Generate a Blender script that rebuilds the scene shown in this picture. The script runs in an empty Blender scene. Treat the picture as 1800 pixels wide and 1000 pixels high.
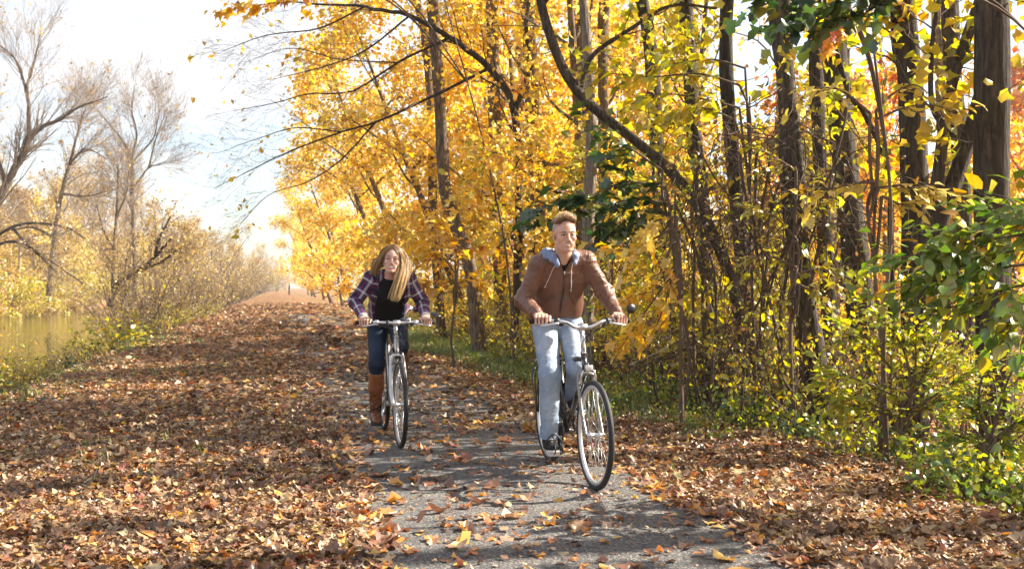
import bpy, bmesh, math, random, os
import numpy as np
from mathutils import Vector, Matrix

scene = bpy.context.scene
COL = scene.collection
RAD = math.radians
rng = np.random.default_rng(11)
F_PX = 1750.0            # focal length in photo pixels (35 mm lens on 36 mm film, 1800 px wide)
CAM_H = 1.28

# path coordinates: u to the right of the path's middle, v along it (away from the camera)
DV = np.array([-0.2281, 0.9736, 0.0]); DU = np.array([0.9736, 0.2281, 0.0]); PO = np.array([1.38, 0.0, 0.0])
def uv(u, v, z=0.0):
    p = PO + DU * u + DV * v
    return np.array([p[0], p[1], z])
def at_px(px, Y, py=None, z=0.0):
    """a real place in the scene from the photo's pixel column and its distance"""
    x = (px - 900.0) / F_PX * Y
    return np.array([x, Y, z if py is None else CAM_H - (py - 504.0) / F_PX * Y])

# ---------------------------------------------------------------- objects
def tag(o, label=None, cat=None, group=None, kind=None):
    if label: o['label'] = label
    if cat: o['category'] = cat
    if group: o['group'] = group
    if kind: o['kind'] = kind
    return o
def empty(name, loc=(0, 0, 0), rz=0.0, parent=None):
    o = bpy.data.objects.new(name, None); COL.objects.link(o)
    o.location = loc; o.rotation_euler = (0, 0, rz); o.empty_display_size = 0.1
    if parent: o.parent = parent
    return o
def link(name, me, parent=None, loc=None, rz=None):
    o = bpy.data.objects.new(name, me); COL.objects.link(o)
    if parent: o.parent = parent
    if loc is not None: o.location = loc
    if rz is not None: o.rotation_euler = (0, 0, rz)
    return o
def copy_tree(o, parent=None):
    c = o.copy(); COL.objects.link(c)
    if parent: c.parent = parent
    for ch in o.children: copy_tree(ch, c)
    return c

# ---------------------------------------------------------------- mesh building
def mesh_np(name, V, faces, mats=(), midx=None, attrs=None, smooth=True):
    """V (n,3); faces: list of int arrays (m,k); attrs: {name: (type, data per vertex)}"""
    me = bpy.data.meshes.new(name)
    V = np.ascontiguousarray(V, np.float32)
    faces = [np.asarray(f, np.int32) for f in faces if len(f)]
    me.vertices.add(len(V)); me.vertices.foreach_set('co', V.ravel())
    nl = sum(f.size for f in faces); npoly = sum(len(f) for f in faces)
    me.loops.add(nl); me.polygons.add(npoly)
    me.loops.foreach_set('vertex_index', np.concatenate([f.ravel() for f in faces]))
    tot = np.concatenate([np.full(len(f), f.shape[1], np.int32) for f in faces])
    st = np.concatenate([[0], np.cumsum(tot)[:-1]]).astype(np.int32)
    me.polygons.foreach_set('loop_start', st)
    if midx is not None:
        me.polygons.foreach_set('material_index', np.asarray(midx, np.int32))
    me.polygons.foreach_set('use_smooth', np.full(npoly, smooth, bool))
    for m in mats: me.materials.append(m)
    for k, (ty, data) in (attrs or {}).items():
        a = me.attributes.new(k, ty, 'POINT')
        d = np.ascontiguousarray(data, np.float32)
        a.data.foreach_set({'FLOAT': 'value', 'FLOAT_VECTOR': 'vector', 'FLOAT_COLOR': 'color'}[ty], d.ravel())
    me.update(calc_edges=True)
    me.validate()
    return me

class MB:
    """collects shapes and links them as one mesh object"""
    def __init__(s): s.V = []; s.F = []; s.M = []; s.n = 0; s.C = []
    def add(s, V, faces, mi=0, col=None):
        V = np.asarray(V, float).reshape(-1, 3)
        for f in faces:
            f = np.asarray(f, np.int64)
            if len(f): s.F.append(f + s.n); s.M.append(np.full(len(f), mi, np.int32))
        s.V.append(V); s.n += len(V)
        if col is not None: s.C.append(np.broadcast_to(np.asarray(col, float), (len(V), 4)))
        return s
    def build(s, name, mats, parent=None, smooth=True, attrs=None, **kw):
        if not isinstance(mats, (list, tuple)): mats = [mats]
        a = dict(attrs or {})
        if s.C: a['col'] = ('FLOAT_COLOR', np.concatenate(s.C))
        # group by face size, keep material order
        ks = {}
        for f, m in zip(s.F, s.M): ks.setdefault(f.shape[1], []).append((f, m))
        fl = []; ml = []
        for k in ks:
            fl.append(np.concatenate([x[0] for x in ks[k]])); ml.append(np.concatenate([x[1] for x in ks[k]]))
        me = mesh_np(name, np.concatenate(s.V), fl, mats, np.concatenate(ml), a, smooth)
        return link(name, me, parent, **kw)

def nrm(v):
    v = np.asarray(v, float); return v / (np.linalg.norm(v, axis=-1, keepdims=True) + 1e-12)
def tube(pts, rad, n=8, cap=True, closed=False):
    P = np.asarray(pts, float); m = len(P)
    r = np.broadcast_to(np.asarray(rad, float), (m,))
    T = np.empty_like(P)
    if closed: T = np.roll(P, -1, 0) - np.roll(P, 1, 0)
    else:
        T[1:-1] = P[2:] - P[:-2]; T[0] = P[1] - P[0]; T[-1] = P[-1] - P[-2]
    T = nrm(T)
    ref = np.array([0, 0, 1.0]) if abs(T[0][2]) < 0.9 else np.array([1.0, 0, 0])
    N = np.empty_like(P); x = nrm(np.cross(T[0], ref))
    for i in range(m):
        x = x - T[i] * np.dot(x, T[i]); x = x / (np.linalg.norm(x) + 1e-12); N[i] = x
    B = np.cross(T, N)
    a = np.arange(n) * 2 * math.pi / n
    V = P[:, None, :] + r[:, None, None] * (N[:, None, :] * np.cos(a)[None, :, None] + B[:, None, :] * np.sin(a)[None, :, None])
    V = V.reshape(-1, 3)
    i = np.arange(m if closed else m - 1)[:, None]; j = np.arange(n)[None, :]
    i2 = (i + 1) % m; j2 = (j + 1) % n
    F = np.stack([i * n + j + 0 * j, i * n + j2, i2 * n + j2, i2 * n + j], -1).reshape(-1, 4)
    fs = [F]
    if cap and not closed:
        fs.append(np.array([np.arange(n)[::-1]])); fs.append(np.array([np.arange(n) + (m - 1) * n]))
    return V, fs
def spline(pts, n=12):
    """Catmull-Rom through the points"""
    P = np.asarray(pts, float)
    if len(P) < 3: 
        t = np.linspace(0, 1, n)[:, None]; return P[0] * (1 - t) + P[-1] * t
    Q = np.vstack([2 * P[0] - P[1], P, 2 * P[-1] - P[-2]])
    out = []
    per = max(2, n // (len(P) - 1))
    for i in range(len(P) - 1):
        t = np.linspace(0, 1, per, endpoint=False)[:, None]
        p0, p1, p2, p3 = Q[i], Q[i + 1], Q[i + 2], Q[i + 3]
        out.append(0.5 * ((2 * p1) + (-p0 + p2) * t + (2 * p0 - 5 * p1 + 4 * p2 - p3) * t ** 2 + (-p0 + 3 * p1 - 3 * p2 + p3) * t ** 3))
    out.append(P[-1:])
    return np.concatenate(out)
def ring(c, R, r, axis='y', n=64, k=10, sq=1.0):
    """torus; axis = wheel axle"""
    a = np.arange(n) * 2 * math.pi / n; b = np.arange(k) * 2 * math.pi / k
    A, B_ = np.meshgrid(a, b, indexing='ij')
    rr = R + r * np.cos(B_); h = r * sq * np.sin(B_)
    X = rr * np.cos(A); Z = rr * np.sin(A)
    V = np.stack([X, h, Z], -1).reshape(-1, 3)
    if axis == 'z': V = V[:, [0, 2, 1]]
    if axis == 'x': V = V[:, [1, 0, 2]]
    i = np.arange(n)[:, None]; j = np.arange(k)[None, :]
    F = np.stack([i * k + j, ((i + 1) % n) * k + j, ((i + 1) % n) * k + (j + 1) % k, i * k + (j + 1) % k], -1).reshape(-1, 4)
    return V + np.asarray(c, float), [F]
def lathe_y(c, prof, n=32):
    """profile of (radius, y) turned about the y axis through c; closed profile"""
    p = np.asarray(prof, float); m = len(p)
    a = np.arange(n) * 2 * math.pi / n
    V = np.stack([p[None, :, 0] * np.cos(a)[:, None], np.broadcast_to(p[None, :, 1], (n, m)), p[None, :, 0] * np.sin(a)[:, None]], -1).reshape(-1, 3)
    i = np.arange(n)[:, None]; j = np.arange(m)[None, :]
    F = np.stack([i * m + j, ((i + 1) % n) * m + j, ((i + 1) % n) * m + (j + 1) % m, i * m + (j + 1) % m], -1).reshape(-1, 4)
    return V + np.asarray(c, float), [F]
def rbox(c, size, bev=0.004, rot=None, seg=2):
    bm = bmesh.new(); bmesh.ops.create_cube(bm, size=1.0)
    for v in bm.verts: v.co = Vector((v.co.x * size[0], v.co.y * size[1], v.co.z * size[2]))
    bmesh.ops.bevel(bm, geom=list(bm.edges), offset=bev, segments=seg, affect='EDGES', profile=0.5)
    bm.verts.ensure_lookup_table()
    V = np.array([v.co[:] for v in bm.verts]); ks = {}
    for f in bm.faces: ks.setdefault(len(f.verts), []).append([v.index for v in f.verts])
    bm.free()
    if rot is not None: V = V @ np.asarray(rot).T
    return V + np.asarray(c, float), [np.array(x) for x in ks.values()]
def ball(c, r, n=12, m=8, rot=None):
    th = np.linspace(0, math.pi, m + 1)[1:-1]; a = np.arange(n) * 2 * math.pi / n
    V = [np.array([[0, 0, 1.0]])]
    for t in th: V.append(np.stack([np.sin(t) * np.cos(a), np.sin(t) * np.sin(a), np.full(n, math.cos(t))], -1))
    V.append(np.array([[0, 0, -1.0]])); V = np.concatenate(V) * np.asarray(r, float)
    if rot is not None: V = V @ np.asarray(rot).T
    j = np.arange(n); j2 = (j + 1) % n
    tri = [np.stack([0 * j, 1 + j, 1 + j2], -1)]
    qs = []
    for i in range(m - 2):
        o = 1 + i * n; qs.append(np.stack([o + j, o + n + j, o + n + j2, o + j2], -1))
    o = 1 + (m - 2) * n; e = 1 + (m - 1) * n
    tri.append(np.stack([0 * j + e, o + j2, o + j], -1))
    return V + np.asarray(c, float), [np.concatenate(tri)] + ([np.concatenate(qs)] if qs else [])
def rot_to(fwd, up=(0, 0, 1)):
    """matrix whose columns are forward, left, up"""
    f = nrm(fwd); l = nrm(np.cross(up, f)); u = np.cross(f, l)
    return np.stack([f, l, u], 1)
def rotm(axis, ang):
    return np.array(Matrix.Rotation(ang, 3, axis))

def hash3(i, j, k, s=0):
    h = (i * 374761393 + j * 668265263 + k * 2147483647 + s * 974711) & 0xffffffff
    h = ((h ^ (h >> 13)) * 1274126177) & 0xffffffff
    return ((h ^ (h >> 16)) & 0xffff) / 65535.0
def vnoise(P, scale=1.0, seed=0):
    """value noise in [-1,1]"""
    Q = np.asarray(P, float) * scale; I = np.floor(Q).astype(np.int64); f = Q - I; f = f * f * (3 - 2 * f)
    out = 0
    for a in (0, 1):
        for b in (0, 1):
            for c in (0, 1):
                w = (f[..., 0] if a else 1 - f[..., 0]) * (f[..., 1] if b else 1 - f[..., 1]) * (f[..., 2] if c else 1 - f[..., 2])
                out = out + w * hash3(I[..., 0] + a, I[..., 1] + b, I[..., 2] + c, seed)
    return out * 2 - 1
# ================================================================= materials
def newmat(name):
    m = bpy.data.materials.new(name); m.use_nodes = True
    nt = m.node_tree; nt.nodes.clear()
    return m, nt, nt.nodes, nt.links
def N(nt, t, **kw):
    n = nt.nodes.new(t)
    for k, v in kw.items():
        if k.startswith('i_'): n.inputs[k[2:].replace('_', ' ')].default_value = v
        else: setattr(n, k, v)
    return n
def ramp(nt, stops, interp='LINEAR'):
    r = nt.nodes.new('ShaderNodeValToRGB'); e = r.color_ramp.elements
    r.color_ramp.interpolation = interp
    while len(e) > 1: e.remove(e[-1])
    e[0].position = stops[0][0]; e[0].color = (*stops[0][1], 1)
    for p, c in stops[1:]:
        x = e.new(p); x.color = (*c, 1)
    return r
def out(nt, sh, disp=None):
    o = nt.nodes.new('ShaderNodeOutputMaterial'); nt.links.new(sh, o.inputs['Surface'])
def mat_plain(name, c, rough=0.5, metal=0.0, var=0.12, nscale=40.0, bump=0.0, bscale=200.0, spec=0.5, coat=0.0):
    """principled surface with a little procedural unevenness"""
    m, nt, ns, lk = newmat(name)
    tc = N(nt, 'ShaderNodeTexCoord'); no = N(nt, 'ShaderNodeTexNoise'); no.inputs['Scale'].default_value = nscale; no.inputs['Detail'].default_value = 4
    lk.new(tc.outputs['Object'], no.inputs['Vector'])
    c = np.asarray(c, float)
    r = ramp(nt, [(0.25, tuple(c * (1 - var))), (0.75, tuple(np.minimum(c * (1 + var), 1)))])
    lk.new(no.outputs['Fac'], r.inputs['Fac'])
    b = N(nt, 'ShaderNodeBsdfPrincipled'); b.inputs['Metallic'].default_value = metal
    b.inputs['Specular IOR Level'].default_value = spec; b.inputs['Coat Weight'].default_value = coat
    lk.new(r.outputs['Color'], b.inputs['Base Color'])
    mr = N(nt, 'ShaderNodeMapRange'); mr.inputs['To Min'].default_value = max(rough - 0.1, 0.03); mr.inputs['To Max'].default_value = min(rough + 0.1, 1)
    lk.new(no.outputs['Fac'], mr.inputs['Value']); lk.new(mr.outputs['Result'], b.inputs['Roughness'])
    if bump > 0:
        n2 = N(nt, 'ShaderNodeTexNoise'); n2.inputs['Scale'].default_value = bscale; n2.inputs['Detail'].default_value = 5
        lk.new(tc.outputs['Object'], n2.inputs['Vector'])
        bp = N(nt, 'ShaderNodeBump'); bp.inputs['Strength'].default_value = bump; bp.inputs['Distance'].default_value = 0.01
        lk.new(n2.outputs['Fac'], bp.inputs['Height']); lk.new(bp.outputs['Normal'], b.inputs['Normal'])
    out(nt, b.outputs['BSDF']); return m
def mat_leaf(name, transl=0.5, rough=0.5, gain=1.0, gloss=0.06):
    """leaf blade: colour from the mesh, light passes through it"""
    m, nt, ns, lk = newmat(name)
    a = N(nt, 'ShaderNodeAttribute'); a.attribute_name = 'col'
    tc = N(nt, 'ShaderNodeTexCoord'); no = N(nt, 'ShaderNodeTexNoise'); no.inputs['Scale'].default_value = 35; no.inputs['Detail'].default_value = 2
    lk.new(tc.outputs['Object'], no.inputs['Vector'])
    hs = N(nt, 'ShaderNodeHueSaturation'); lk.new(a.outputs['Color'], hs.inputs['Color'])
    mr = N(nt, 'ShaderNodeMapRange'); mr.inputs['To Min'].default_value = 0.72 * gain; mr.inputs['To Max'].default_value = 1.28 * gain
    lk.new(no.outputs['Fac'], mr.inputs['Value']); lk.new(mr.outputs['Result'], hs.inputs['Value'])
    d = N(nt, 'ShaderNodeBsdfDiffuse'); lk.new(hs.outputs['Color'], d.inputs['Color'])
    sh = d.outputs['BSDF']
    if transl > 0:
        t = N(nt, 'ShaderNodeBsdfTranslucent')
        h2 = N(nt, 'ShaderNodeHueSaturation'); h2.inputs['Saturation'].default_value = 1.12; h2.inputs['Value'].default_value = 1.25
        lk.new(hs.outputs['Color'], h2.inputs['Color']); lk.new(h2.outputs['Color'], t.inputs['Color'])
        mx = N(nt, 'ShaderNodeMixShader'); mx.inputs['Fac'].default_value = transl
        lk.new(sh, mx.inputs[1]); lk.new(t.outputs['BSDF'], mx.inputs[2]); sh = mx.outputs['Shader']
    if gloss > 0:
        g = N(nt, 'ShaderNodeBsdfGlossy'); g.inputs['Roughness'].default_value = rough; g.inputs['Color'].default_value = (1, 1, 1, 1)
        m2 = N(nt, 'ShaderNodeMixShader'); m2.inputs['Fac'].default_value = gloss
        lk.new(sh, m2.inputs[1]); lk.new(g.outputs['BSDF'], m2.inputs[2]); sh = m2.outputs['Shader']
    out(nt, sh); return m
def mat_bark(name, c0, c1, scale=1.0):
    m, nt, ns, lk = newmat(name)
    tc = N(nt, 'ShaderNodeTexCoord'); mp = N(nt, 'ShaderNodeMapping'); mp.inputs['Scale'].default_value = (34 * scale, 34 * scale, 4.5 * scale)
    lk.new(tc.outputs['Object'], mp.inputs['Vector'])
    no = N(nt, 'ShaderNodeTexNoise'); no.inputs['Scale'].default_value = 1.0; no.inputs['Detail'].default_value = 6; no.inputs['Roughness'].default_value = 0.65; no.inputs['Distortion'].default_value = 0.6
    lk.new(mp.outputs['Vector'], no.inputs['Vector'])
    n3 = N(nt, 'ShaderNodeTexNoise'); n3.inputs['Scale'].default_value = 1.7; n3.inputs['Detail'].default_value = 4
    lk.new(tc.outputs['Object'], n3.inputs['Vector'])
    oi = N(nt, 'ShaderNodeObjectInfo')
    r = ramp(nt, [(0.34, tuple(np.array(c0) * 0.40)), (0.48, c0), (0.66, tuple(np.array(c1) * 1.15))])
    lk.new(no.outputs['Fac'], r.inputs['Fac'])
    mossr = ramp(nt, [(0.52, (0, 0, 0)), (0.7, (1, 1, 1))]); lk.new(n3.outputs['Fac'], mossr.inputs['Fac'])
    mxm = N(nt, 'ShaderNodeMix'); mxm.data_type = 'RGBA'; mxm.inputs['B'].default_value = (0.075, 0.08, 0.045, 1)
    ml = N(nt, 'ShaderNodeMath'); ml.operation = 'MULTIPLY'; ml.inputs[1].default_value = 0.45; lk.new(mossr.outputs['Color'], ml.inputs[0])
    lk.new(ml.outputs[0], mxm.inputs['Factor']); lk.new(r.outputs['Color'], mxm.inputs['A'])
    hs = N(nt, 'ShaderNodeHueSaturation'); lk.new(mxm.outputs['Result'], hs.inputs['Color'])
    mr = N(nt, 'ShaderNodeMapRange'); mr.inputs['To Min'].default_value = 0.75; mr.inputs['To Max'].default_value = 1.25
    lk.new(oi.outputs['Random'], mr.inputs['Value']); lk.new(mr.outputs['Result'], hs.inputs['Value'])
    b = N(nt, 'ShaderNodeBsdfPrincipled'); b.inputs['Roughness'].default_value = 0.88; b.inputs['Specular IOR Level'].default_value = 0.25
    lk.new(hs.outputs['Color'], b.inputs['Base Color'])
    bp = N(nt, 'ShaderNodeBump'); bp.inputs['Strength'].default_value = 1.0; bp.inputs['Distance'].default_value = 0.05
    lk.new(no.outputs['Fac'], bp.inputs['Height']); lk.new(bp.outputs['Normal'], b.inputs['Normal'])
    out(nt, b.outputs['BSDF']); return m
def mat_attr(name, rough=0.5, bump=0.0, bscale=200, spec=0.5, sss=0.0, var=0.1, nscale=60, metal=0.0, aniso=None):
    m, nt, ns, lk = newmat(name)
    a = N(nt, 'ShaderNodeAttribute'); a.attribute_name = 'col'
    tc = N(nt, 'ShaderNodeTexCoord'); no = N(nt, 'ShaderNodeTexNoise'); no.inputs['Scale'].default_value = nscale; no.inputs['Detail'].default_value = 4
    lk.new(tc.outputs['Object'], no.inputs['Vector'])
    hs = N(nt, 'ShaderNodeHueSaturation'); lk.new(a.outputs['Color'], hs.inputs['Color'])
    mr = N(nt, 'ShaderNodeMapRange'); mr.inputs['To Min'].default_value = 1 - var * 2; mr.inputs['To Max'].default_value = 1 + var * 2
    lk.new(no.outputs['Fac'], mr.inputs['Value']); lk.new(mr.outputs['Result'], hs.inputs['Value'])
    b = N(nt, 'ShaderNodeBsdfPrincipled'); b.inputs['Roughness'].default_value = rough; b.inputs['Specular IOR Level'].default_value = spec
    b.inputs['Metallic'].default_value = metal
    lk.new(hs.outputs['Color'], b.inputs['Base Color'])
    if sss > 0:
        b.inputs['Subsurface Weight'].default_value = sss; b.inputs['Subsurface Radius'].default_value = (0.012, 0.005, 0.003); b.inputs['Subsurface Scale'].default_value = 0.6
    if bump > 0:
        n2 = N(nt, 'ShaderNodeTexNoise'); n2.inputs['Scale'].default_value = bscale; n2.inputs['Detail'].default_value = 4
        lk.new(tc.outputs['Object'], n2.inputs['Vector'])
        bp = N(nt, 'ShaderNodeBump'); bp.inputs['Strength'].default_value = bump; bp.inputs['Distance'].default_value = 0.006
        lk.new(n2.outputs['Fac'], bp.inputs['Height']); lk.new(bp.outputs['Normal'], b.inputs['Normal'])
    out(nt, b.outputs['BSDF']); return m
def mat_plaid(name):
    m, nt, ns, lk = newmat(name)
    a = N(nt, 'ShaderNodeAttribute'); a.attribute_name = 'weave'
    sp = N(nt, 'ShaderNodeSeparateXYZ'); lk.new(a.outputs['Vector'], sp.inputs['Vector'])
    navy = (0.012, 0.014, 0.045); mag = (0.30, 0.022, 0.10); wh = (0.62, 0.60, 0.66); pur = (0.10, 0.02, 0.10); gry = (0.16, 0.16, 0.22)
    def bands(o, period, ph):
        ad = N(nt, 'ShaderNodeMath'); ad.operation = 'MULTIPLY_ADD'; ad.inputs[1].default_value = 1 / period; ad.inputs[2].default_value = ph; lk.new(o, ad.inputs[0])
        fr = N(nt, 'ShaderNodeMath'); fr.operation = 'FRACT'; lk.new(ad.outputs[0], fr.inputs[0])
        r = ramp(nt, [(0.0, navy), (0.30, pur), (0.34, mag), (0.40, navy), (0.50, gry), (0.56, wh), (0.68, gry), (0.74, navy), (0.84, mag), (0.90, navy)], 'CONSTANT')
        lk.new(fr.outputs[0], r.inputs['Fac']); return r
    r1 = bands(sp.outputs['X'], 0.115, 0.1); r2 = bands(sp.outputs['Y'], 0.105, 0.35)
    mx = N(nt, 'ShaderNodeMix'); mx.data_type = 'RGBA'; mx.inputs['Factor'].default_value = 0.5
    lk.new(r1.outputs['Color'], mx.inputs['A']); lk.new(r2.outputs['Color'], mx.inputs['B'])
    tc = N(nt, 'ShaderNodeTexCoord'); n2 = N(nt, 'ShaderNodeTexNoise'); n2.inputs['Scale'].default_value = 300
    lk.new(tc.outputs['Object'], n2.inputs['Vector'])
    bp = N(nt, 'ShaderNodeBump'); bp.inputs['Strength'].default_value = 0.25; bp.inputs['Distance'].default_value = 0.004
    lk.new(n2.outputs['Fac'], bp.inputs['Height'])
    b = N(nt, 'ShaderNodeBsdfPrincipled'); b.inputs['Roughness'].default_value = 0.85; b.inputs['Specular IOR Level'].default_value = 0.2
    b.inputs['Sheen Weight'].default_value = 0.15
    lk.new(mx.outputs['Result'], b.inputs['Base Color']); lk.new(bp.outputs['Normal'], b.inputs['Normal'])
    out(nt, b.outputs['BSDF']); return m

M = {}
M['skin'] = mat_attr('skin', rough=0.5, bump=0.12, bscale=350, spec=0.4, sss=0.12, var=0.05, nscale=90)
M['hair'] = mat_attr('hair', rough=0.38, spec=0.6, var=0.1, nscale=80)
M['leather'] = mat_attr('brown_jacket', rough=0.46, bump=0.22, bscale=160, spec=0.5, var=0.09, nscale=22)
M['denim'] = mat_attr('denim', rough=0.9, bump=0.35, bscale=420, spec=0.15, var=0.10, nscale=45)
M['darkdenim'] = mat_attr('dark_denim', rough=0.75, bump=0.3, bscale=420, spec=0.25, var=0.10, nscale=40)
M['boot'] = mat_attr('boot_leather', rough=0.42, bump=0.2, bscale=130, spec=0.5, var=0.16, nscale=30)
M['blackcloth'] = mat_plain('black_cloth', (0.012, 0.012, 0.014), 0.9, bump=0.25, bscale=380, spec=0.2)
M['hoodcloth'] = mat_plain('hood_jersey', (0.19, 0.24, 0.36), 0.92, var=0.1, bump=0.3, bscale=300, spec=0.15)
M['lining'] = mat_plain('hood_lining', (0.55, 0.56, 0.58), 0.92, var=0.1, bump=0.3, bscale=300, spec=0.15)
M['cord'] = mat_plain('cord', (0.62, 0.56, 0.48), 0.85)
M['canvas'] = mat_plain('canvas_shoe', (0.018, 0.017, 0.018), 0.85, bump=0.3, bscale=400, spec=0.25)
M['rubberwhite'] = mat_plain('white_rubber', (0.55, 0.52, 0.47), 0.6, var=0.12, nscale=60)
M['sole'] = mat_plain('dark_sole', (0.02, 0.016, 0.013), 0.7)
M['plaid'] = mat_plaid('plaid_flannel')
M['white'] = mat_plain('eye_white', (0.72, 0.68, 0.65), 0.2, var=0.03)
M['teeth'] = mat_plain('teeth', (0.86, 0.84, 0.80), 0.25, var=0.03)
M['iris'] = mat_plain('iris', (0.022, 0.020, 0.022), 0.15)
M['brow'] = mat_plain('eyebrow', (0.060, 0.032, 0.018), 0.8)
M['lash'] = mat_plain('lash', (0.012, 0.009, 0.008), 0.8)
M['tyre'] = mat_plain('tyre_rubber', (0.017, 0.017, 0.019), 0.68, var=0.25, nscale=30, bump=0.35, bscale=150)
M['alu'] = mat_plain('brushed_aluminium', (0.62, 0.62, 0.63), 0.32, metal=0.85, var=0.08)
M['rim'] = mat_plain('rim_aluminium', (0.66, 0.66, 0.66), 0.36, metal=0.6, var=0.08)
M['steel'] = mat_plain('spoke_steel', (0.68, 0.68, 0.68), 0.3, metal=0.8, var=0.05)
M['blackpaint'] = mat_plain('black_frame_paint', (0.014, 0.013, 0.013), 0.28, var=0.2, coat=0.5)
M['silverpaint'] = mat_plain('silver_frame_paint', (0.50, 0.52, 0.54), 0.3, metal=0.35, var=0.06, coat=0.4)
M['blackplastic'] = mat_plain('black_plastic', (0.016, 0.016, 0.017), 0.45, var=0.15)
M['rubber'] = mat_plain('grip_rubber', (0.014, 0.014, 0.014), 0.8, bump=0.4, bscale=220)
M['chain'] = mat_plain('oily_chain', (0.10, 0.09, 0.08), 0.4, metal=0.8, var=0.3, nscale=150)
M['saddle'] = mat_plain('saddle_vinyl', (0.015, 0.014, 0.014), 0.5, bump=0.2)
M['lamp'] = mat_plain('lamp_lens', (0.72, 0.73, 0.72), 0.18, var=0.05)
M['reflector'] = mat_plain('orange_reflector', (0.60, 0.18, 0.02), 0.25)
M['redreflector'] = mat_plain('red_reflector', (0.45, 0.02, 0.015), 0.25)
M['mirror'] = mat_plain('mirror_glass', (0.8, 0.8, 0.8), 0.05, metal=1.0, var=0.01)
M['cuffleather'] = mat_plain('cuff_leather', (0.15, 0.062, 0.036), 0.5, var=0.15, bump=0.2)
M['denimseam'] = mat_plain('denim_seam', (0.25, 0.34, 0.48), 0.9, bump=0.3, bscale=300, spec=0.15)
M['forkgrey'] = mat_plain('grey_fork_metal', (0.22, 0.22, 0.21), 0.35, metal=0.7, var=0.15)
M['mirrorblack'] = mat_plain('mirror_shell', (0.006, 0.006, 0.006), 0.35, var=0.1)
M['rimgrey'] = mat_plain('grey_rim', (0.30, 0.30, 0.31), 0.4, metal=0.6, var=0.1)
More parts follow.
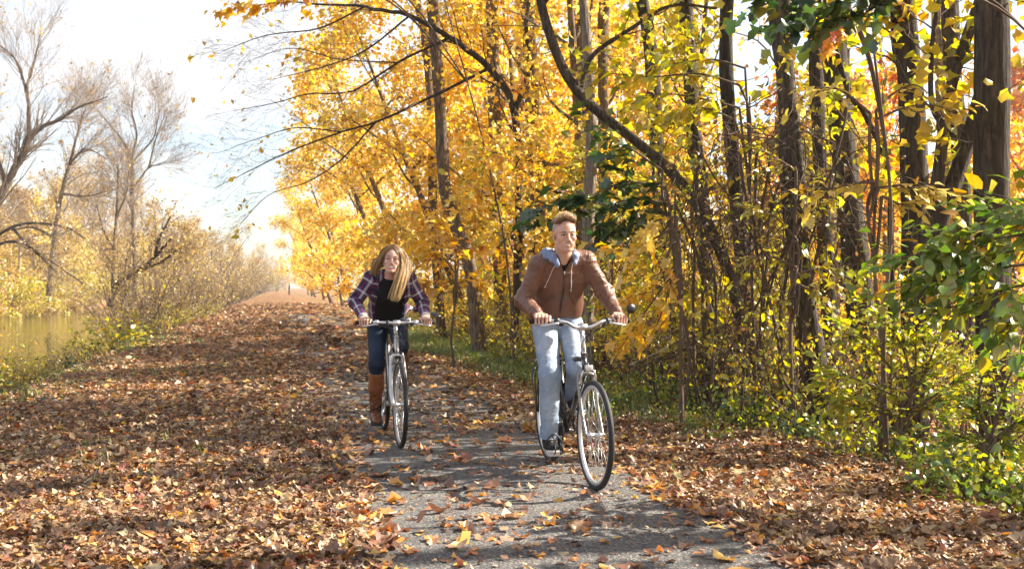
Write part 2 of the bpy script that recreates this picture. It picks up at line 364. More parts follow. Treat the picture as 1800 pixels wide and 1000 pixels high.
# ================================================================= smooth solid modelling
def axis_grid(lo, hi, coarse, dense):
    """coordinates from lo to hi, spacing coarse, finer inside the (a, b, step) intervals"""
    x = lo; o = [lo]
    while x < hi:
        s = coarse
        for a, b, st in dense:
            if a <= x < b: s = min(s, st)
            elif x < a: s = min(s, max(st, (a - x) * 0.35 + st))
        x += s; o.append(x)
    return np.array(o, np.float32)
class SDF:
    def __init__(s, xs, ys, zs):
        s.ax = (xs, ys, zs); s.A = np.full((len(xs), len(ys), len(zs)), 0.12, np.float32)
    def sub(s, lo, hi):
        sl = []; g = []
        for i in range(3):
            a = max(np.searchsorted(s.ax[i], lo[i]) - 1, 0); b = min(np.searchsorted(s.ax[i], hi[i]) + 1, len(s.ax[i]))
            sl.append(slice(a, b)); sh = [1, 1, 1]; sh[i] = -1
            g.append(s.ax[i][a:b].reshape(sh))
        return tuple(sl), g
    def put(s, sl, d, k, op):
        if d.size == 0: return
        A = s.A[sl]
        if op == 'u':
            if k <= 0: s.A[sl] = np.minimum(A, d)
            else:
                h = np.clip(0.5 + 0.5 * (A - d) / k, 0, 1); s.A[sl] = A * (1 - h) + d * h - k * h * (1 - h)
        elif op == 's':
            d = -d; h = np.clip(0.5 + 0.5 * (d - A) / max(k, 1e-5), 0, 1); s.A[sl] = A * (1 - h) + d * h + k * h * (1 - h)
    def cap(s, a, b, ra, rb=None, k=0.02, n=None, st=1.0, op='u'):
        """tapered capsule; st widens it along direction n"""
        a = np.asarray(a, np.float32); b = np.asarray(b, np.float32); rb = ra if rb is None else rb
        mg = max(ra, rb) * max(st, 1) + 1.6 * k + 0.012
        sl, (X, Y, Z) = s.sub(np.minimum(a, b) - mg, np.maximum(a, b) + mg)
        d = b - a; L2 = float(d @ d) + 1e-9
        t = np.clip(((X - a[0]) * d[0] + (Y - a[1]) * d[1] + (Z - a[2]) * d[2]) / L2, 0, 1)
        qx = X - a[0] - t * d[0]; qy = Y - a[1] - t * d[1]; qz = Z - a[2] - t * d[2]
        if n is not None and st != 1:
            n = nrm(n).astype(np.float32); qn = (qx * n[0] + qy * n[1] + qz * n[2]) * np.float32(1 - 1 / st)
            qx = qx - n[0] * qn; qy = qy - n[1] * qn; qz = qz - n[2] * qn
        s.put(sl, np.sqrt(qx * qx + qy * qy + qz * qz) - (ra + (rb - ra) * t), k, op)
    def ell(s, c, r, k=0.02, rot=None, op='u'):
        c = np.asarray(c, np.float32); r = np.asarray(r, np.float32)
        mg = float(r.max()) + 1.6 * k + 0.012
        sl, (X, Y, Z) = s.sub(c - mg, c + mg)
        x = X - c[0]; y = Y - c[1]; z = Z - c[2]
        if rot is not None:
            q = np.asarray(rot, np.float32)
            x, y, z = x * q[0, 0] + y * q[1, 0] + z * q[2, 0], x * q[0, 1] + y * q[1, 1] + z * q[2, 1], x * q[0, 2] + y * q[1, 2] + z * q[2, 2]
        k0 = np.sqrt((x / r[0]) ** 2 + (y / r[1]) ** 2 + (z / r[2]) ** 2)
        k1 = np.sqrt((x / r[0] ** 2) ** 2 + (y / r[1] ** 2) ** 2 + (z / r[2] ** 2) ** 2) + 1e-6
        d = np.where(k0 < 0.05, -float(r.min()), k0 * (k0 - 1) / k1)
        s.put(sl, d.astype(np.float32), k, op)
    def fn(s, lo, hi, f, k=0.01, op='u'):
        sl, (X, Y, Z) = s.sub(np.asarray(lo), np.asarray(hi)); d = f(X, Y, Z)
        d = np.broadcast_to(d, s.A[sl].shape).astype(np.float32); s.put(sl, d, k, op)
    def mesh(s, relax=1):
        A = s.A; neg = A < 0
        cnt = np.zeros(tuple(n - 1 for n in A.shape), np.uint8)
        for a in (0, 1):
            for b in (0, 1):
                for c in (0, 1):
                    cnt += neg[a:A.shape[0] - 1 + a, b:A.shape[1] - 1 + b, c:A.shape[2] - 1 + c]
        idx = np.argwhere((cnt > 0) & (cnt < 8)); del cnt
        ID = np.full(tuple(n - 1 for n in A.shape), -1, np.int32); ID[idx[:, 0], idx[:, 1], idx[:, 2]] = np.arange(len(idx))
        off = np.array([[a, b, c] for a in (0, 1) for b in (0, 1) for c in (0, 1)])
        val = [A[idx[:, 0] + o[0], idx[:, 1] + o[1], idx[:, 2] + o[2]] for o in off]
        pos = [np.stack([s.ax[i][idx[:, i] + o[i]] for i in range(3)], -1) for o in off]
        S = np.zeros((len(idx), 3)); n = np.zeros(len(idx))
        for i in range(8):
            for j in range(i + 1, 8):
                if np.abs(off[i] - off[j]).sum() != 1: continue
                m = (val[i] < 0) != (val[j] < 0)
                t = val[i] / np.where(m, val[i] - val[j], 1)
                S[m] += (pos[i] + (pos[j] - pos[i]) * t[:, None])[m]; n[m] += 1
        V = S / n[:, None]
        Q = []
        for ax in range(3):
            sl0 = [slice(None)] * 3; sl1 = [slice(None)] * 3
            sl0[ax] = slice(0, -1); sl1[ax] = slice(1, None)
            o1, o2 = [i for i in range(3) if i != ax]
            for o in (o1, o2): sl0[o] = slice(1, -1); sl1[o] = slice(1, -1)
            a = neg[tuple(sl0)]; b = neg[tuple(sl1)]
            e = np.argwhere(a != b)
            if not len(e): continue
            flip = a[e[:, 0], e[:, 1], e[:, 2]]
            e = e.copy(); e[:, o1] += 1; e[:, o2] += 1
            def g(d1, d2):
                q = e.copy(); q[:, o1] -= d1; q[:, o2] -= d2; return ID[q[:, 0], q[:, 1], q[:, 2]]
            q = np.stack([g(1, 1), g(0, 1), g(0, 0), g(1, 0)], -1)
            if ax == 1: flip = ~flip
            q[~flip] = q[~flip][:, ::-1]
            Q.append(q)
        Q = np.concatenate(Q)
        for _ in range(relax): V = smooth_mesh(V, Q, 0.5)
        return V, Q
def smooth_mesh(V, Q, w):
    S = np.zeros_like(V); n = np.zeros(len(V))
    for i in range(4):
        a = Q[:, i]; b = Q[:, (i + 1) % 4]
        for x, y in ((a, b), (b, a)):
            for c in range(3): S[:, c] += np.bincount(x, V[y, c], len(V))
            n += np.bincount(x, minlength=len(V))
    return V * (1 - w) + w * S / np.maximum(n, 1)[:, None]
def vnormals(V, Q):
    fn = np.cross(V[Q[:, 2]] - V[Q[:, 0]], V[Q[:, 3]] - V[Q[:, 1]])
    Nn = np.zeros_like(V)
    for i in range(4):
        for c in range(3): Nn[:, c] += np.bincount(Q[:, i], fn[:, c], len(V))
    return nrm(Nn)
def seg_coord(V, a, b):
    """distance to a segment, position along it (m), angle about it"""
    a = np.asarray(a, float); d = np.asarray(b, float) - a; L = np.linalg.norm(d); d = d / L
    s = (V - a) @ d; q = V - a - np.clip(s, 0, L)[:, None] * d
    ref = np.array([1.0, 0, 0]) if abs(d[0]) < 0.8 else np.array([0, 1.0, 0])
    e1 = nrm(np.cross(d, ref)); e2 = np.cross(d, e1)
    return np.linalg.norm(q, axis=1), s, np.arctan2(q @ e2, q @ e1), L
def sgrid(lo, hi, step):
    return [np.arange(lo[i], hi[i] + step, step, dtype=np.float32) for i in range(3)]
def sdf_obj(S, name, mats, parent, col=None, disp=None, attrs=None, relax=1):
    V, Q = S.mesh(relax)
    if disp is not None: V = V + vnormals(V, Q) * disp(V)[:, None]
    a = {}
    if col is not None:
        c = col(V) if callable(col) else np.broadcast_to(np.asarray(col, float), (len(V), 3))
        a['col'] = ('FLOAT_COLOR', np.concatenate([np.clip(c, 0, 1), np.ones((len(V), 1))], 1))
    for k, f in (attrs or {}).items(): a[k] = ('FLOAT_VECTOR', f(V))
    me = mesh_np(name, V, [Q], mats if isinstance(mats, (list, tuple)) else [mats], None, a)
    return link(name, me, parent)
# ================================================================= bicycles (local frame: x forward, y rider's left, z up)
def make_wheel(parent, c, R, tw, rimm):
    mb = MB()
    hub = [(0.012, -0.05), (0.014, -0.034), (0.024, -0.033), (0.024, -0.029), (0.013, -0.026), (0.013, 0.026), (0.024, 0.029), (0.024, 0.033), (0.014, 0.034), (0.012, 0.05), (0.004, 0.052), (0.004, -0.052)]
    mb.add(*lathe_y((0, 0, 0), hub, 18), mi=1)
    rs = R - 2 * tw - 0.016
    for i in range(32):
        a = 2 * math.pi * i / 32; side = 1 if i % 2 else -1; cr = 0.45 * (1 if (i // 2) % 2 else -1)
        p0 = (0.022 * math.cos(a + cr), side * 0.031, 0.022 * math.sin(a + cr)); p1 = (rs * math.cos(a), side * 0.003, rs * math.sin(a))
        mb.add(*tube([p0, p1], 0.0013, 4), mi=0)
    w = mb.build('wheel', [M['steel'], M['alu']], parent, loc=c)
    ro = R - 2 * tw + 0.006
    prof = [(ro, -0.0125), (ro, -0.010), (ro - 0.006, -0.008), (ro - 0.006, 0.008), (ro, 0.010), (ro, 0.0125), (ro - 0.014, 0.0120), (ro - 0.024, 0.006), (ro - 0.024, -0.006), (ro - 0.014, -0.0120)]
    MB().add(*lathe_y((0, 0, 0), prof, 72)).build('rim', rimm, w)
    V, f = ring((0, 0, 0), R - tw, tw, 'y', 96, 14)
    MB().add(V, f).build('tyre', M['tyre'], w)
    # valve and wheel reflector
    return w
def bar(mb, pts, r, mi=0, n=8, sm=0):
    mb.add(*tube(spline(pts, sm) if sm else pts, r, n), mi=mi)
def make_bike(kind, loc, rz):
    man = kind == 'man'
    b = empty('bicycle', loc, rz)
    R = 0.345; tw = 0.0185
    fx = 0.62 if man else 0.60; rx = -0.44 if man else -0.43
    BB = np.array([0, 0, 0.285]); AR = np.array([rx, 0, R]); AF = np.array([fx, 0, R])
    s = np.array([-math.cos(RAD(70)), 0, math.sin(RAD(70))]); pf = np.array([s[2], 0, -s[0]])
    C = AF - pf * 0.045 + s * 0.395
    HB = C + s * 0.02; HT = C + s * (0.145 if man else 0.17)
    ST = BB + 0.52 * np.array([-math.cos(RAD(72)), 0, math.sin(RAD(72))])
    paint = M['blackpaint'] if man else M['silverpaint']
    # frame
    f = MB()
    bar(f, [HB - s * 0.008, HT + s * 0.008], 0.0195, n=14)
    bar(f, [HT - s * 0.03, ST - (0, 0, 0.01) if man else BB + (ST - BB) * 0.78], 0.0155, n=12)
    bar(f, [HB + s * 0.03, BB], 0.0185 if man else 0.021, n=12)
    bar(f, [BB, ST + (ST - BB) * 0.04], 0.0155, n=12)
    f.add(*lathe_y(BB, [(0.021, -0.036), (0.021, 0.036), (0.012, 0.036), (0.012, -0.036)], 18))
    for sd in (-1, 1):
        bar(f, [BB + (0, sd * 0.02, 0), BB + (-0.16, sd * 0.035, 0.015), AR + (0.03, sd * 0.062, 0), AR + (-0.01, sd * 0.062, 0)], 0.0095, sm=12)
        bar(f, [ST + (0, sd * 0.012, -0.02), AR + (0.05, sd * 0.055, 0.12), AR + (0, sd * 0.062, 0)], 0.0078, sm=10)
    fr = f.build('frame', paint, b)
    # fork
    k = MB(); mt = M['forkgrey'] if man else M['silverpaint']
    for sd in (-1, 1):
        if man:
            bar(k, [C + (0, sd * 0.036, 0.012), C + (0, sd * 0.052, -0.015), C - s * 0.2 + (0, sd * 0.056, 0), AF - pf * 0.012 + s * 0.04 + (0, sd * 0.056, 0), AF + (0, sd * 0.056, 0)], np.linspace(0.0145, 0.009, 21)[:21], sm=20)
        else:
            bar(k, [C + (0, sd * 0.045, 0.02), C - s * 0.18 + (0, sd * 0.058, 0), C - s * 0.30 + (0, sd * 0.058, 0), AF + (0, sd * 0.056, 0)], 0.0165, n=10, sm=18)
    bar(k, [C + (0, -0.052, 0.006), C + (0, 0, 0.018), C + (0, 0.052, 0.006)], 0.0165, n=10, sm=8)
    bar(k, [AF + (0, -0.07, 0), AF + (0, 0.07, 0)], 0.008)
    fk = k.build('fork', mt, b)
    # rim brakes on the fork
    bk = MB()
    for sd in (-1, 1):
        p = C - s * 0.045 + pf * 0.03
        bar(bk, [p + (0, sd * 0.045, -0.02), p + (0.01, sd * 0.048, 0.03), p + (0.012, sd * 0.035, 0.075)], 0.0065, sm=6)
        bk.add(*rbox(p + (0, sd * 0.026, -0.005), (0.05, 0.010, 0.012), 0.003), mi=1)
    bar(bk, [C + pf * 0.045 + (0, -0.04, 0.03), C + pf * 0.05 + (0, 0.04, 0.035)], 0.002, mi=1)
    bk.build('brake', [M['alu'], M['blackplastic']], fk)
    rm_ = M['rim'] if man else M['rimgrey']; make_wheel(b, AF, R, tw, rm_); make_wheel(b, AR, R, tw, rm_)
    # stem and handlebar
    if man:
        H = np.array([0.37, 0, 1.015]); top = HT + s * 0.20
        hp = lambda sd: [(0.37, 0, 1.015), (0.385, sd * 0.055, 1.017), (0.378, sd * 0.125, 1.048), (0.352, sd * 0.19, 1.058), (0.326, sd * 0.27, 1.056), (0.306, sd * 0.335, 1.053)]
        gy = 0.205
    else:
        H = np.array([0.385, 0, 0.985]); top = HT + s * 0.13
        hp = lambda sd: [(0.385, 0, 0.985), (0.388, sd * 0.06, 0.987), (0.372, sd * 0.16, 0.990), (0.335, sd * 0.245, 0.988), (0.31, sd * 0.315, 0.986)]
        gy = 0.185
    st = MB()
    bar(st, [HT, HT + s * 0.02], 0.021, n=14); bar(st, [HT, top], 0.0135 if man else 0.0165, n=12)
    bar(st, [top - s * 0.02, (top + H) / 2 + (0, 0, 0.008), H], 0.0165 if man else 0.02, n=12, sm=8)
    bar(st, [H + (0, -0.028, 0), H + (0, 0.028, 0)], 0.023, n=14)
    hb = MB(); grip = {}
    for sd in (-1, 1):
        pts = spline(hp(sd), 40); bar(hb, pts, 0.0127, n=12)
        g = pts[np.abs(pts[:, 1]) >= gy]; grip[sd] = g
    hbo = hb.build('handlebar', M['alu'], b)
    st.build('stem', M['alu'], hbo)
    for sd in (-1, 1):
        g = grip[sd]; gm = MB(); bar(gm, g, 0.0165, n=12)
        bar(gm, [g[-1], g[-1] + nrm(g[-1] - g[-2]) * 0.008], 0.0185, n=12)
        gm.build('grip', M['rubber'], hbo)
        q = spline(hp(sd), 40); i = np.argmin(np.abs(np.abs(q[:, 1]) - (gy - 0.028))); p = q[i]; t = nrm(q[i + 1] - q[i - 1])
        lv = MB()
        bar(lv, [p - t * 0.016, p + t * 0.016], 0.020, n=12, mi=1 if man else 0)
        lv.add(*rbox(p + (0.022, 0, -0.012), (0.045, 0.032, 0.024), 0.007), mi=1 if man else 0)
        l0 = p + (0.040, 0, -0.014); o = np.array([0, sd, 0])
        bar(lv, [l0, l0 + o * 0.03 + (0.008, 0, -0.002), l0 + o * 0.075 + (0.002, 0, -0.010), l0 + o * 0.12 + (-0.008, 0, -0.016)], np.array([0.0075] * 5 + [0.0065] * 5 + [0.006] * 3)[:13], sm=12)
        # shifter pod
        lv.add(*ball(p + (-0.004, -sd * 0.03, -0.02), (0.026, 0.018, 0.017), 12, 8), mi=1)
        lv.build('brake_lever', [M['alu'], M['blackplastic']], hbo)
    # cables
    cb = MB()
    for sd in (-1, 1):
        q = hp(sd); p = np.array(q[2]) + (0.035, 0, -0.005)
        bar(cb, [p, p + (0.055, -sd * 0.05, -0.03), H + (0.085, -sd * 0.02, -0.08), H + (0.075, -sd * 0.03, -0.20), HB + (0.02, -sd * 0.022, 0.04), (HB * 0.7 + BB * 0.3) + (0, -sd * 0.02, 0.0)], 0.0026, n=6, sm=30)
        bar(cb, [p + (-0.01, sd * 0.02, 0), p + (0.06, 0, 0.0), H + (0.10, sd * 0.025, -0.06), C + (0.07, sd * 0.012, 0.10), C + pf * 0.05 + (0, sd * 0.01, 0.03)], 0.0026, n=6, sm=30)
    cb.build('cable', M['blackplastic'], hbo)
    # mirror on the rider's left
    mr = MB(); e = grip[1][-1]
    m0 = np.array([0.35, 0.345, 1.135]) if man else np.array([0.39, 0.325, 1.052])
    bar(mr, [e + (0.0, -0.012, 0.014), e + (0.008, 0.004, 0.04), m0 + (-0.005, -0.02, -0.02), m0], 0.005, sm=10)
    rt = rot_to((0.93, 0.25, 0.15)) if man else rot_to((0.42, 0.1, 0.9), (1, 0, 0))
    mr.add(*ball(m0, (0.014, 0.038, 0.034) if man else (0.010, 0.046, 0.042), 20, 10, rt), mi=0)
    mo = mr.build('mirror', [M['mirrorblack']], hbo)
    # saddle and seat post
    sx = -0.235 if man else -0.225; sz = 0.965 if man else 0.915
    sp = MB(); top = np.array([sx + 0.02, 0, sz - 0.06]); bar(sp, [ST - (0, 0, 0.04), top], 0.0135, n=12)
    bar(sp, [top + (-0.09, -0.022, 0.02), top + (0.08, -0.02, 0.02)], 0.0035); bar(sp, [top + (-0.09, 0.022, 0.02), top + (0.08, 0.02, 0.02)], 0.0035)
    sp.build('seat_post', M['alu'] if man else M['silverpaint'], b)
    S = SDF(*sgrid((sx - 0.2, -0.13, sz - 0.09), (sx + 0.22, 0.13, sz + 0.04), 0.006))
    S.ell((sx - 0.08, 0, sz - 0.022), (0.085, 0.082, 0.034), 0.03); S.cap((sx - 0.06, 0, sz - 0.018), (sx + 0.15, 0, sz - 0.022), 0.034, 0.020, 0.03)
    sdf_obj(S, 'saddle', M['saddle'], b)
    # crankset: crank angle measured from straight down towards the front, right foot low
    ca = RAD(43 if man else 14); cd = np.array([math.sin(ca), 0, -math.cos(ca)]) * 0.17
    ck = MB()
    bar(ck, [BB + (0, -0.06, 0), BB + (0, 0.06, 0)], 0.010)
    n = 42; a = np.arange(2 * n) * math.pi / n; rr = np.where(np.arange(2 * n) % 2, 0.086, 0.092)
    for y0, y1 in ((-0.050, -0.046),):
        o_ = np.stack([rr * np.cos(a), np.full(2 * n, y0), rr * np.sin(a)], -1); i_ = np.stack([0.070 * np.cos(a), np.full(2 * n, y0), 0.070 * np.sin(a)], -1)
        o2 = o_ + (0, y1 - y0, 0); i2 = i_ + (0, y1 - y0, 0); m_ = 2 * n; j = np.arange(m_); j2 = (j + 1) % m_
        ck.add(np.concatenate([o_, i_, o2, i2]) + BB, [np.concatenate([np.stack([j, j2, j2 + m_, j + m_], -1), np.stack([j + 2 * m_, j + 3 * m_, j2 + 3 * m_, j2 + 2 * m_], -1), np.stack([j, j + 2 * m_, j2 + 2 * m_, j2], -1), np.stack([j + m_, j2 + m_, j2 + 3 * m_, j + 3 * m_], -1)])], mi=1)
    for i in range(5):
        t = ca + i * 2 * math.pi / 5; d = np.array([math.sin(t), 0, -math.cos(t)])
        bar(ck, [BB + (0, -0.05, 0), BB + (0, -0.049, 0) + d * 0.078], 0.007)
    for sd, sg in ((-1, 1), (1, -1)):
        bar(ck, [BB + (0, sd * 0.062, 0), BB + (0, sd * 0.072, 0) + cd * sg], np.array([0.014, 0.0105]), n=10)
    cko = ck.build('crankset', [M['alu'] if not man else M['blackplastic'], M['chain']], b)
    ped = {}
    for sd, sg in ((-1, 1), (1, -1)):
        p = BB + cd * sg + (0, sd * 0.125, 0); pm = MB()
        bar(pm, [p - (0, sd * 0.055, 0), p], 0.006, mi=1)
        for q in (-1, 1):
            pm.add(*rbox(p + (q * 0.042, 0, 0), (0.012, 0.095, 0.022), 0.003)); pm.add(*rbox(p + (0, q * 0.044, 0), (0.09, 0.010, 0.020), 0.003))
        pm.add(*rbox(p, (0.085, 0.03, 0.018), 0.004))
        pm.add(*rbox(p + (0.050, 0, 0), (0.004, 0.06, 0.013), 0.001), mi=2)
        po = pm.build('pedal', [M['blackplastic'], M['steel'], M['reflector']], cko)
        if man:   # toe clip and strap
            cl = MB()
            for q in (-0.026, 0.026):
                bar(cl, [p + (0.045, q, 0.0), p + (0.125, q, 0.012), p + (0.135, q, 0.05), p + (0.07, q * 0.8, 0.10), p + (0.015, q * 0.6, 0.115)], 0.0042, sm=16)
            bar(cl, [p + (0.0, -0.058, 0.0), p + (0.01, -0.056, 0.07), p + (0.012, 0, 0.122), p + (0.01, 0.056, 0.07), p + (0.0, 0.058, 0.0)], 0.0055, sm=20)
            cl.build('toe_strap', M['blackplastic'], po)
        ped[sd] = p
    # chain
    ch = MB(); y = -0.048
    t = np.linspace(-math.pi / 2, math.pi / 2, 14)
    loop = [(BB[0] + 0.09 * math.cos(q), y, BB[2] + 0.09 * math.sin(q)) for q in t] + [(AR[0] + 0.035 * math.cos(q), y, AR[2] + 0.035 * math.sin(q)) for q in t + math.pi]
    ch.add(*tube(loop, 0.0045, 6, closed=True))
    cg = [(0.052, y - 0.002), (0.052, y + 0.012), (0.015, y + 0.014), (0.015, y - 0.003)]
    ch.add(*lathe_y(AR, cg, 30)); bar(ch, [AR + (0.01, y, -0.03), AR + (0.03, y - 0.01, -0.09), AR + (0.045, y, -0.13)], 0.008, sm=6)
    ch.build('chain', M['chain'], b)
    if man:
        lp = C + pf * 0.075 + s * 0.035
        lm = MB(); lm.add(*rbox(lp, (0.030, 0.050, 0.038), 0.007, rot_to((1, 0, -0.05)), 3), mi=1); lm.add(*rbox(lp + (0.0165, 0, 0), (0.006, 0.044, 0.032), 0.0022), mi=0)
        bar(lm, [lp + (-0.01, 0, -0.02), C + (0.015, 0, 0.01)], 0.005, mi=1)
        lm.build('headlight', [M['lamp'], M['alu']], b)
        rk = MB(); z = 0.735; w_ = 0.072
        rail = [(-0.25, -0.03, z - 0.02), (-0.30, -w_, z), (-0.58, -w_, z), (-0.62, 0, z + 0.004), (-0.58, w_, z), (-0.30, w_, z), (-0.25, 0.03, z - 0.02)]
        bar(rk, rail, 0.0062, sm=60)
        for x in (-0.34, -0.42, -0.50, -0.58): bar(rk, [(x, -w_, z), (x, w_, z)], 0.0045)
        bar(rk, [(-0.27, 0, z - 0.01), (-0.62, 0, z)], 0.005)
        for sd in (-1, 1):
            bar(rk, [(-0.33, sd * w_, z), (-0.36, sd * (w_ + 0.03), 0.66), AR + (0.012, sd * 0.085, 0.02)], 0.0055, sm=10)
            bar(rk, [(-0.45, sd * w_, z), (-0.45, sd * (w_ + 0.035), 0.62), AR + (-0.005, sd * 0.085, 0.02)], 0.0055, sm=10)
            bar(rk, [(-0.57, sd * w_, z), (-0.55, sd * (w_ + 0.03), 0.60), AR + (-0.03, sd * 0.085, 0.02)], 0.0055, sm=10)
            bar(rk, [(-0.25, sd * 0.03, z - 0.02), ST + (0.02, sd * 0.014, -0.03)], 0.0045)
        rk.build('rear_rack', M['blackpaint'], b)
        MB().add(*rbox((-0.632, 0, z - 0.03), (0.012, 0.085, 0.04), 0.004)).build('rear_reflector', M['redreflector'], b)
    else:
        bl = MB(); p = np.array([0.385, 0.10, 1.012]); bl.add(*ball(p, (0.019, 0.019, 0.014), 16, 8)); bar(bl, [p, p - (0, 0, 0.03)], 0.006)
        bl.add(*ball(p + (0, 0, 0.012), 0.006, 8, 6), mi=1)
        bl.build('bell', [M['alu'], M['blackplastic']], hbo)
        cl = MB(); p = np.array([0.385, -0.075, 0.990]); bar(cl, [p - (0, 0.012, 0), p + (0, 0.012, 0)], 0.019, n=12); cl.add(*rbox(p + (0.015, 0, -0.018), (0.022, 0.026, 0.03), 0.005))
        cl.build('lamp_bracket', M['blackplastic'], hbo)
        MB().add(*rbox(C + pf * 0.045 + (0, 0, -0.005), (0.014, 0.05, 0.028), 0.005)).build('front_reflector', M['blackplastic'], b)
    return b, grip, ped
# ================================================================= people (built in the frame of the bicycle they ride)
YA = np.array([0, 1.0, 0])
def ik(a, b, l1, l2, pole):
    a = np.asarray(a, float); b = np.asarray(b, float); d = b - a; L = np.linalg.norm(d); d = d / L
    k = max(1.0, L / (l1 + l2) * 1.002); l1 *= k; l2 *= k
    c = (l1 * l1 + L * L - l2 * l2) / (2 * l1 * L); p = np.asarray(pole, float); p = nrm(p - d * (p @ d))
    return a + d * l1 * c + p * l1 * math.sqrt(max(0, 1 - c * c))
def hand(S, c, ax, wrist, f=1.0, droop=0.0):
    """a fist of four fingers and a thumb closed on a bar; ax points to the little finger"""
    ax = nrm(ax); e1 = nrm(np.array([1.0, 0, 0]) - ax * ax[0]); e2 = np.cross(e1, ax)
    if e2[2] < 0: e2 = -e2
    P = lambda t, ph, r: c + ax * t * f + (e1 * math.cos(RAD(ph)) + e2 * math.sin(RAD(ph))) * r * f
    for i, t in enumerate((-0.0345, -0.0115, 0.0115, 0.033)):
        q = (0.98, 1.0, 0.985, 0.93)[i]; r = (0.0096, 0.0098, 0.0094, 0.0086)[i] * f; dd = droop * (1, .8, .5, .3)[i]
        mcp = P(t * 0.95, 112 - 3 * i, 0.036 * q); pip = P(t, 36 - 6 * dd, (0.042 + 0.006 * dd) * q); dip = P(t * 1.02, -28 + 4 * dd, (0.038 + 0.010 * dd) * q); tip = P(t * 1.02, -82 + 30 * dd, (0.030 + 0.012 * dd) * q)
        S.cap(mcp, pip, r * 1.08, r, 0.0035); S.ell(pip, (r * 1.1,) * 3, 0.003)
        S.cap(pip, dip, r * 0.98, r * 0.9, 0.0025); S.cap(dip, tip, r * 0.9, r * 0.78, 0.0025)
        S.cap(wrist + ax * t * 0.45, mcp, 0.0165 * f, 0.0135 * f, 0.010)
    b = P(-0.028, 165, 0.030); m = P(-0.052, 150, 0.028); d = P(-0.057, 95, 0.026); e = P(-0.056, -5, 0.0275)
    S.cap(wrist + ax * -0.012, b, 0.017 * f, 0.014 * f, 0.012); S.cap(b, m, 0.0135 * f, 0.0115 * f, 0.006)
    S.cap(m, d, 0.0115 * f, 0.0102 * f, 0.003); S.cap(d, e, 0.0102 * f, 0.0085 * f, 0.003)
def head(S, O, Rm, f=1.0, female=False, smile=0.5):
    """O between the eyes' level at mid depth; Rm columns: forward, left, up"""
    def p(x, y, z): return O + Rm @ (np.array([x, y, z]) * f)
    def e(c, r, k=0.02, op='u', rr=None): S.ell(p(*c), np.array(r) * f, k * f, Rm if rr is None else Rm @ rr, op)
    def c(a, b, ra, rb, k=0.01, op='u'): S.cap(p(*a), p(*b), ra * f, rb * f, k * f, op=op)
    w = 0.92 if female else 0.97
    e((-0.014, 0, 0.034), (0.096, 0.075, 0.084))
    e((0.034, 0, 0.020), (0.056, 0.064 * w, 0.078), 0.02)
    e((0.030, 0, -0.045), (0.052, 0.056 * w, 0.056), 0.02)
    e((0.046, 0, -0.078), (0.040, (0.033 if female else 0.040), 0.032), 0.022)
    for s in (-1, 1): c((-0.002, s * 0.056 * w, -0.045), (0.056, s * 0.027, -0.096), 0.015, 0.014, 0.022)
    e((0.079, 0, -0.100), (0.015, 0.018 if female else 0.022, 0.013), 0.018)
    for s in (-1, 1):
        e((0.061, s * 0.043 * w, -0.026), (0.024, 0.021, 0.021), 0.022)
        c((0.060, s * 0.034, -0.046), (0.074, s * 0.027, -0.062), 0.011, 0.009, 0.016)
        c((0.079, s * 0.012, 0.021), (0.070, s * 0.045, 0.020), 0.009 if female else 0.0115, 0.008, 0.014)
        e((0.096, s * 0.0315, 0.0005), (0.017, 0.0165, 0.0115), 0.010, 's')
        e((-0.010, s * 0.075 * w, -0.010), (0.018, 0.008, 0.029), 0.008, 'u', rotm('Y', -0.2) @ rotm('Z', s * 0.35))
        e((0.002, s * 0.086 * w, -0.012), (0.011, 0.006, 0.018), 0.006, 's', rotm('Z', s * 0.35))
    # nose
    nw = 0.82 if female else 1.0
    c((0.086, 0, 0.012), (0.107, 0, -0.032), 0.0070 * nw, 0.0098 * nw, 0.009)
    for s in (-1, 1): c((0.098, s * 0.0105 * nw, -0.037), (0.090, s * 0.0135 * nw, -0.037), 0.0070, 0.0068, 0.006)
    # muzzle, lips
    e((0.064, 0, -0.060), (0.028, 0.038, 0.028), 0.022)
    lw = 0.031 if female else 0.029
    zc = -0.061
    if True:
        g_ = 1.0 if smile > 0.6 else 0.50
        e((0.100, 0, zc - 0.0062 * g_), (0.024, lw * 0.66, 0.0112 * g_), 0.003, 's')
        for s in (-1, 1): e((0.094, s * lw * 0.55, zc + 0.0005), (0.022, lw * 0.36, 0.0062 * g_), 0.003, 's')
        for s in (-1, 1):
            c((0.0940, 0, zc + 0.0050), (0.074, s * lw, zc + 0.0060), 0.0030, 0.0018, 0.003)
            c((0.0925, 0, zc - 0.0055 - 0.0150 * g_), (0.085, s * lw * 0.6, zc - 0.0045 - 0.0105 * g_), 0.0036, 0.0030, 0.003); c((0.085, s * lw * 0.6, zc - 0.0045 - 0.0105 * g_), (0.074, s * lw, zc + 0.0065), 0.0030, 0.0018, 0.003)
    # eyelids around the eyeballs
    for s in (-1, 1):
        for t0, t1 in zip(np.linspace(-1, 1, 8)[:-1], np.linspace(-1, 1, 8)[1:]):
            g = lambda t, up: (0.0855 - 0.006 * t * t - (0.004 if s * t > 0 else 0) * abs(t), s * 0.0315 + t * 0.0145, 0.0008 + (0.0084 if up else -0.0078) * (1 - t * t) * (1.0 if female else 0.86))
            c(g(t0, 1), g(t1, 1), 0.0028, 0.0028, 0.003); c(g(t0, 0), g(t1, 0), 0.0027, 0.0027, 0.003)
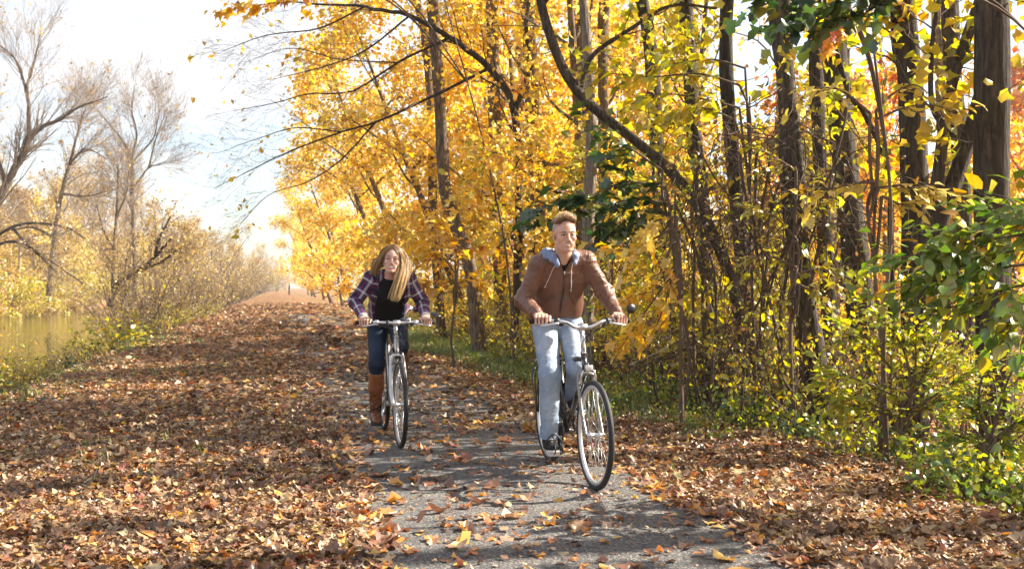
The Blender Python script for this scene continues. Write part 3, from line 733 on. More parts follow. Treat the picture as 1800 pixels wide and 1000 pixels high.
def head_parts(body, O, Rm, f, female, smile):
    p = lambda x, y, z: O + Rm @ (np.array([x, y, z]) * f)
    for s in (-1, 1):
        mb = MB(); g = p(0.0738, s * 0.0315, 0.0005); mb.add(*ball(g, 0.0125 * f, 20, 14, Rm), mi=0)
        gd = nrm(Rm @ np.array([1.0, -0.02 * s + (0.02 if not female else 0.0), -0.02]))
        # iris: a small cap set just proud of the eyeball
        q = rot_to(gd); mb.add(*ball(g + gd * 0.0022 * f, 0.0112 * f, 20, 14), mi=1) if False else None
        th = np.linspace(0.02, 0.58, 5); a = np.arange(18) * 2 * math.pi / 18; R_ = 0.01285 * f
        V = np.stack([np.repeat(np.cos(th), 18) * R_, np.outer(np.sin(th), np.cos(a)).ravel() * R_, np.outer(np.sin(th), np.sin(a)).ravel() * R_], -1) @ q.T + g
        j = np.arange(18); j2 = (j + 1) % 18
        mb.add(V, [np.concatenate([np.stack([r_ * 18 + j, (r_ + 1) * 18 + j, (r_ + 1) * 18 + j2, r_ * 18 + j2], -1) for r_ in range(4)]), np.array([np.arange(18)[::-1]])], mi=1)
        mb.build('eye', [M['white'], M['iris']], body)
        br = MB(); z = 0.0205 if female else 0.0165
        pts = [p(0.0895, s * 0.013, z), p(0.0895, s * 0.025, z + 0.0045), p(0.083, s * 0.040, z + 0.0045), p(0.073, s * 0.050, z - 0.001)]
        w = np.array([0.0030, 0.0038, 0.0038, 0.0034, 0.003, 0.0024, 0.0014]) * f * (0.85 if female else 1.05)
        V, fs = tube(spline(pts, 7), w[:len(spline(pts, 7))], 6); br.add(V, fs); br.build('eyebrow', M['brow'], body)
        ls = MB(); up = [p(0.0885 - 0.006 * t * t - (0.004 if s * t > 0 else 0) * abs(t), s * 0.0315 + t * 0.0150, 0.0008 + 0.0055 * (1 - t * t)) for t in np.linspace(-1, 1, 9)]
        ls.add(*tube(up, 0.0025 * f if female else 0.0019 * f, 5)); ls.build('eyelash', M['lash'], body)
    if True:
        g_ = 1.0 if smile > 0.6 else 0.55
        tm = MB(); ys = np.linspace(-0.0265, 0.0265, 10) * (1.0 if female else 0.85)
        for i in range(9):
            y = (ys[i] + ys[i + 1]) / 2; x = 0.0905 - 15 * y * y; h = (0.0132 - abs(y) * 0.15) * (1.0 if smile > 0.6 else 0.68)
            tm.add(*rbox(p(x, y, -0.0655 + 7.0 * y * y + (0.0 if smile > 0.6 else 0.0015)), (0.004 * f, 0.0064 * f, h * f), 0.0008 * f, Rm @ rotm('Z', math.atan(32 * y) * -1.0 * -1.0)))
        tm.build('teeth', M['teeth'], body)
def skin_color(base, O, Rm, f, female, smile, stub=None):
    base = np.array(base)
    def fn(V):
        q = ((V - O) @ Rm) / f; c = np.tile(base, (len(V), 1))
        def blob(c0, r): return np.exp(-(((q - np.array(c0)) / np.array(r)) ** 2).sum(1))
        for s in (-1, 1):
            w = 0.40 * blob((0.07, s * 0.042, -0.03), (0.03, 0.02, 0.02)); c += w[:, None] * (np.array([0.62, 0.27, 0.21]) - c) * (0.9 if female else 0.7)
            w = 0.25 * blob((-0.005, s * 0.078, -0.012), (0.03, 0.016, 0.035)); c += w[:, None] * (np.array([0.55, 0.22, 0.17]) - c)
        w = 0.35 * blob((0.108, 0, -0.035), (0.014, 0.014, 0.012)); c += w[:, None] * (np.array([0.60, 0.28, 0.22]) - c)
        lw = 0.031 if female else 0.029; zc = -0.061
        yy = q[:, 1] / lw; zm = zc - (0.009 if smile > 0.6 else 0.006) + 0.0085 * yy ** 2 * (1.0 if smile > 0.6 else 0.9)
        hh = (0.0135 if smile > 0.6 else 0.0078) * np.sqrt(np.clip(1 - yy ** 2, 0, 1))
        w = np.clip((hh - np.abs(q[:, 2] - zm)) / 0.0015 + 0.5, 0, 1) * (np.abs(yy) < 1) * (q[:, 0] > 0.068) * (q[:, 0] < 0.104)
        c += (w * (0.85 if female else 0.6))[:, None] * (np.array([0.52, 0.15, 0.13] if female else [0.46, 0.17, 0.14]) - c)
        if True:
            w = (q[:, 0] < 0.0865 - 14 * q[:, 1] ** 2) * (np.abs(q[:, 1]) < lw * 0.85) * (np.abs(q[:, 2] - (zc - 0.0055)) < 0.010) * (q[:, 0] > 0.05); c[w > 0] = (0.22, 0.06, 0.05)
        if stub is not None:
            n = vnoise(q, 120, 3) * 0.004
            line = 0.052 + 0.16 * np.clip(-q[:, 0] + 0.02, 0, 0.06) * -1
            w = np.clip((q[:, 2] - (0.055 - 0.75 * np.clip(0.045 - q[:, 0], 0, 0.09)) + n) / 0.012, 0, 1) * np.clip((0.062 - q[:, 0]) / 0.012, 0, 1)
            w *= (q[:, 2] > -0.06)
            c += (w * 0.62)[:, None] * (np.array(stub) - c)
        return c
    return fn
def strands(curves, w, n_out, rs, base, tipcol=None, jit=0.004, spread=None, var=0.25, taper=True, seg=10):
    """ribbons of hair interpolated between guide curves; curves: list of (k,3)"""
    G = np.stack([spline(c, seg)[:seg] if len(spline(c, seg)) >= seg else spline(c, seg) for c in curves])
    m = G.shape[1]; V = []; Cc = []
    for i in range(n_out):
        x = rs.random() * (len(G) - 1); a = int(x); t = x - a; a2 = min(a + 1, len(G) - 1)
        P = G[a] * (1 - t) + G[a2] * t
        sp = (spread[a] * (1 - t) + spread[a2] * t) if spread is not None else 0.01
        cl = int(x * 9) ; rc = np.random.default_rng(cl * 7 + 13); cofs = rc.normal(size=3) * sp * 1.1; cval = 1 + rc.normal() * 0.30; cph = rc.random(3) * 6.28
        off = rs.normal(size=3) * sp * 0.55 + cofs; ph = rs.random(3) * 6.28; fr = rs.uniform(4, 9, 3)
        tt = np.linspace(0, 1, m)[:, None]
        P = P + off * (0.35 + 0.65 * tt) + np.sin(ph + fr * tt) * jit * (0.3 + tt) + np.sin(cph + 5.0 * tt) * jit * 1.6 * tt
        P = P[:max(3, int(m * rs.uniform(0.75, 1.0)))]
        k = len(P); T = nrm(np.gradient(P, axis=0)); sd = nrm(np.cross(T, nrm(rs.normal(size=3) + np.array([0.6, 0, 0.2]))))
        ww = w * rs.uniform(0.6, 1.3) * (np.linspace(1, 0.25, k) if taper else np.ones(k))
        V.append((P, sd, ww)); c = np.array(base) * (1 + rs.normal() * var) * np.clip(cval, 0.45, 1.7)
        cc = c + (np.array(tipcol) * (1 + rs.normal() * var * .6) * np.clip(cval, 0.5, 1.5) - c) * np.linspace(0, 1, k)[:, None] ** 0.8 if tipcol is not None else np.tile(c, (k, 1))
        Cc.append(cc)
    mb = MB()
    for (P, sd, ww), cc in zip(V, Cc):
        k = len(P); A = P + sd * ww[:, None]; B = P - sd * ww[:, None]
        # thin three-sided strand: two edges and a raised spine
        Nn = nrm(np.cross(np.gradient(P, axis=0), sd)); Cn = P + Nn * ww[:, None] * 0.6
        j = np.arange(k - 1)
        F = np.concatenate([np.stack([j, j + 1, j + 1 + 2 * k, j + 2 * k], -1), np.stack([j + 2 * k, j + 1 + 2 * k, j + 1 + k, j + k], -1), np.stack([j + k, j + 1 + k, j + 1, j], -1)])
        c4 = np.concatenate([np.clip(cc, 0.003, 1), np.ones((k, 1))], 1)
        mb.add(np.concatenate([A, B, Cn]), [F], col=np.concatenate([c4, c4, c4]))
    return mb
def folds(V, bones, amp, freq=22, seed=0):
    """cloth creases running around the limbs, strongest near the joints"""
    o = np.zeros(len(V))
    for a, b, ga, gb in bones:
        d, s, th, L = seg_coord(V, a, b); t = np.clip(s / L, 0, 1)
        w = np.exp(-(d / 0.09) ** 2) * ((1 - t) ** 2 * ga + t ** 2 * gb + 0.15)
        q = np.stack([s * freq + 0.9 * np.sin(th + seed), np.cos(th) * 1.3, np.sin(th) * 1.3], -1)
        n = vnoise(q, 1.0, seed); o += w * (1 - 2 * np.abs(n)) * amp
    return o
def make_shoe(parent, ankle, toe, name, boot=False):
    """ankle joint and direction to the toes"""
    fd = nrm(toe); Rm = rot_to(fd, (0, 0, 1)); A = np.asarray(ankle, float)
    p = lambda x, y, z: A + Rm @ np.array([x, y, z])
    lo = A - 0.2; hi = A + 0.24
    if boot: lo = lo - (0, 0, 0); 
    S = SDF(*sgrid(lo, hi, 0.0045))
    S.cap(p(-0.035, 0, -0.055), p(0.065, 0, -0.058), 0.036, 0.038, 0.02); S.cap(p(0.05, 0, -0.06), p(0.155, 0, -0.068), 0.039, 0.030, 0.03, n=Rm[:, 1], st=1.25)
    S.cap(p(-0.012, 0, -0.04), p(-0.008, 0, 0.03 if not boot else 0.06), 0.038, 0.043, 0.03)
    S.fn(lo, hi, lambda X, Y, Z: (X - A[0]) * Rm[0, 2] + (Y - A[1]) * Rm[1, 2] + (Z - A[2]) * Rm[2, 2] + 0.086, 0.003, 's') if False else None
    return S, Rm, p
def shoe_pair_parts(person, ankle, toe, boot):
    S, Rm, p = make_shoe(person, ankle, toe, 'shoe', boot)
    A = np.asarray(ankle, float)
    # flat underside
    sl, (X, Y, Z) = S.sub(A - 0.3, A + 0.3)
    h = (X - A[0]) * Rm[0, 2] + (Y - A[1]) * Rm[1, 2] + (Z - A[2]) * Rm[2, 2]
    S.A[sl] = np.maximum(S.A[sl], -(h + 0.083))
    T = SDF(*sgrid(A - 0.2, A + 0.24, 0.0045))
    T.cap(p(-0.042, 0, -0.088), p(0.06, 0, -0.088), 0.038, 0.036, 0.02); T.cap(p(0.06, 0, -0.088), p(0.152, 0, -0.088), 0.036, 0.036, 0.02, n=Rm[:, 1], st=1.22)
    T.A[:] = np.maximum(T.A, np.abs((T.ax[0].reshape(-1, 1, 1) - A[0]) * Rm[0, 2] + (T.ax[1].reshape(1, -1, 1) - A[1]) * Rm[1, 2] + (T.ax[2].reshape(1, 1, -1) - A[2]) * Rm[2, 2] + 0.089) - (0.014 if not boot else 0.008))
    if not boot:
        sh = sdf_obj(S, 'shoe', M['canvas'], person)
        sdf_obj(T, 'sole', M['rubberwhite'], sh)
        tc = SDF(*sgrid(A - 0.2, A + 0.24, 0.0045)); tc.ell(p(0.158, 0, -0.074), (0.035, 0.043, 0.020), 0.01, Rm); sdf_obj(tc, 'toe_cap', M['rubberwhite'], sh)
        lc = MB()
        for i in range(4):
            x = 0.045 + 0.022 * i; z = -0.005 - 0.011 * i
            lc.add(*tube(spline([p(x, -0.02, z - 0.004), p(x + 0.006, 0, z + 0.004), p(x, 0.02, z - 0.004)], 8), 0.0028, 5))
        lc.build('laces', M['rubberwhite'], sh)
        return sh
    return S, T, Rm, p

# ----------------------------------------------------------------- the man
def make_man(bk, grip, ped, loc, rz):
    P = empty('person', loc, rz)
    tag(P, 'young man in a brown jacket and pale blue jeans riding the black bicycle', 'person')
    O = np.array([0.195, -0.072, 1.628]); Rm = rot_to((1.0, 0.0, -0.07), (-0.05, -0.045, 1)); f = 1.0
    pelvis = np.array([-0.19, 0, 1.03]); waist = np.array([-0.13, -0.02, 1.16]); chest = np.array([-0.01, -0.045, 1.34]); up = np.array([0.065, -0.055, 1.452])
    neck = np.array([0.110, -0.062, 1.492]); skull = O + Rm @ np.array([-0.03, 0, -0.05])
    sh = {-1: np.array([0.07, -0.216, 1.425]), 1: np.array([0.055, 0.118, 1.460])}
    hp = {-1: np.array([-0.17, -0.105, 1.0]), 1: np.array([-0.17, 0.080, 1.0])}
    gr = {}; gax = {}; wr = {}; el = {}; kn = {}; an = {}
    for s in (-1, 1):
        g = grip[s]; i = np.argmin(np.abs(np.abs(g[:, 1]) - 0.268)); gr[s] = g[i]; gax[s] = nrm(g[i + 1] - g[i - 1]) 
        wr[s] = gr[s] + np.array([-0.068, s * 0.008, 0.042])
        el[s] = ik(sh[s], wr[s], 0.262, 0.242, (-0.8, s * (0.40 if s < 0 else 0.55), -0.40))
        an[s] = ped[s] + np.array([-0.075, s * 0.012 if s < 0 else -0.02, 0.105])
        kn[s] = ik(hp[s], an[s], 0.43, 0.42, (1.0, -0.16 if s < 0 else -0.20, 0.3))
    # body: one continuous figure
    xs = axis_grid(-0.45, 0.62, 0.009, [(0.04, 0.32, 0.0030), (0.22, 0.40, 0.003)])
    ys = axis_grid(-0.46, 0.46, 0.009, [(-0.36, -0.19, 0.0030), (-0.16, 0.02, 0.0026), (0.19, 0.36, 0.0030)])
    zs = axis_grid(0.02, 1.80, 0.009, [(1.0, 1.12, 0.0028), (1.49, 1.73, 0.0024)])
    S = SDF(xs, ys, zs)
    S.cap(pelvis, waist, 0.105, 0.098, 0.03, YA, 1.3); S.cap(waist, chest, 0.098, 0.11, 0.03, YA, 1.3); S.cap(chest, up, 0.105, 0.075, 0.03, YA, 1.5)
    S.cap(up, neck, 0.07, 0.06, 0.03); S.cap(neck - (0, 0, 0.02), skull, 0.059, 0.055, 0.025)
    for s in (-1, 1):
        S.cap(up + (0, s * 0.04, 0.0), sh[s], 0.055, 0.052, 0.03); S.cap(sh[s], el[s], 0.046, 0.038, 0.02); S.cap(el[s], wr[s], 0.037, 0.025, 0.02, )
        hand(S, gr[s], gax[s], wr[s], 1.0)
        S.cap(hp[s], kn[s], 0.078, 0.052, 0.03); S.cap(kn[s], an[s], 0.05, 0.034, 0.02); S.cap(an[s], an[s] + (0.07, 0, -0.05), 0.026, 0.020, 0.02)
    head(S, O, Rm, f, False, 0.4)
    body = sdf_obj(S, 'body', M['skin'], P, skin_color((0.56, 0.335, 0.245), O, Rm, f, False, 0.4, stub=(0.16, 0.11, 0.085)))
    head_parts(body, O, Rm, f, False, 0.4)
    p = lambda x, y, z: O + Rm @ (np.array([x, y, z]) * f)
    # hair: short sides are on the skin, a swept-up quiff on top
    H = SDF(*sgrid(O + (-0.17, -0.12, 0.0), O + (0.17, 0.12, 0.2), 0.004))
    H.ell(p(-0.020, 0, 0.085), (0.085, 0.066, 0.046), 0.02, Rm); H.ell(p(0.020, 0.002, 0.092), (0.036, 0.055, 0.026), 0.02, Rm @ rotm('Y', -0.4))
    H.cap(p(-0.078, -0.03, 0.07), p(-0.078, 0.03, 0.07), 0.02, 0.02, 0.03)
    def hcol(V):
        q = (V - O) @ Rm; t = np.clip((q[:, 2] - 0.075) / 0.06, 0, 1)[:, None]
        return np.array([0.075, 0.040, 0.020]) * (1 - t) + np.array([0.27, 0.16, 0.075]) * t
    hr = sdf_obj(H, 'hair', M['hair'], P, hcol, lambda V: 0.004 * vnoise((V - O) @ Rm * np.array([20, 120, 40]), 1.0, 5))
    rs = np.random.default_rng(3); cs = []
    for i in range(460):
        y = rs.uniform(-0.062, 0.062); x = rs.uniform(-0.085, 0.060); fr = np.clip((x + 0.085) / 0.16, 0, 1)
        z = 0.112 - 1.6 * (x + 0.02) ** 2 * (1.6 if x > 0.02 else 1) - 9 * y * y; h = 0.016 + 0.036 * fr ** 1.2 - 2.5 * y * y + rs.uniform(-0.004, 0.006)
        z = max(z, 0.083); cs.append([p(x, y, z - 0.006), p(x + 0.018 * fr, y * 1.06, z + 0.5 * h), p(x + 0.004 * fr - 0.008, y * 1.05 + 0.006, z + 0.92 * h), p(x - 0.036, y * 1.02 + 0.018, z + h * 0.95 + 0.002)])
    order = np.argsort([c[0][1] for c in cs]); cs = [cs[i] for i in order]
    mb = MB(); allc = []
    for c in cs: allc.append(strands([c, c], 0.0012, 8, rs, (0.16, 0.085, 0.038), (0.66, 0.44, 0.21), 0.0012, np.array([0.0045, 0.0045]), 0.25, seg=8))
    for m_ in allc:
        o = mb.n
        for Fq, Mq in zip(m_.F, m_.M): mb.F.append(Fq + o); mb.M.append(Mq)
        mb.V += m_.V; mb.C += m_.C; mb.n += m_.n
    mb.build('quiff', M['hair'], hr)
    # T-shirt under the open collar
    T = SDF(*sgrid((-0.12, -0.2, 1.28), (0.24, 0.1, 1.57), 0.006))
    T.cap(chest, up, 0.113, 0.083, 0.03, YA, 1.45); T.cap(up, neck + (0.0, 0, -0.008), 0.078, 0.066, 0.03)
    sdf_obj(T, 'shirt', M['blackcloth'], P)
    # jacket
    J = SDF(*sgrid((-0.36, -0.48, 0.98), (0.36, 0.48, 1.60), 0.0055))
    hem = np.array([-0.16, -0.01, 1.10])
    J.cap(hem, waist, 0.122, 0.122, 0.03, YA, 1.34); J.cap(waist, chest, 0.124, 0.128, 0.04, YA, 1.36); J.cap(chest, up, 0.124, 0.090, 0.04, YA, 1.55)
    J.cap(up + (-0.01, 0, 0.0), neck + (-0.005, 0, -0.008), 0.085, 0.074, 0.03)
    for s in (-1, 1):
        J.cap(up + (-0.01, s * 0.05, 0.005), sh[s] + (0, 0, 0.004), 0.070, 0.064, 0.04); J.cap(sh[s], el[s], 0.064, 0.053, 0.03); 
        we = wr[s] + nrm(el[s] - wr[s]) * 0.03; J.cap(el[s], we, 0.052, 0.041, 0.025)
        J.cap(we, we + nrm(wr[s] - el[s]) * 0.012, 0.044, 0.042, 0.008)
    # cut at the hem, V opening at the neck
    J.A[:, :, :] = np.maximum(J.A, np.where(np.abs(J.ax[1].reshape(1, -1, 1)) < 0.20 + 0.0 * J.ax[0].reshape(-1, 1, 1), -(J.ax[2].reshape(1, 1, -1) - 1.062 - 0.18 * (J.ax[0].reshape(-1, 1, 1) + 0.05)), -1.0))
    vn = neck + np.array([0.075, 0, 0.03])
    def vcut(X, Y, Z):
        w_ = np.clip((Z - 1.375) * 0.62, 0, 1) ; return np.maximum(np.abs(Y + 0.056) - w_ * 0.62, np.maximum(-(X - 0.075), 1.38 - Z))
    J.fn((0.0, -0.2, 1.33), (0.33, 0.12, 1.60), vcut, 0.008, 's')
    J.ell(neck + (0.02, 0, 0.055), (0.085, 0.072, 0.06), 0.01, op='s')
    bones = [(sh[s], el[s], 0.5, 1.0) for s in (-1, 1)] + [(el[s], wr[s], 1.0, 0.5) for s in (-1, 1)]
    def jd(V):
        o = folds(V, bones, 0.0085, 24, 2) + folds(V, bones, 0.0045, 55, 21)
        tz = np.exp(-((V[:, 1] + 0.03) / 0.17) ** 2)
        o += tz * 0.005 * (1 - 2 * np.abs(vnoise(np.stack([V[:, 0] * 6, V[:, 1] * 8 + V[:, 2] * 9, V[:, 2] * 15], -1), 1.0, 9))) 
        # quilted shoulder seams
        q = np.exp(-((V[:, 2] - 1.485) / 0.035) ** 2) * (np.abs(V[:, 1] + 0.045) > 0.10) * (V[:, 0] > -0.05)
        o += q * 0.0016 * np.sin((V[:, 1]) * 420)
        o -= 0.004 * np.exp(-((V[:, 1] - (-0.055 + 0.25 * (1.39 - V[:, 2]) * 0.2)) / 0.006) ** 2) * (V[:, 0] > 0.0)
        for s in (-1, 1):    # seam where the sleeve meets the body
            d_ = np.abs((V - (sh[s] + (0, -s * 0.012, 0))) @ nrm(np.array([0.1, s * 1.0, -0.35]))); o -= 0.0035 * np.exp(-(d_ / 0.005) ** 2) * (np.linalg.norm(V - sh[s], axis=1) < 0.13)
        return o
    def jcol(V):
        n = vnoise(V, 9, 4); c = np.array([0.150, 0.070, 0.043]) * (1 + 0.16 * n[:, None]); return c
    jk = sdf_obj(J, 'jacket', M['leather'], P, jcol, jd)
    # zip, collar ends
    zp = MB(); zl = []
    Vj = np.array([v.co[:] for v in jk.data.vertices])
    def surf(x_dir_y, z, off=0.002):
        m_ = (np.abs(Vj[:, 1] - x_dir_y) < 0.012) & (np.abs(Vj[:, 2] - z) < 0.012)
        if not m_.any(): return None
        return np.array([Vj[m_, 0].max() + off, x_dir_y, z])
    for i in range(14):
        z = 1.372 - i * 0.021; q = surf(-0.055 + 0.05 * (1.372 - z), z, -0.001)
        if q is not None: zl.append(q)
    if len(zl) > 3:
        zp.add(*tube(np.array(zl), 0.0042, 6)); zp.add(*ball(zl[0] + (0.004, 0, 0.004), (0.004, 0.005, 0.012), 8, 6), mi=1)
    zp.build('zip', [M['chain'], M['steel']], jk)
    pk = MB(); q = [surf(0.005 - 0.1 * (1.32 - z) * 0.0, z, 0.0005) for z in np.linspace(1.325, 1.235, 7)]; q = [a for a in q if a is not None]
    if len(q) > 3: pk.add(*tube(np.array(q), 0.0028, 5))
    for s in (-1, 1):
        q = [surf(-0.055 + s * (0.05 + 0.075 * t), 1.215 - 0.07 * t, 0.0003) for t in np.linspace(0, 1, 7)]; q = [a for a in q if a is not None]
        if len(q) > 3: pk.add(*tube(np.array(q), 0.0026, 5))
    pk.build('pocket_zip', M['chain'], jk)
    for s in (-1, 1):
        cu = MB(); we = wr[s] + nrm(el[s] - wr[s]) * 0.022; d = nrm(wr[s] - el[s]); Rr = rot_to(d)
        a = np.arange(24) * 2 * math.pi / 24
        for t_ in (-0.022, 0.012):
            V, fs = ring((0, 0, 0), 0.0455 if t_ < 0 else 0.043, 0.0035, 'x', 28, 8); cu.add(V @ Rr.T + we + d * t_, fs)
        cu.add(*ball(we + Rr @ np.array([0, -s * 0.03, -0.034]), 0.006, 8, 6), mi=1)
        cu.build('cuff', [M['cuffleather'], M['steel']], jk)
    # hood of the sweatshirt under the jacket
    hd = SDF(*sgrid(neck + (-0.26, -0.22, -0.14), neck + (0.2, 0.22, 0.14), 0.005))
    prof = [(0.100, -0.060, -0.066, 0.012, 1.3), (0.070, -0.082, -0.022, 0.015, 1.7), (0.010, -0.105, 0.010, 0.017, 2.3), (-0.06, -0.110, 0.022, 0.020, 2.6), (-0.125, -0.04, 0.012, 0.030, 1.6), (-0.125, 0.03, 0.012, 0.030, 1.6), (-0.07, 0.088, 0.024, 0.020, 2.0), (0.005, 0.090, 0.016, 0.016, 1.8), (0.062, 0.076, -0.014, 0.014, 1.5), (0.096, 0.060, -0.058, 0.011, 1.3)]
    for a, b in zip(prof[:-1], prof[1:]):
        y = (a[1] + b[1]) / 2; hd.cap(neck + a[:3], neck + b[:3], a[3], b[3], 0.014, (0.0, y * 8, -0.75 if abs(y) > 0.03 else -0.2), (a[4] + b[4]) / 2)
    hd.ell(neck + (-0.105, 0, 0.056), (0.085, 0.085, 0.045), 0.02, op='s')
    hd.ell(neck + (-0.03, -0.085, 0.062), (0.06, 0.028, 0.022), 0.012, op='s')
    ho = sdf_obj(hd, 'hood', M['hoodcloth'], P, None, lambda V: 0.004 * (1 - 2 * np.abs(vnoise(V, 26, 7))))
    ln = SDF(*sgrid(neck + (-0.26, -0.22, -0.14), neck + (0.2, 0.22, 0.14), 0.005))
    ln.cap(neck + (-0.11, -0.075, 0.040), neck + (-0.03, -0.102, 0.047), 0.014, 0.010, 0.01); ln.cap(neck + (-0.11, -0.075, 0.040), neck + (-0.14, 0.02, 0.040), 0.014, 0.014, 0.01)
    sdf_obj(ln, 'hood_lining', M['lining'], ho)
    ds = MB()
    for s, L in ((-1, 0.165), (1, 0.19)):
        a0 = neck + np.array([0.095, -0.005 + s * 0.055, -0.048]); pts = [a0]
        for t in np.linspace(0.25, 1, 5):
            y = a0[1] + s * (0.055 if s < 0 else 0.012) * t; z = a0[2] - L * t; q = surf(y, z, 0.004); pts.append(q if q is not None else np.array([pts[-1][0], y, z]))
        pts = np.array(pts); sp_ = spline(pts, 20); ds.add(*tube(sp_, 0.0027, 6)); ds.add(*ball(sp_[-1], (0.005, 0.005, 0.008), 8, 6))
    ds.build('drawstring', M['cord'], ho)
    # jeans
    D = SDF(*sgrid((-0.42, -0.34, 0.10), (0.5, 0.34, 1.2), 0.0065))
    D.cap(pelvis + (0.0, 0, 0.0), pelvis + (0.035, 0, 0.09), 0.118, 0.112, 0.03, YA, 1.32)
    lb = []
    for s in (-1, 1):
        D.cap(hp[s], kn[s], 0.092, 0.069, 0.025); D.cap(kn[s], an[s] + (0, 0, -0.005), 0.068, 0.060, 0.03); lb += [(hp[s], kn[s], 1.0, 0.9), (kn[s], an[s], 0.9, 1.0)]
        lo_ = an[s] + (kn[s] - an[s]) * 0.0; d = nrm(an[s] - kn[s])
        sl, (X, Y, Z) = D.sub(an[s] - 0.16, an[s] + 0.16); D.A[sl] = np.maximum(D.A[sl], (X - an[s][0]) * d[0] + (Y - an[s][1]) * d[1] + (Z - an[s][2]) * d[2] - 0.018)
    def dcol(V):
        c = np.tile(np.array([0.215, 0.285, 0.395]), (len(V), 1)); fade = np.zeros(len(V))
        for a, b, _, _ in lb:
            d, s_, th, L = seg_coord(V, a, b); fr = ((V - (np.asarray(a) + (np.asarray(b) - np.asarray(a)) * np.clip(s_ / L, 0, 1)[:, None])) @ nrm(np.array([0.8, 0, 0.6]))) / 0.08
            fade = np.maximum(fade, np.clip(fr, 0, 1) * np.exp(-((s_ / L - 0.55) / 0.45) ** 2) * (d < 0.12))
        n = vnoise(V, 14, 8)
        fade = np.clip(fade * 0.8 + 0.2 * n, 0, 1)[:, None]
        c = c + fade * (np.array([0.46, 0.53, 0.61]) - c); c *= (1 + 0.10 * vnoise(V * np.array([1, 1, 0.6]), 45, 2))[:, None]
        return c
    jn = sdf_obj(D, 'jeans', M['denim'], P, dcol, lambda V: folds(V, lb, 0.0065, 26, 6) + 0.002 * (1 - 2 * np.abs(vnoise(V * np.array([1, 1, 2]), 22, 4))))
    sm = MB()
    for s in (-1, 1):
        d = nrm(an[s] - kn[s]); Rr = rot_to(d, (1, 0, 0)); V, fs = ring((0, 0, 0), 0.0615, 0.0035, 'x', 30, 6); sm.add(V @ Rr.T + an[s] + d * 0.012, fs)
    sm.build('hem', M['denimseam'], jn)
    for s in (-1, 1): shoe_pair_parts(P, an[s] + np.array([0, 0, 0.002]), (1.0, -s * -0.06, -0.10 if s < 0 else -0.22), False)
    # watch on the left wrist
    w = wr[1] + nrm(el[1] - wr[1]) * 0.012; d = nrm(wr[1] - el[1]); Rr = rot_to(d); wm = MB(); V, fs = ring((0, 0, 0), 0.0305, 0.0045, 'x', 28, 8); V[:, 0] *= 2.0
    wm.add(V @ Rr.T + w, fs); fp = w + Rr @ np.array([0, 0.006, 0.031])
    wo = wm.build('watch', [M['blackplastic']], P)
    wf = MB(); q = rot_to(Rr @ np.array([0, 0.2, 1.0]), d); V, fs = lathe_y((0, 0, 0), [(0.020, -0.004), (0.020, 0.005), (0.016, 0.006), (0.016, 0.003), (0.0001, 0.003), (0.0001, -0.004)], 24)
    wf.add((V[:, [1, 0, 2]]) @ q.T + fp, fs); wf.build('watch_face', M['steel'], wo)
    return P

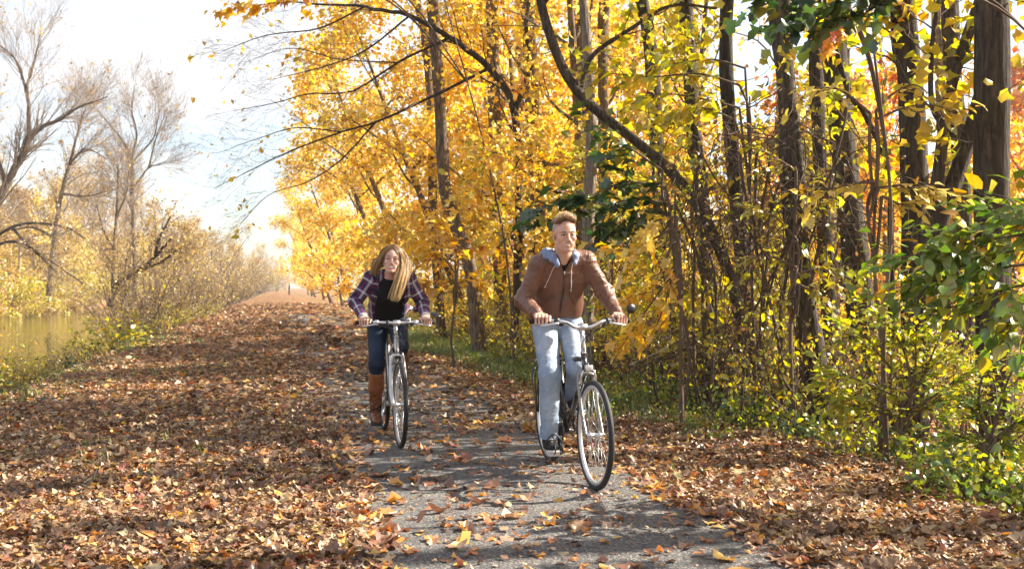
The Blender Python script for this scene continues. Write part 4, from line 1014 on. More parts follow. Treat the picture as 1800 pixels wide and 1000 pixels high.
# ----------------------------------------------------------------- the woman
def make_woman(bk, grip, ped, loc, rz):
    P = empty('person', loc, rz)
    tag(P, 'smiling young woman with long fair hair and plaid shirt riding the silver bicycle', 'person')
    O = np.array([0.285, -0.026, 1.503]); Rm = rot_to((1.0, -0.10, 0.02), (-0.02, 0.07, 1)); f = 0.975
    pelvis = np.array([-0.20, 0, 0.985]); waist = np.array([-0.10, -0.005, 1.10]); chest = np.array([0.05, -0.012, 1.255]); up = np.array([0.135, -0.018, 1.345])
    neck = np.array([0.185, -0.022, 1.378]); skull = O + Rm @ np.array([-0.03, 0, -0.05])
    sh = {-1: np.array([0.105, -0.176, 1.350]), 1: np.array([0.105, 0.146, 1.343])}
    hp = {-1: np.array([-0.17, -0.09, 0.955]), 1: np.array([-0.17, 0.09, 0.955])}
    gr = {}; gax = {}; wr = {}; el = {}; kn = {}; an = {}
    for s in (-1, 1):
        g = grip[s]; i = np.argmin(np.abs(np.abs(g[:, 1]) - 0.252)); gr[s] = g[i]; gax[s] = nrm(g[i + 1] - g[i - 1])
        wr[s] = gr[s] + np.array([-0.060, s * 0.006, 0.046])
        el[s] = ik(sh[s], wr[s], 0.235, 0.215, (-0.75, 0.62 * s if s < 0 else 0.36, -0.15))
        an[s] = ped[s] + np.array([-0.080, -s * 0.005, 0.115])
        kn[s] = ik(hp[s], an[s], 0.415, 0.40, (1.0, -0.10 if s < 0 else -0.16, 0.3))
    xs = axis_grid(-0.45, 0.62, 0.009, [(0.13, 0.41, 0.0030)])
    ys = axis_grid(-0.46, 0.46, 0.009, [(-0.34, -0.19, 0.0030), (-0.12, 0.07, 0.0026), (0.19, 0.34, 0.0030)])
    zs = axis_grid(0.05, 1.68, 0.009, [(0.93, 1.06, 0.0028), (1.37, 1.61, 0.0024)])
    S = SDF(xs, ys, zs)
    S.cap(pelvis, waist, 0.10, 0.078, 0.03, YA, 1.3); S.cap(waist, chest, 0.078, 0.088, 0.03, YA, 1.35); S.cap(chest, up, 0.088, 0.062, 0.03, YA, 1.5)
    S.cap(up, neck, 0.058, 0.050, 0.03); S.cap(neck - (0.01, 0, 0.02), skull, 0.047, 0.046, 0.022)
    for s in (-1, 1):
        S.cap(up + (0, s * 0.03, 0.005), sh[s], 0.045, 0.042, 0.03); S.cap(sh[s], el[s], 0.038, 0.032, 0.02); S.cap(el[s], wr[s], 0.031, 0.021, 0.02)
        hand(S, gr[s], gax[s], wr[s], 0.92, 0.9 if s < 0 else 0.2)
        S.cap(hp[s], kn[s], 0.076, 0.050, 0.03); S.cap(kn[s], an[s], 0.046, 0.032, 0.02); S.cap(an[s], an[s] + (0.03, 0, -0.045), 0.024, 0.018, 0.02)
        S.cap(neck + (0.03, s * 0.02, -0.02), sh[s] + (0.02, -s * 0.05, 0.01), 0.012, 0.012, 0.02)
    head(S, O, Rm, f, True, 0.9)
    body = sdf_obj(S, 'body', M['skin'], P, skin_color((0.60, 0.375, 0.285), O, Rm, f, True, 0.9))
    head_parts(body, O, Rm, f, True, 0.9)
    p = lambda x, y, z: O + Rm @ (np.array([x, y, z]) * f)
    # long hair: scalp volume and flowing locks
    H = SDF(*sgrid(O + (-0.24, -0.26, -0.36), O + (0.2, 0.26, 0.17), 0.005))
    H.ell(p(-0.022, 0, 0.040), (0.100, 0.084, 0.086), 0.02, Rm)
    H.cap(p(-0.03, -0.060, 0.03), p(-0.05, -0.075, -0.05), 0.026, 0.022, 0.03); H.cap(p(-0.015, 0.062, 0.02), p(-0.01, 0.078, -0.05), 0.024, 0.022, 0.03); H.cap(p(-0.07, 0, 0.03), p(-0.09, 0, -0.10), 0.05, 0.04, 0.03)
    H.ell(p(0.075, 0, -0.030), (0.055, 0.060, 0.098), 0.012, Rm, op='s')
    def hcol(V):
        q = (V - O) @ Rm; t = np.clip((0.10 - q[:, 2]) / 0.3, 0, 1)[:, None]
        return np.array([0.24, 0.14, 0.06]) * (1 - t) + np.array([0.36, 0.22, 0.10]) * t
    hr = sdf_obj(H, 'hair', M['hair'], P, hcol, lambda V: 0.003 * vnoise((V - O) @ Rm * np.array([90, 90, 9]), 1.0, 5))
    rs = np.random.default_rng(5)
    def part(base, tip, guides, n, spread, w=0.0017, jit=0.004, name='lock', var=0.22):
        gp = [[p(*q) for q in g] for g in guides]
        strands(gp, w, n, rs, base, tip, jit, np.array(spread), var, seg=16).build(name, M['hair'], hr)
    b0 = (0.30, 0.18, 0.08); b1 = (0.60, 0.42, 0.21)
    # image-right side: over the shoulder to the chest
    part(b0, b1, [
        [(0.066, 0.010, 0.098), (0.070, 0.048, 0.062), (0.056, 0.068, 0.005), (0.052, 0.072, -0.07), (0.072, 0.050, -0.18), (0.070, 0.020, -0.30), (0.066, 0.008, -0.375)],
        [(0.045, 0.010, 0.116), (0.052, 0.062, 0.072), (0.040, 0.080, 0.005), (0.040, 0.088, -0.07), (0.066, 0.068, -0.18), (0.070, 0.044, -0.30), (0.066, 0.032, -0.385)],
        [(0.010, 0.010, 0.125), (0.016, 0.070, 0.082), (0.012, 0.094, 0.01), (0.018, 0.106, -0.07), (0.056, 0.090, -0.18), (0.064, 0.068, -0.30), (0.062, 0.056, -0.37)],
        [(-0.025, 0.010, 0.126), (-0.020, 0.075, 0.082), (-0.020, 0.102, 0.01), (-0.004, 0.122, -0.07), (0.040, 0.112, -0.17), (0.054, 0.090, -0.28), (0.058, 0.080, -0.34)],
        [(-0.06, 0.010, 0.115), (-0.060, 0.072, 0.078), (-0.050, 0.104, 0.01), (-0.026, 0.132, -0.07), (0.018, 0.128, -0.15), (0.045, 0.108, -0.24), (0.050, 0.095, -0.30)]], 1500, [0.006, 0.008, 0.010, 0.010, 0.012], w=0.0014)
    part(b0, b1, [
        [(-0.02, 0.03, 0.122), (-0.02, 0.085, 0.075), (-0.02, 0.118, 0.0), (-0.015, 0.140, -0.06), (0.00, 0.145, -0.13), (0.02, 0.125, -0.21)],
        [(-0.07, 0.03, 0.10), (-0.07, 0.085, 0.06), (-0.06, 0.125, 0.0), (-0.06, 0.150, -0.05), (-0.05, 0.155, -0.10), (-0.02, 0.145, -0.17)]], 160, [0.014, 0.018], jit=0.008, w=0.0012)
    # image-left side: swept back behind the shoulder
    part(b0, (0.46, 0.30, 0.14), [
        [(0.068, 0.006, 0.100), (0.070, -0.042, 0.066), (0.050, -0.070, 0.020), (0.016, -0.084, -0.03), (-0.03, -0.096, -0.08), (-0.07, -0.105, -0.15)],
        [(0.045, 0.006, 0.116), (0.050, -0.060, 0.076), (0.026, -0.082, 0.020), (-0.01, -0.098, -0.03), (-0.05, -0.112, -0.09), (-0.09, -0.115, -0.17)],
        [(0.010, 0.006, 0.126), (0.014, -0.068, 0.084), (-0.005, -0.094, 0.015), (-0.04, -0.112, -0.03), (-0.07, -0.128, -0.09), (-0.10, -0.132, -0.16)],
        [(-0.03, 0.006, 0.126), (-0.025, -0.074, 0.082), (-0.035, -0.102, 0.01), (-0.06, -0.126, -0.04), (-0.08, -0.148, -0.09), (-0.10, -0.158, -0.14)],
        [(-0.07, 0.006, 0.110), (-0.070, -0.072, 0.070), (-0.075, -0.110, 0.0), (-0.09, -0.142, -0.03), (-0.11, -0.168, -0.07), (-0.12, -0.188, -0.11)]], 1200, [0.006, 0.008, 0.010, 0.012, 0.016], jit=0.005, w=0.0014)
    part(b0, b1, [[(-0.09, -0.03, 0.09), (-0.11, -0.03, 0.02), (-0.11, -0.03, -0.08), (-0.11, -0.03, -0.18)], [(-0.09, 0.03, 0.09), (-0.11, 0.03, 0.02), (-0.11, 0.04, -0.08), (-0.10, 0.05, -0.18)]], 180, [0.02, 0.02])
    # black top
    T = SDF(*sgrid((-0.36, -0.27, 0.93), (0.34, 0.27, 1.47), 0.0055))
    T.cap(pelvis + (0.02, 0, 0.03), waist, 0.106, 0.096, 0.03, YA, 1.36); T.cap(waist, chest, 0.096, 0.105, 0.04, YA, 1.38); T.cap(chest, up, 0.104, 0.070, 0.04, YA, 1.5); T.cap(up, neck + (-0.01, 0, -0.018), 0.070, 0.060, 0.03)
    for s in (-1, 1):
        T.ell(chest + (0.055, s * 0.068, -0.015), (0.062, 0.062, 0.060), 0.035); T.cap(up + (0, s * 0.03, 0.005), sh[s], 0.055, 0.052, 0.03)
    T.ell(neck + (0.055, 0, 0.010), (0.085, 0.070, 0.052), 0.012, op='s')
    sdf_obj(T, 'top', M['blackcloth'], P, None, lambda V: 0.0045 * (1 - 2 * np.abs(vnoise(V * np.array([1, 1, 1.8]), 11, 3))))
    # open plaid shirt
    L = SDF(*sgrid((-0.34, -0.46, 0.90), (0.34, 0.46, 1.48), 0.0055))
    L.cap(pelvis + (0.01, 0, 0.06), waist, 0.116, 0.108, 0.03, YA, 1.42); L.cap(waist, chest, 0.110, 0.118, 0.04, YA, 1.46); L.cap(chest, up, 0.116, 0.082, 0.04, YA, 1.62)
    L.cap(up, neck + (-0.03, 0, -0.01), 0.080, 0.070, 0.03)
    for s in (-1, 1):
        L.cap(up + (-0.01, s * 0.04, 0.006), sh[s] + (0, 0, 0.003), 0.058, 0.060, 0.04); L.cap(sh[s], el[s], 0.058, 0.052, 0.03)
        we = wr[s] + nrm(el[s] - wr[s]) * 0.035; L.cap(el[s], we, 0.052, 0.040, 0.025); L.cap(we, we + nrm(wr[s] - el[s]) * 0.012, 0.040, 0.038, 0.008)
    def front(X, Y, Z):
        w_ = 0.108 + 0.10 * np.clip(1.25 - Z, 0, 0.2) - 0.25 * np.clip(Z - 1.30, 0.0, 0.2)
        return np.maximum(np.abs(Y + 0.012) - w_, -(X - (Z - 1.10) * 0.85 + 0.02))
    L.fn((-0.2, -0.25, 0.9), (0.34, 0.25, 1.48), front, 0.01, 's')
    L.ell(neck + (0.02, 0, 0.04), (0.085, 0.070, 0.05), 0.012, op='s')
    # tail of the shirt blown out behind on her left
    L.cap((-0.10, 0.14, 1.10), (-0.16, 0.25, 1.085), 0.022, 0.016, 0.03); L.cap((-0.16, 0.25, 1.085), (-0.22, 0.335, 1.10), 0.016, 0.012, 0.02, (0, 0.2, 1), 2.2)
    bones = [(sh[s], el[s], 0.5, 1.0) for s in (-1, 1)] + [(el[s], wr[s], 1.0, 0.6) for s in (-1, 1)]
    def weave(V):
        o = np.stack([V[:, 1] + 0.25 * V[:, 0], (V[:, 2] * 0.75 + V[:, 0] * 0.6), 0 * V[:, 0]], -1)
        for s in (-1, 1):
            ds = [seg_coord(V, sh[s], el[s]), seg_coord(V, el[s], wr[s])]
            near = np.minimum(ds[0][0], ds[1][0]); mk = (near < 0.075) & (np.abs(V[:, 1]) > 0.165)
            fore = ds[1][0] < ds[0][0]
            sc = np.where(fore, ds[1][1] + ds[0][3], ds[0][1]); th = np.where(fore, ds[1][2], ds[0][2])
            o[mk, 0] = th[mk] * 0.050 + 0.03; o[mk, 1] = sc[mk]
        return o
    sd_ = lambda V: folds(V, bones, 0.0075, 26, 12) + 0.004 * (1 - 2 * np.abs(vnoise(V, 13, 6))) * (np.abs(V[:, 1]) < 0.2)
    sdf_obj(L, 'plaid_shirt', M['plaid'], P, None, sd_, {'weave': weave})
    # dark jeans
    D = SDF(*sgrid((-0.42, -0.32, 0.40), (0.5, 0.32, 1.10), 0.006))
    D.cap(pelvis, pelvis + (0.035, 0, 0.045), 0.112, 0.104, 0.03, YA, 1.35); lb = []
    for s in (-1, 1):
        D.cap(hp[s], kn[s], 0.090, 0.062, 0.025); mid = kn[s] + (an[s] - kn[s]) * 0.5; D.cap(kn[s], mid, 0.061, 0.052, 0.03); lb += [(hp[s], kn[s], 0.6, 1.0), (kn[s], an[s], 1.0, 0.3)]
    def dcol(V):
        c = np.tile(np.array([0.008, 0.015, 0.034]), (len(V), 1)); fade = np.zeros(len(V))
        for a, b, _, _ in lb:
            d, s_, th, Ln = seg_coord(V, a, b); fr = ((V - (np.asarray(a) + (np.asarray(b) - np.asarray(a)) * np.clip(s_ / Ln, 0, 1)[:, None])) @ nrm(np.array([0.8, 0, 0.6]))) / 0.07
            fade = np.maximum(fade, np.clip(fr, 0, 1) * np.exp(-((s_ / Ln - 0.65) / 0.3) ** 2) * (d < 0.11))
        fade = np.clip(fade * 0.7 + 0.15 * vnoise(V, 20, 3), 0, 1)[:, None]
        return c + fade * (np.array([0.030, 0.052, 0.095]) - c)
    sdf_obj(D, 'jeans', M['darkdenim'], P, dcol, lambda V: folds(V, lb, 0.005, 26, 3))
    # knee-high boots
    for s in (-1, 1):
        toe = (1.0, s * 0.05, -0.12 if s < 0 else -0.55)
        S_, T_, Rb, pb = shoe_pair_parts(P, an[s], toe, True)
        k0 = an[s] + (kn[s] - an[s]) * 0.84
        B = SDF(*sgrid(np.minimum(an[s], k0) - (0.16, 0.12, 0.17), np.maximum(an[s], k0) + (0.26, 0.12, 0.06), 0.0055))
        B.cap(pb(-0.035, 0, -0.055), pb(0.065, 0, -0.058), 0.034, 0.036, 0.02); B.cap(pb(0.05, 0, -0.06), pb(0.150, 0, -0.070), 0.037, 0.026, 0.03, Rb[:, 1], 1.2)
        B.cap(pb(-0.012, 0, -0.04), an[s] + (kn[s] - an[s]) * 0.10, 0.040, 0.044, 0.03); B.cap(an[s] + (kn[s] - an[s]) * 0.06, an[s] + (kn[s] - an[s]) * 0.5, 0.045, 0.063, 0.02); B.cap(an[s] + (kn[s] - an[s]) * 0.5, k0, 0.063, 0.064, 0.02)
        X, Y, Z = [a.reshape([-1 if i == j else 1 for j in range(3)]) for i, a in enumerate(B.ax)]
        d = nrm(kn[s] - an[s]); B.A[:] = np.maximum(B.A, (X - k0[0]) * d[0] + (Y - k0[1]) * d[1] + (Z - k0[2]) * d[2])
        h = (X - an[s][0]) * Rb[0, 2] + (Y - an[s][1]) * Rb[1, 2] + (Z - an[s][2]) * Rb[2, 2]; hd_ = nrm(an[s] - kn[s])
        B.A[:] = np.maximum(B.A, -(h + 0.084))
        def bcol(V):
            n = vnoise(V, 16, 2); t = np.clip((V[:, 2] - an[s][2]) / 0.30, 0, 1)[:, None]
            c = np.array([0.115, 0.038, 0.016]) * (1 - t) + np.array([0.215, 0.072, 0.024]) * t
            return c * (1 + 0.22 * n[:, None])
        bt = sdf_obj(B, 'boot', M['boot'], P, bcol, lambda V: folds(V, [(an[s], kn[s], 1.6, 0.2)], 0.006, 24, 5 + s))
        sdf_obj(T_, 'sole', M['sole'], bt)
        hl = MB(); hl.add(*rbox(pb(-0.04, 0, -0.105), (0.062, 0.060, 0.036), 0.008, Rb)); hl.build('heel', M['sole'], bt)
        stp = MB(); Rr = rot_to(nrm(kn[s] - an[s])); V, fs = ring((0, 0, 0), 0.050, 0.005, 'x', 30, 6); V[:, 0] *= 1.8; stp.add(V @ Rr.T + an[s] + nrm(kn[s] - an[s]) * 0.028, fs)
        stp.add(*rbox(an[s] + nrm(kn[s] - an[s]) * 0.028 + (0.0, s * 0.052, 0), (0.022, 0.006, 0.024), 0.002), mi=1)
        stp.build('ankle_strap', [M['sole'], M['steel']], bt)
    return P
# ================================================================= ground, path, water, fallen leaves, grass
def sstep(a, b, x):
    t = np.clip((np.asarray(x, float) - a) / (b - a), 0, 1); return t * t * (3 - 2 * t)
WATER_Z = -1.05
def gh(u, v):
    u = np.asarray(u, float); v = np.asarray(v, float)
    z = -0.10 * sstep(-1.1, -4.2, u) - 0.05 * sstep(1.0, 1.6, u) - 0.22 * sstep(2.4, 6.0, u)
    z = z - 2.3 * sstep(-4.4, -8.6, u) + 3.4 * sstep(-20.0, -25.0, u) + 1.2 * sstep(-28, -60, u)
    off = sstep(1.0, 1.8, np.abs(u + 0.0))
    P = np.stack([u, v, 0 * u], -1)
    z = z + off * (0.035 * vnoise(P, 0.9, 1) + 0.025 * vnoise(P, 2.6, 2)) + sstep(3, 9, np.abs(u)) * 0.12 * vnoise(P, 0.25, 3)
    return z
def xy_uv(x, y):
    q = np.stack([np.asarray(x, float) - PO[0], np.asarray(y, float)], -1)
    return q @ DU[:2], q @ DV[:2]
def gxy(x, y):
    u, v = xy_uv(x, y); return float(gh(u, v))
def on(u, v, dz=0.0):
    return uv(u, v, float(gh(u, v)) + dz)

def graded(segs):
    o = []
    for a, b, st in segs: o.append(np.arange(a, b, st))
    return np.concatenate(o + [[segs[-1][1]]])
us = graded([(-900, -300, 200), (-300, -60, 30), (-60, -26, 3), (-26, -9, 1.0), (-9, -4, 0.35), (-4, 4.5, 0.16), (4.5, 12, 0.6), (12, 60, 4), (60, 300, 30), (300, 900, 200)])
vs = graded([(-60, -6, 6), (-6, 2, 0.6), (2, 14, 0.16), (14, 30, 0.4), (30, 80, 1.5), (80, 300, 8), (300, 700, 50), (700, 1500, 200)])
Ug, Vg = np.meshgrid(us, vs, indexing='ij')
Zg = gh(Ug, Vg)
Pg = PO[None, None] + Ug[..., None] * DU + Vg[..., None] * DV; Pg[..., 2] = Zg
nu, nv = Ug.shape; i = np.arange(nu - 1)[:, None]; j = np.arange(nv - 1)[None]
Fg = np.stack([i * nv + j, (i + 1) * nv + j, (i + 1) * nv + j + 1, i * nv + j + 1], -1).reshape(-1, 4)
# how green the ground is: strips along the right verge, a little on the left bank
grn = 0.95 * np.exp(-((Ug - 2.2 - 0.35 * vnoise(np.stack([Ug * 0, Vg, Ug * 0], -1), 0.5, 4)) / 0.55) ** 2) * np.clip(0.35 + 1.2 * vnoise(np.stack([Ug, Vg, 0 * Ug], -1), 0.45, 5), 0, 1)
grn += 0.45 * np.exp(-((Ug + 5.0) / 0.8) ** 2) * np.clip(0.3 + vnoise(np.stack([Ug, Vg, 0 * Ug], -1), 0.3, 6), 0, 1)
m, nt, ns, lk = newmat('leaf_litter_ground')
tc = N(nt, 'ShaderNodeTexCoord'); 
def vor(scale, rnd=1.0):
    v_ = N(nt, 'ShaderNodeTexVoronoi'); v_.inputs['Scale'].default_value = scale; v_.inputs['Randomness'].default_value = rnd; lk.new(wv.outputs[0], v_.inputs['Vector']); return v_
nz = N(nt, 'ShaderNodeTexNoise'); nz.inputs['Scale'].default_value = 18; nz.inputs['Detail'].default_value = 3; lk.new(tc.outputs['Object'], nz.inputs['Vector'])
wv = N(nt, 'ShaderNodeMix'); wv.data_type = 'VECTOR'
ad = N(nt, 'ShaderNodeVectorMath'); ad.operation = 'SCALE'; ad.inputs['Scale'].default_value = 0.06; lk.new(nz.outputs['Color'], ad.inputs[0])
av = N(nt, 'ShaderNodeVectorMath'); av.operation = 'ADD'; lk.new(tc.outputs['Object'], av.inputs[0]); lk.new(ad.outputs[0], av.inputs[1]); wv = av
v1 = vor(13); v2 = vor(27)
LIT = [(0.0, (0.066, 0.035, 0.019)), (0.18, (0.125, 0.062, 0.031)), (0.36, (0.205, 0.106, 0.049)), (0.52, (0.264, 0.154, 0.074)), (0.66, (0.356, 0.210, 0.095)), (0.76, (0.211, 0.074, 0.028)), (0.86, (0.449, 0.290, 0.138)), (0.94, (0.449, 0.173, 0.038)), (0.98, (0.554, 0.309, 0.057))]
sx1 = N(nt, 'ShaderNodeSeparateColor'); lk.new(v1.outputs['Color'], sx1.inputs[0]); r1 = ramp(nt, LIT, 'CONSTANT'); lk.new(sx1.outputs[0], r1.inputs['Fac'])
sx2 = N(nt, 'ShaderNodeSeparateColor'); lk.new(v2.outputs['Color'], sx2.inputs[0]); r2 = ramp(nt, LIT, 'CONSTANT'); lk.new(sx2.outputs[1], r2.inputs['Fac'])
mxl = N(nt, 'ShaderNodeMix'); mxl.data_type = 'RGBA'
st_ = ramp(nt, [(0.45, (0, 0, 0)), (0.5, (1, 1, 1))]); lk.new(sx1.outputs[2], st_.inputs['Fac']); lk.new(st_.outputs['Color'], mxl.inputs['Factor']); lk.new(r1.outputs['Color'], mxl.inputs['A']); lk.new(r2.outputs['Color'], mxl.inputs['B'])
at = N(nt, 'ShaderNodeAttribute'); at.attribute_name = 'green'
ng = N(nt, 'ShaderNodeTexNoise'); ng.inputs['Scale'].default_value = 30; ng.inputs['Detail'].default_value = 4; lk.new(tc.outputs['Object'], ng.inputs['Vector'])
rg = ramp(nt, [(0.3, (0.035, 0.065, 0.012)), (0.55, (0.08, 0.13, 0.022)), (0.75, (0.15, 0.17, 0.045))]); lk.new(ng.outputs['Fac'], rg.inputs['Fac'])
mg = N(nt, 'ShaderNodeMix'); mg.data_type = 'RGBA'; lk.new(mxl.outputs['Result'], mg.inputs['A']); lk.new(rg.outputs['Color'], mg.inputs['B'])
fg = N(nt, 'ShaderNodeMath'); fg.operation = 'MULTIPLY'; fs_ = ramp(nt, [(0.38, (0, 0, 0)), (0.6, (1, 1, 1))]); lk.new(ng.outputs['Fac'], fs_.inputs['Fac']); lk.new(fs_.outputs['Color'], fg.inputs[0]); lk.new(at.outputs['Fac'], fg.inputs[1]); lk.new(fg.outputs[0], mg.inputs['Factor'])
b = N(nt, 'ShaderNodeBsdfPrincipled'); b.inputs['Roughness'].default_value = 0.85; b.inputs['Specular IOR Level'].default_value = 0.2; lk.new(mg.outputs['Result'], b.inputs['Base Color'])
bp = N(nt, 'ShaderNodeBump'); bp.inputs['Strength'].default_value = 0.8; bp.inputs['Distance'].default_value = 0.03; lk.new(v1.outputs['Distance'], bp.inputs['Height']); lk.new(bp.outputs['Normal'], b.inputs['Normal'])
out(nt, b.outputs['BSDF']); M['ground'] = m
g_ = link('ground', mesh_np('ground', Pg.reshape(-1, 3), [Fg], [m], None, {'green': ('FLOAT', grn.ravel())})); tag(g_, kind='structure')

# asphalt path: a sheet just above the ground
m, nt, ns, lk = newmat('asphalt')
tc = N(nt, 'ShaderNodeTexCoord')
n1 = N(nt, 'ShaderNodeTexNoise'); n1.inputs['Scale'].default_value = 2.2; n1.inputs['Detail'].default_value = 5; lk.new(tc.outputs['Object'], n1.inputs['Vector'])
vv = N(nt, 'ShaderNodeTexVoronoi'); vv.inputs['Scale'].default_value = 110; lk.new(tc.outputs['Object'], vv.inputs['Vector'])
sc_ = N(nt, 'ShaderNodeSeparateColor'); lk.new(vv.outputs['Color'], sc_.inputs[0])
ra = ramp(nt, [(0.0, (0.045, 0.046, 0.050)), (0.45, (0.085, 0.085, 0.088)), (0.8, (0.13, 0.125, 0.12)), (0.95, (0.26, 0.24, 0.21))]); lk.new(sc_.outputs[0], ra.inputs['Fac'])
rb_ = ramp(nt, [(0.3, (0.75, 0.75, 0.78)), (0.7, (1.25, 1.2, 1.12))]); lk.new(n1.outputs['Fac'], rb_.inputs['Fac'])
mm = N(nt, 'ShaderNodeMix'); mm.data_type = 'RGBA'; mm.blend_type = 'MULTIPLY'; mm.inputs['Factor'].default_value = 1; lk.new(ra.outputs['Color'], mm.inputs['A']); lk.new(rb_.outputs['Color'], mm.inputs['B'])
b = N(nt, 'ShaderNodeBsdfPrincipled'); b.inputs['Roughness'].default_value = 0.82; b.inputs['Specular IOR Level'].default_value = 0.35; lk.new(mm.outputs['Result'], b.inputs['Base Color'])
bp = N(nt, 'ShaderNodeBump'); bp.inputs['Strength'].default_value = 0.6; bp.inputs['Distance'].default_value = 0.006; lk.new(vv.outputs['Distance'], bp.inputs['Height']); lk.new(bp.outputs['Normal'], b.inputs['Normal'])
out(nt, b.outputs['BSDF']); M['asphalt'] = m
pv = graded([(-8, 2, 0.5), (2, 16, 0.12), (16, 48, 0.8)])
pu = np.linspace(-1, 1, 13)
wl = 1.08 + 0.09 * vnoise(np.stack([pv * 0, pv, pv * 0], -1), 1.3, 7) + 0.05 * vnoise(np.stack([pv * 0, pv, pv * 0], -1), 4.0, 8)
wr_ = 1.16 + 0.09 * vnoise(np.stack([pv * 0, pv, pv * 0], -1), 1.2, 17) + 0.05 * vnoise(np.stack([pv * 0, pv, pv * 0], -1), 4.0, 18)
PU = np.where(pu[:, None] < 0, pu[:, None] * wl[None], pu[:, None] * wr_[None]); PV = np.broadcast_to(pv[None], PU.shape)
Pp = PO[None, None] + PU[..., None] * DU + PV[..., None] * DV; Pp[..., 2] = gh(PU, PV) + 0.006
nu, nv = PU.shape; i = np.arange(nu - 1)[:, None]; j = np.arange(nv - 1)[None]
p_ = link('path', mesh_np('path', Pp.reshape(-1, 3), [np.stack([i * nv + j, (i + 1) * nv + j, (i + 1) * nv + j + 1, i * nv + j + 1], -1).reshape(-1, 4)], [m])); tag(p_, kind='structure')

# canal water
m, nt, ns, lk = newmat('canal_water')
tc = N(nt, 'ShaderNodeTexCoord'); mp = N(nt, 'ShaderNodeMapping'); mp.inputs['Scale'].default_value = (1.2, 2.5, 1); lk.new(tc.outputs['Object'], mp.inputs['Vector'])
n1 = N(nt, 'ShaderNodeTexNoise'); n1.inputs['Scale'].default_value = 2.0; n1.inputs['Detail'].default_value = 3; lk.new(mp.outputs['Vector'], n1.inputs['Vector'])
b = N(nt, 'ShaderNodeBsdfPrincipled'); b.inputs['Base Color'].default_value = (0.022, 0.024, 0.010, 1); b.inputs['Roughness'].default_value = 0.04; b.inputs['IOR'].default_value = 1.33
b.inputs['Specular IOR Level'].default_value = 0.5
bp = N(nt, 'ShaderNodeBump'); bp.inputs['Strength'].default_value = 0.22; bp.inputs['Distance'].default_value = 0.05; lk.new(n1.outputs['Fac'], bp.inputs['Height']); lk.new(bp.outputs['Normal'], b.inputs['Normal'])
out(nt, b.outputs['BSDF'])
wq = [uv(-5.0, -40, WATER_Z), uv(-5.0, 600, WATER_Z), uv(-24.5, 600, WATER_Z), uv(-24.5, -40, WATER_Z)]
w_ = link('water', mesh_np('water', np.array(wq)[::-1], [np.array([[0, 1, 2, 3]])], [m])); tag(w_, kind='structure')

# ---- leaves as small curled blades
def leaf_tmpl(kind, bend=0.0, fold=0.0, wave=0.0, seed=0):
    r = np.random.default_rng(seed)
    if kind == 'maple':
        mid = [0, 0.12, 0.27, 0.42, 0.58, 0.72, 1.0]; o = [(0.0, 0.03), (-0.08, 0.30), (0.14, 0.22), (0.34, 0.54), (0.46, 0.24), (0.70, 0.30), (1.0, 0.0)]
    elif kind == 'ovate':
        mid = [0, 0.25, 0.55, 0.8, 1.0]; o = [(0.0, 0.02), (0.18, 0.22), (0.50, 0.27), (0.80, 0.14), (1.0, 0.0)]
    elif kind == 'kite':
        mid = [0, 0.45, 1.0]; o = [(0.0, 0.02), (0.40, 0.30), (1.0, 0.0)]
    elif kind == 'star':
        mid = [0, 0.3, 0.5, 1.0]; o = [(-0.05, 0.25), (0.30, 0.48), (0.50, 0.22), (1.0, 0.0)]
    else:  # narrow
        mid = [0, 0.5, 1.0]; o = [(0.0, 0.01), (0.45, 0.11), (1.0, 0.0)]
    mid = np.array([[x, 0, 0] for x in mid], float); k = len(mid)
    L = np.array([[x, y * r.uniform(0.85, 1.15), 0] for x, y in o]); Rr = np.array([[x, -y * r.uniform(0.85, 1.15), 0] for x, y in o])
    V = np.concatenate([mid, L, Rr]); V[:, 0] -= 0.45
    V[:, 2] = bend * (V[:, 0] ** 2) * 2 + fold * np.abs(V[:, 1]) + wave * np.sin(V[:, 0] * 5 + r.uniform(0, 6)) * np.abs(V[:, 1]) + wave * 0.3 * r.normal(size=len(V)) * (np.abs(V[:, 1]) > 0.05)
    q = np.arange(k - 1)
    F = np.concatenate([np.stack([q, q + 1, q + 1 + k, q + k], -1), np.stack([q + 2 * k, q + 1 + 2 * k, q + 1, q], -1)])
    return V, F
def scatter(P, size, nrmdir, rs, tmpls, colors, yaw=None):
    """one leaf per point; returns vertices, faces, colours"""
    n = len(P); ch = rs.integers(0, len(tmpls), n); Vs = []; Fs = []; Cs = []; off = 0
    z = nrm(nrmdir); a = rs.uniform(0, 2 * math.pi, n) if yaw is None else yaw
    ref = np.where(np.abs(z[:, 2:3]) < 0.95, np.array([[0, 0, 1.0]]), np.array([[1.0, 0, 0]]))
    x0 = nrm(np.cross(ref, z)); y0 = np.cross(z, x0)
    x = x0 * np.cos(a)[:, None] + y0 * np.sin(a)[:, None]; y = np.cross(z, x)
    for t, (TV, TF) in enumerate(tmpls):
        s = np.nonzero(ch == t)[0]
        if not len(s): continue
        W = P[s][:, None] + size[s][:, None, None] * (TV[None, :, 0:1] * x[s][:, None] + TV[None, :, 1:2] * y[s][:, None] + TV[None, :, 2:3] * z[s][:, None])
        k = len(TV); F = TF[None] + (off + np.arange(len(s)) * k)[:, None, None]
        Vs.append(W.reshape(-1, 3)); Fs.append(F.reshape(-1, 4)); Cs.append(np.repeat(colors[s], k, 0)); off += len(s) * k
    C = np.concatenate(Cs); return np.concatenate(Vs), np.concatenate(Fs), np.concatenate([C, np.ones((len(C), 1))], 1)
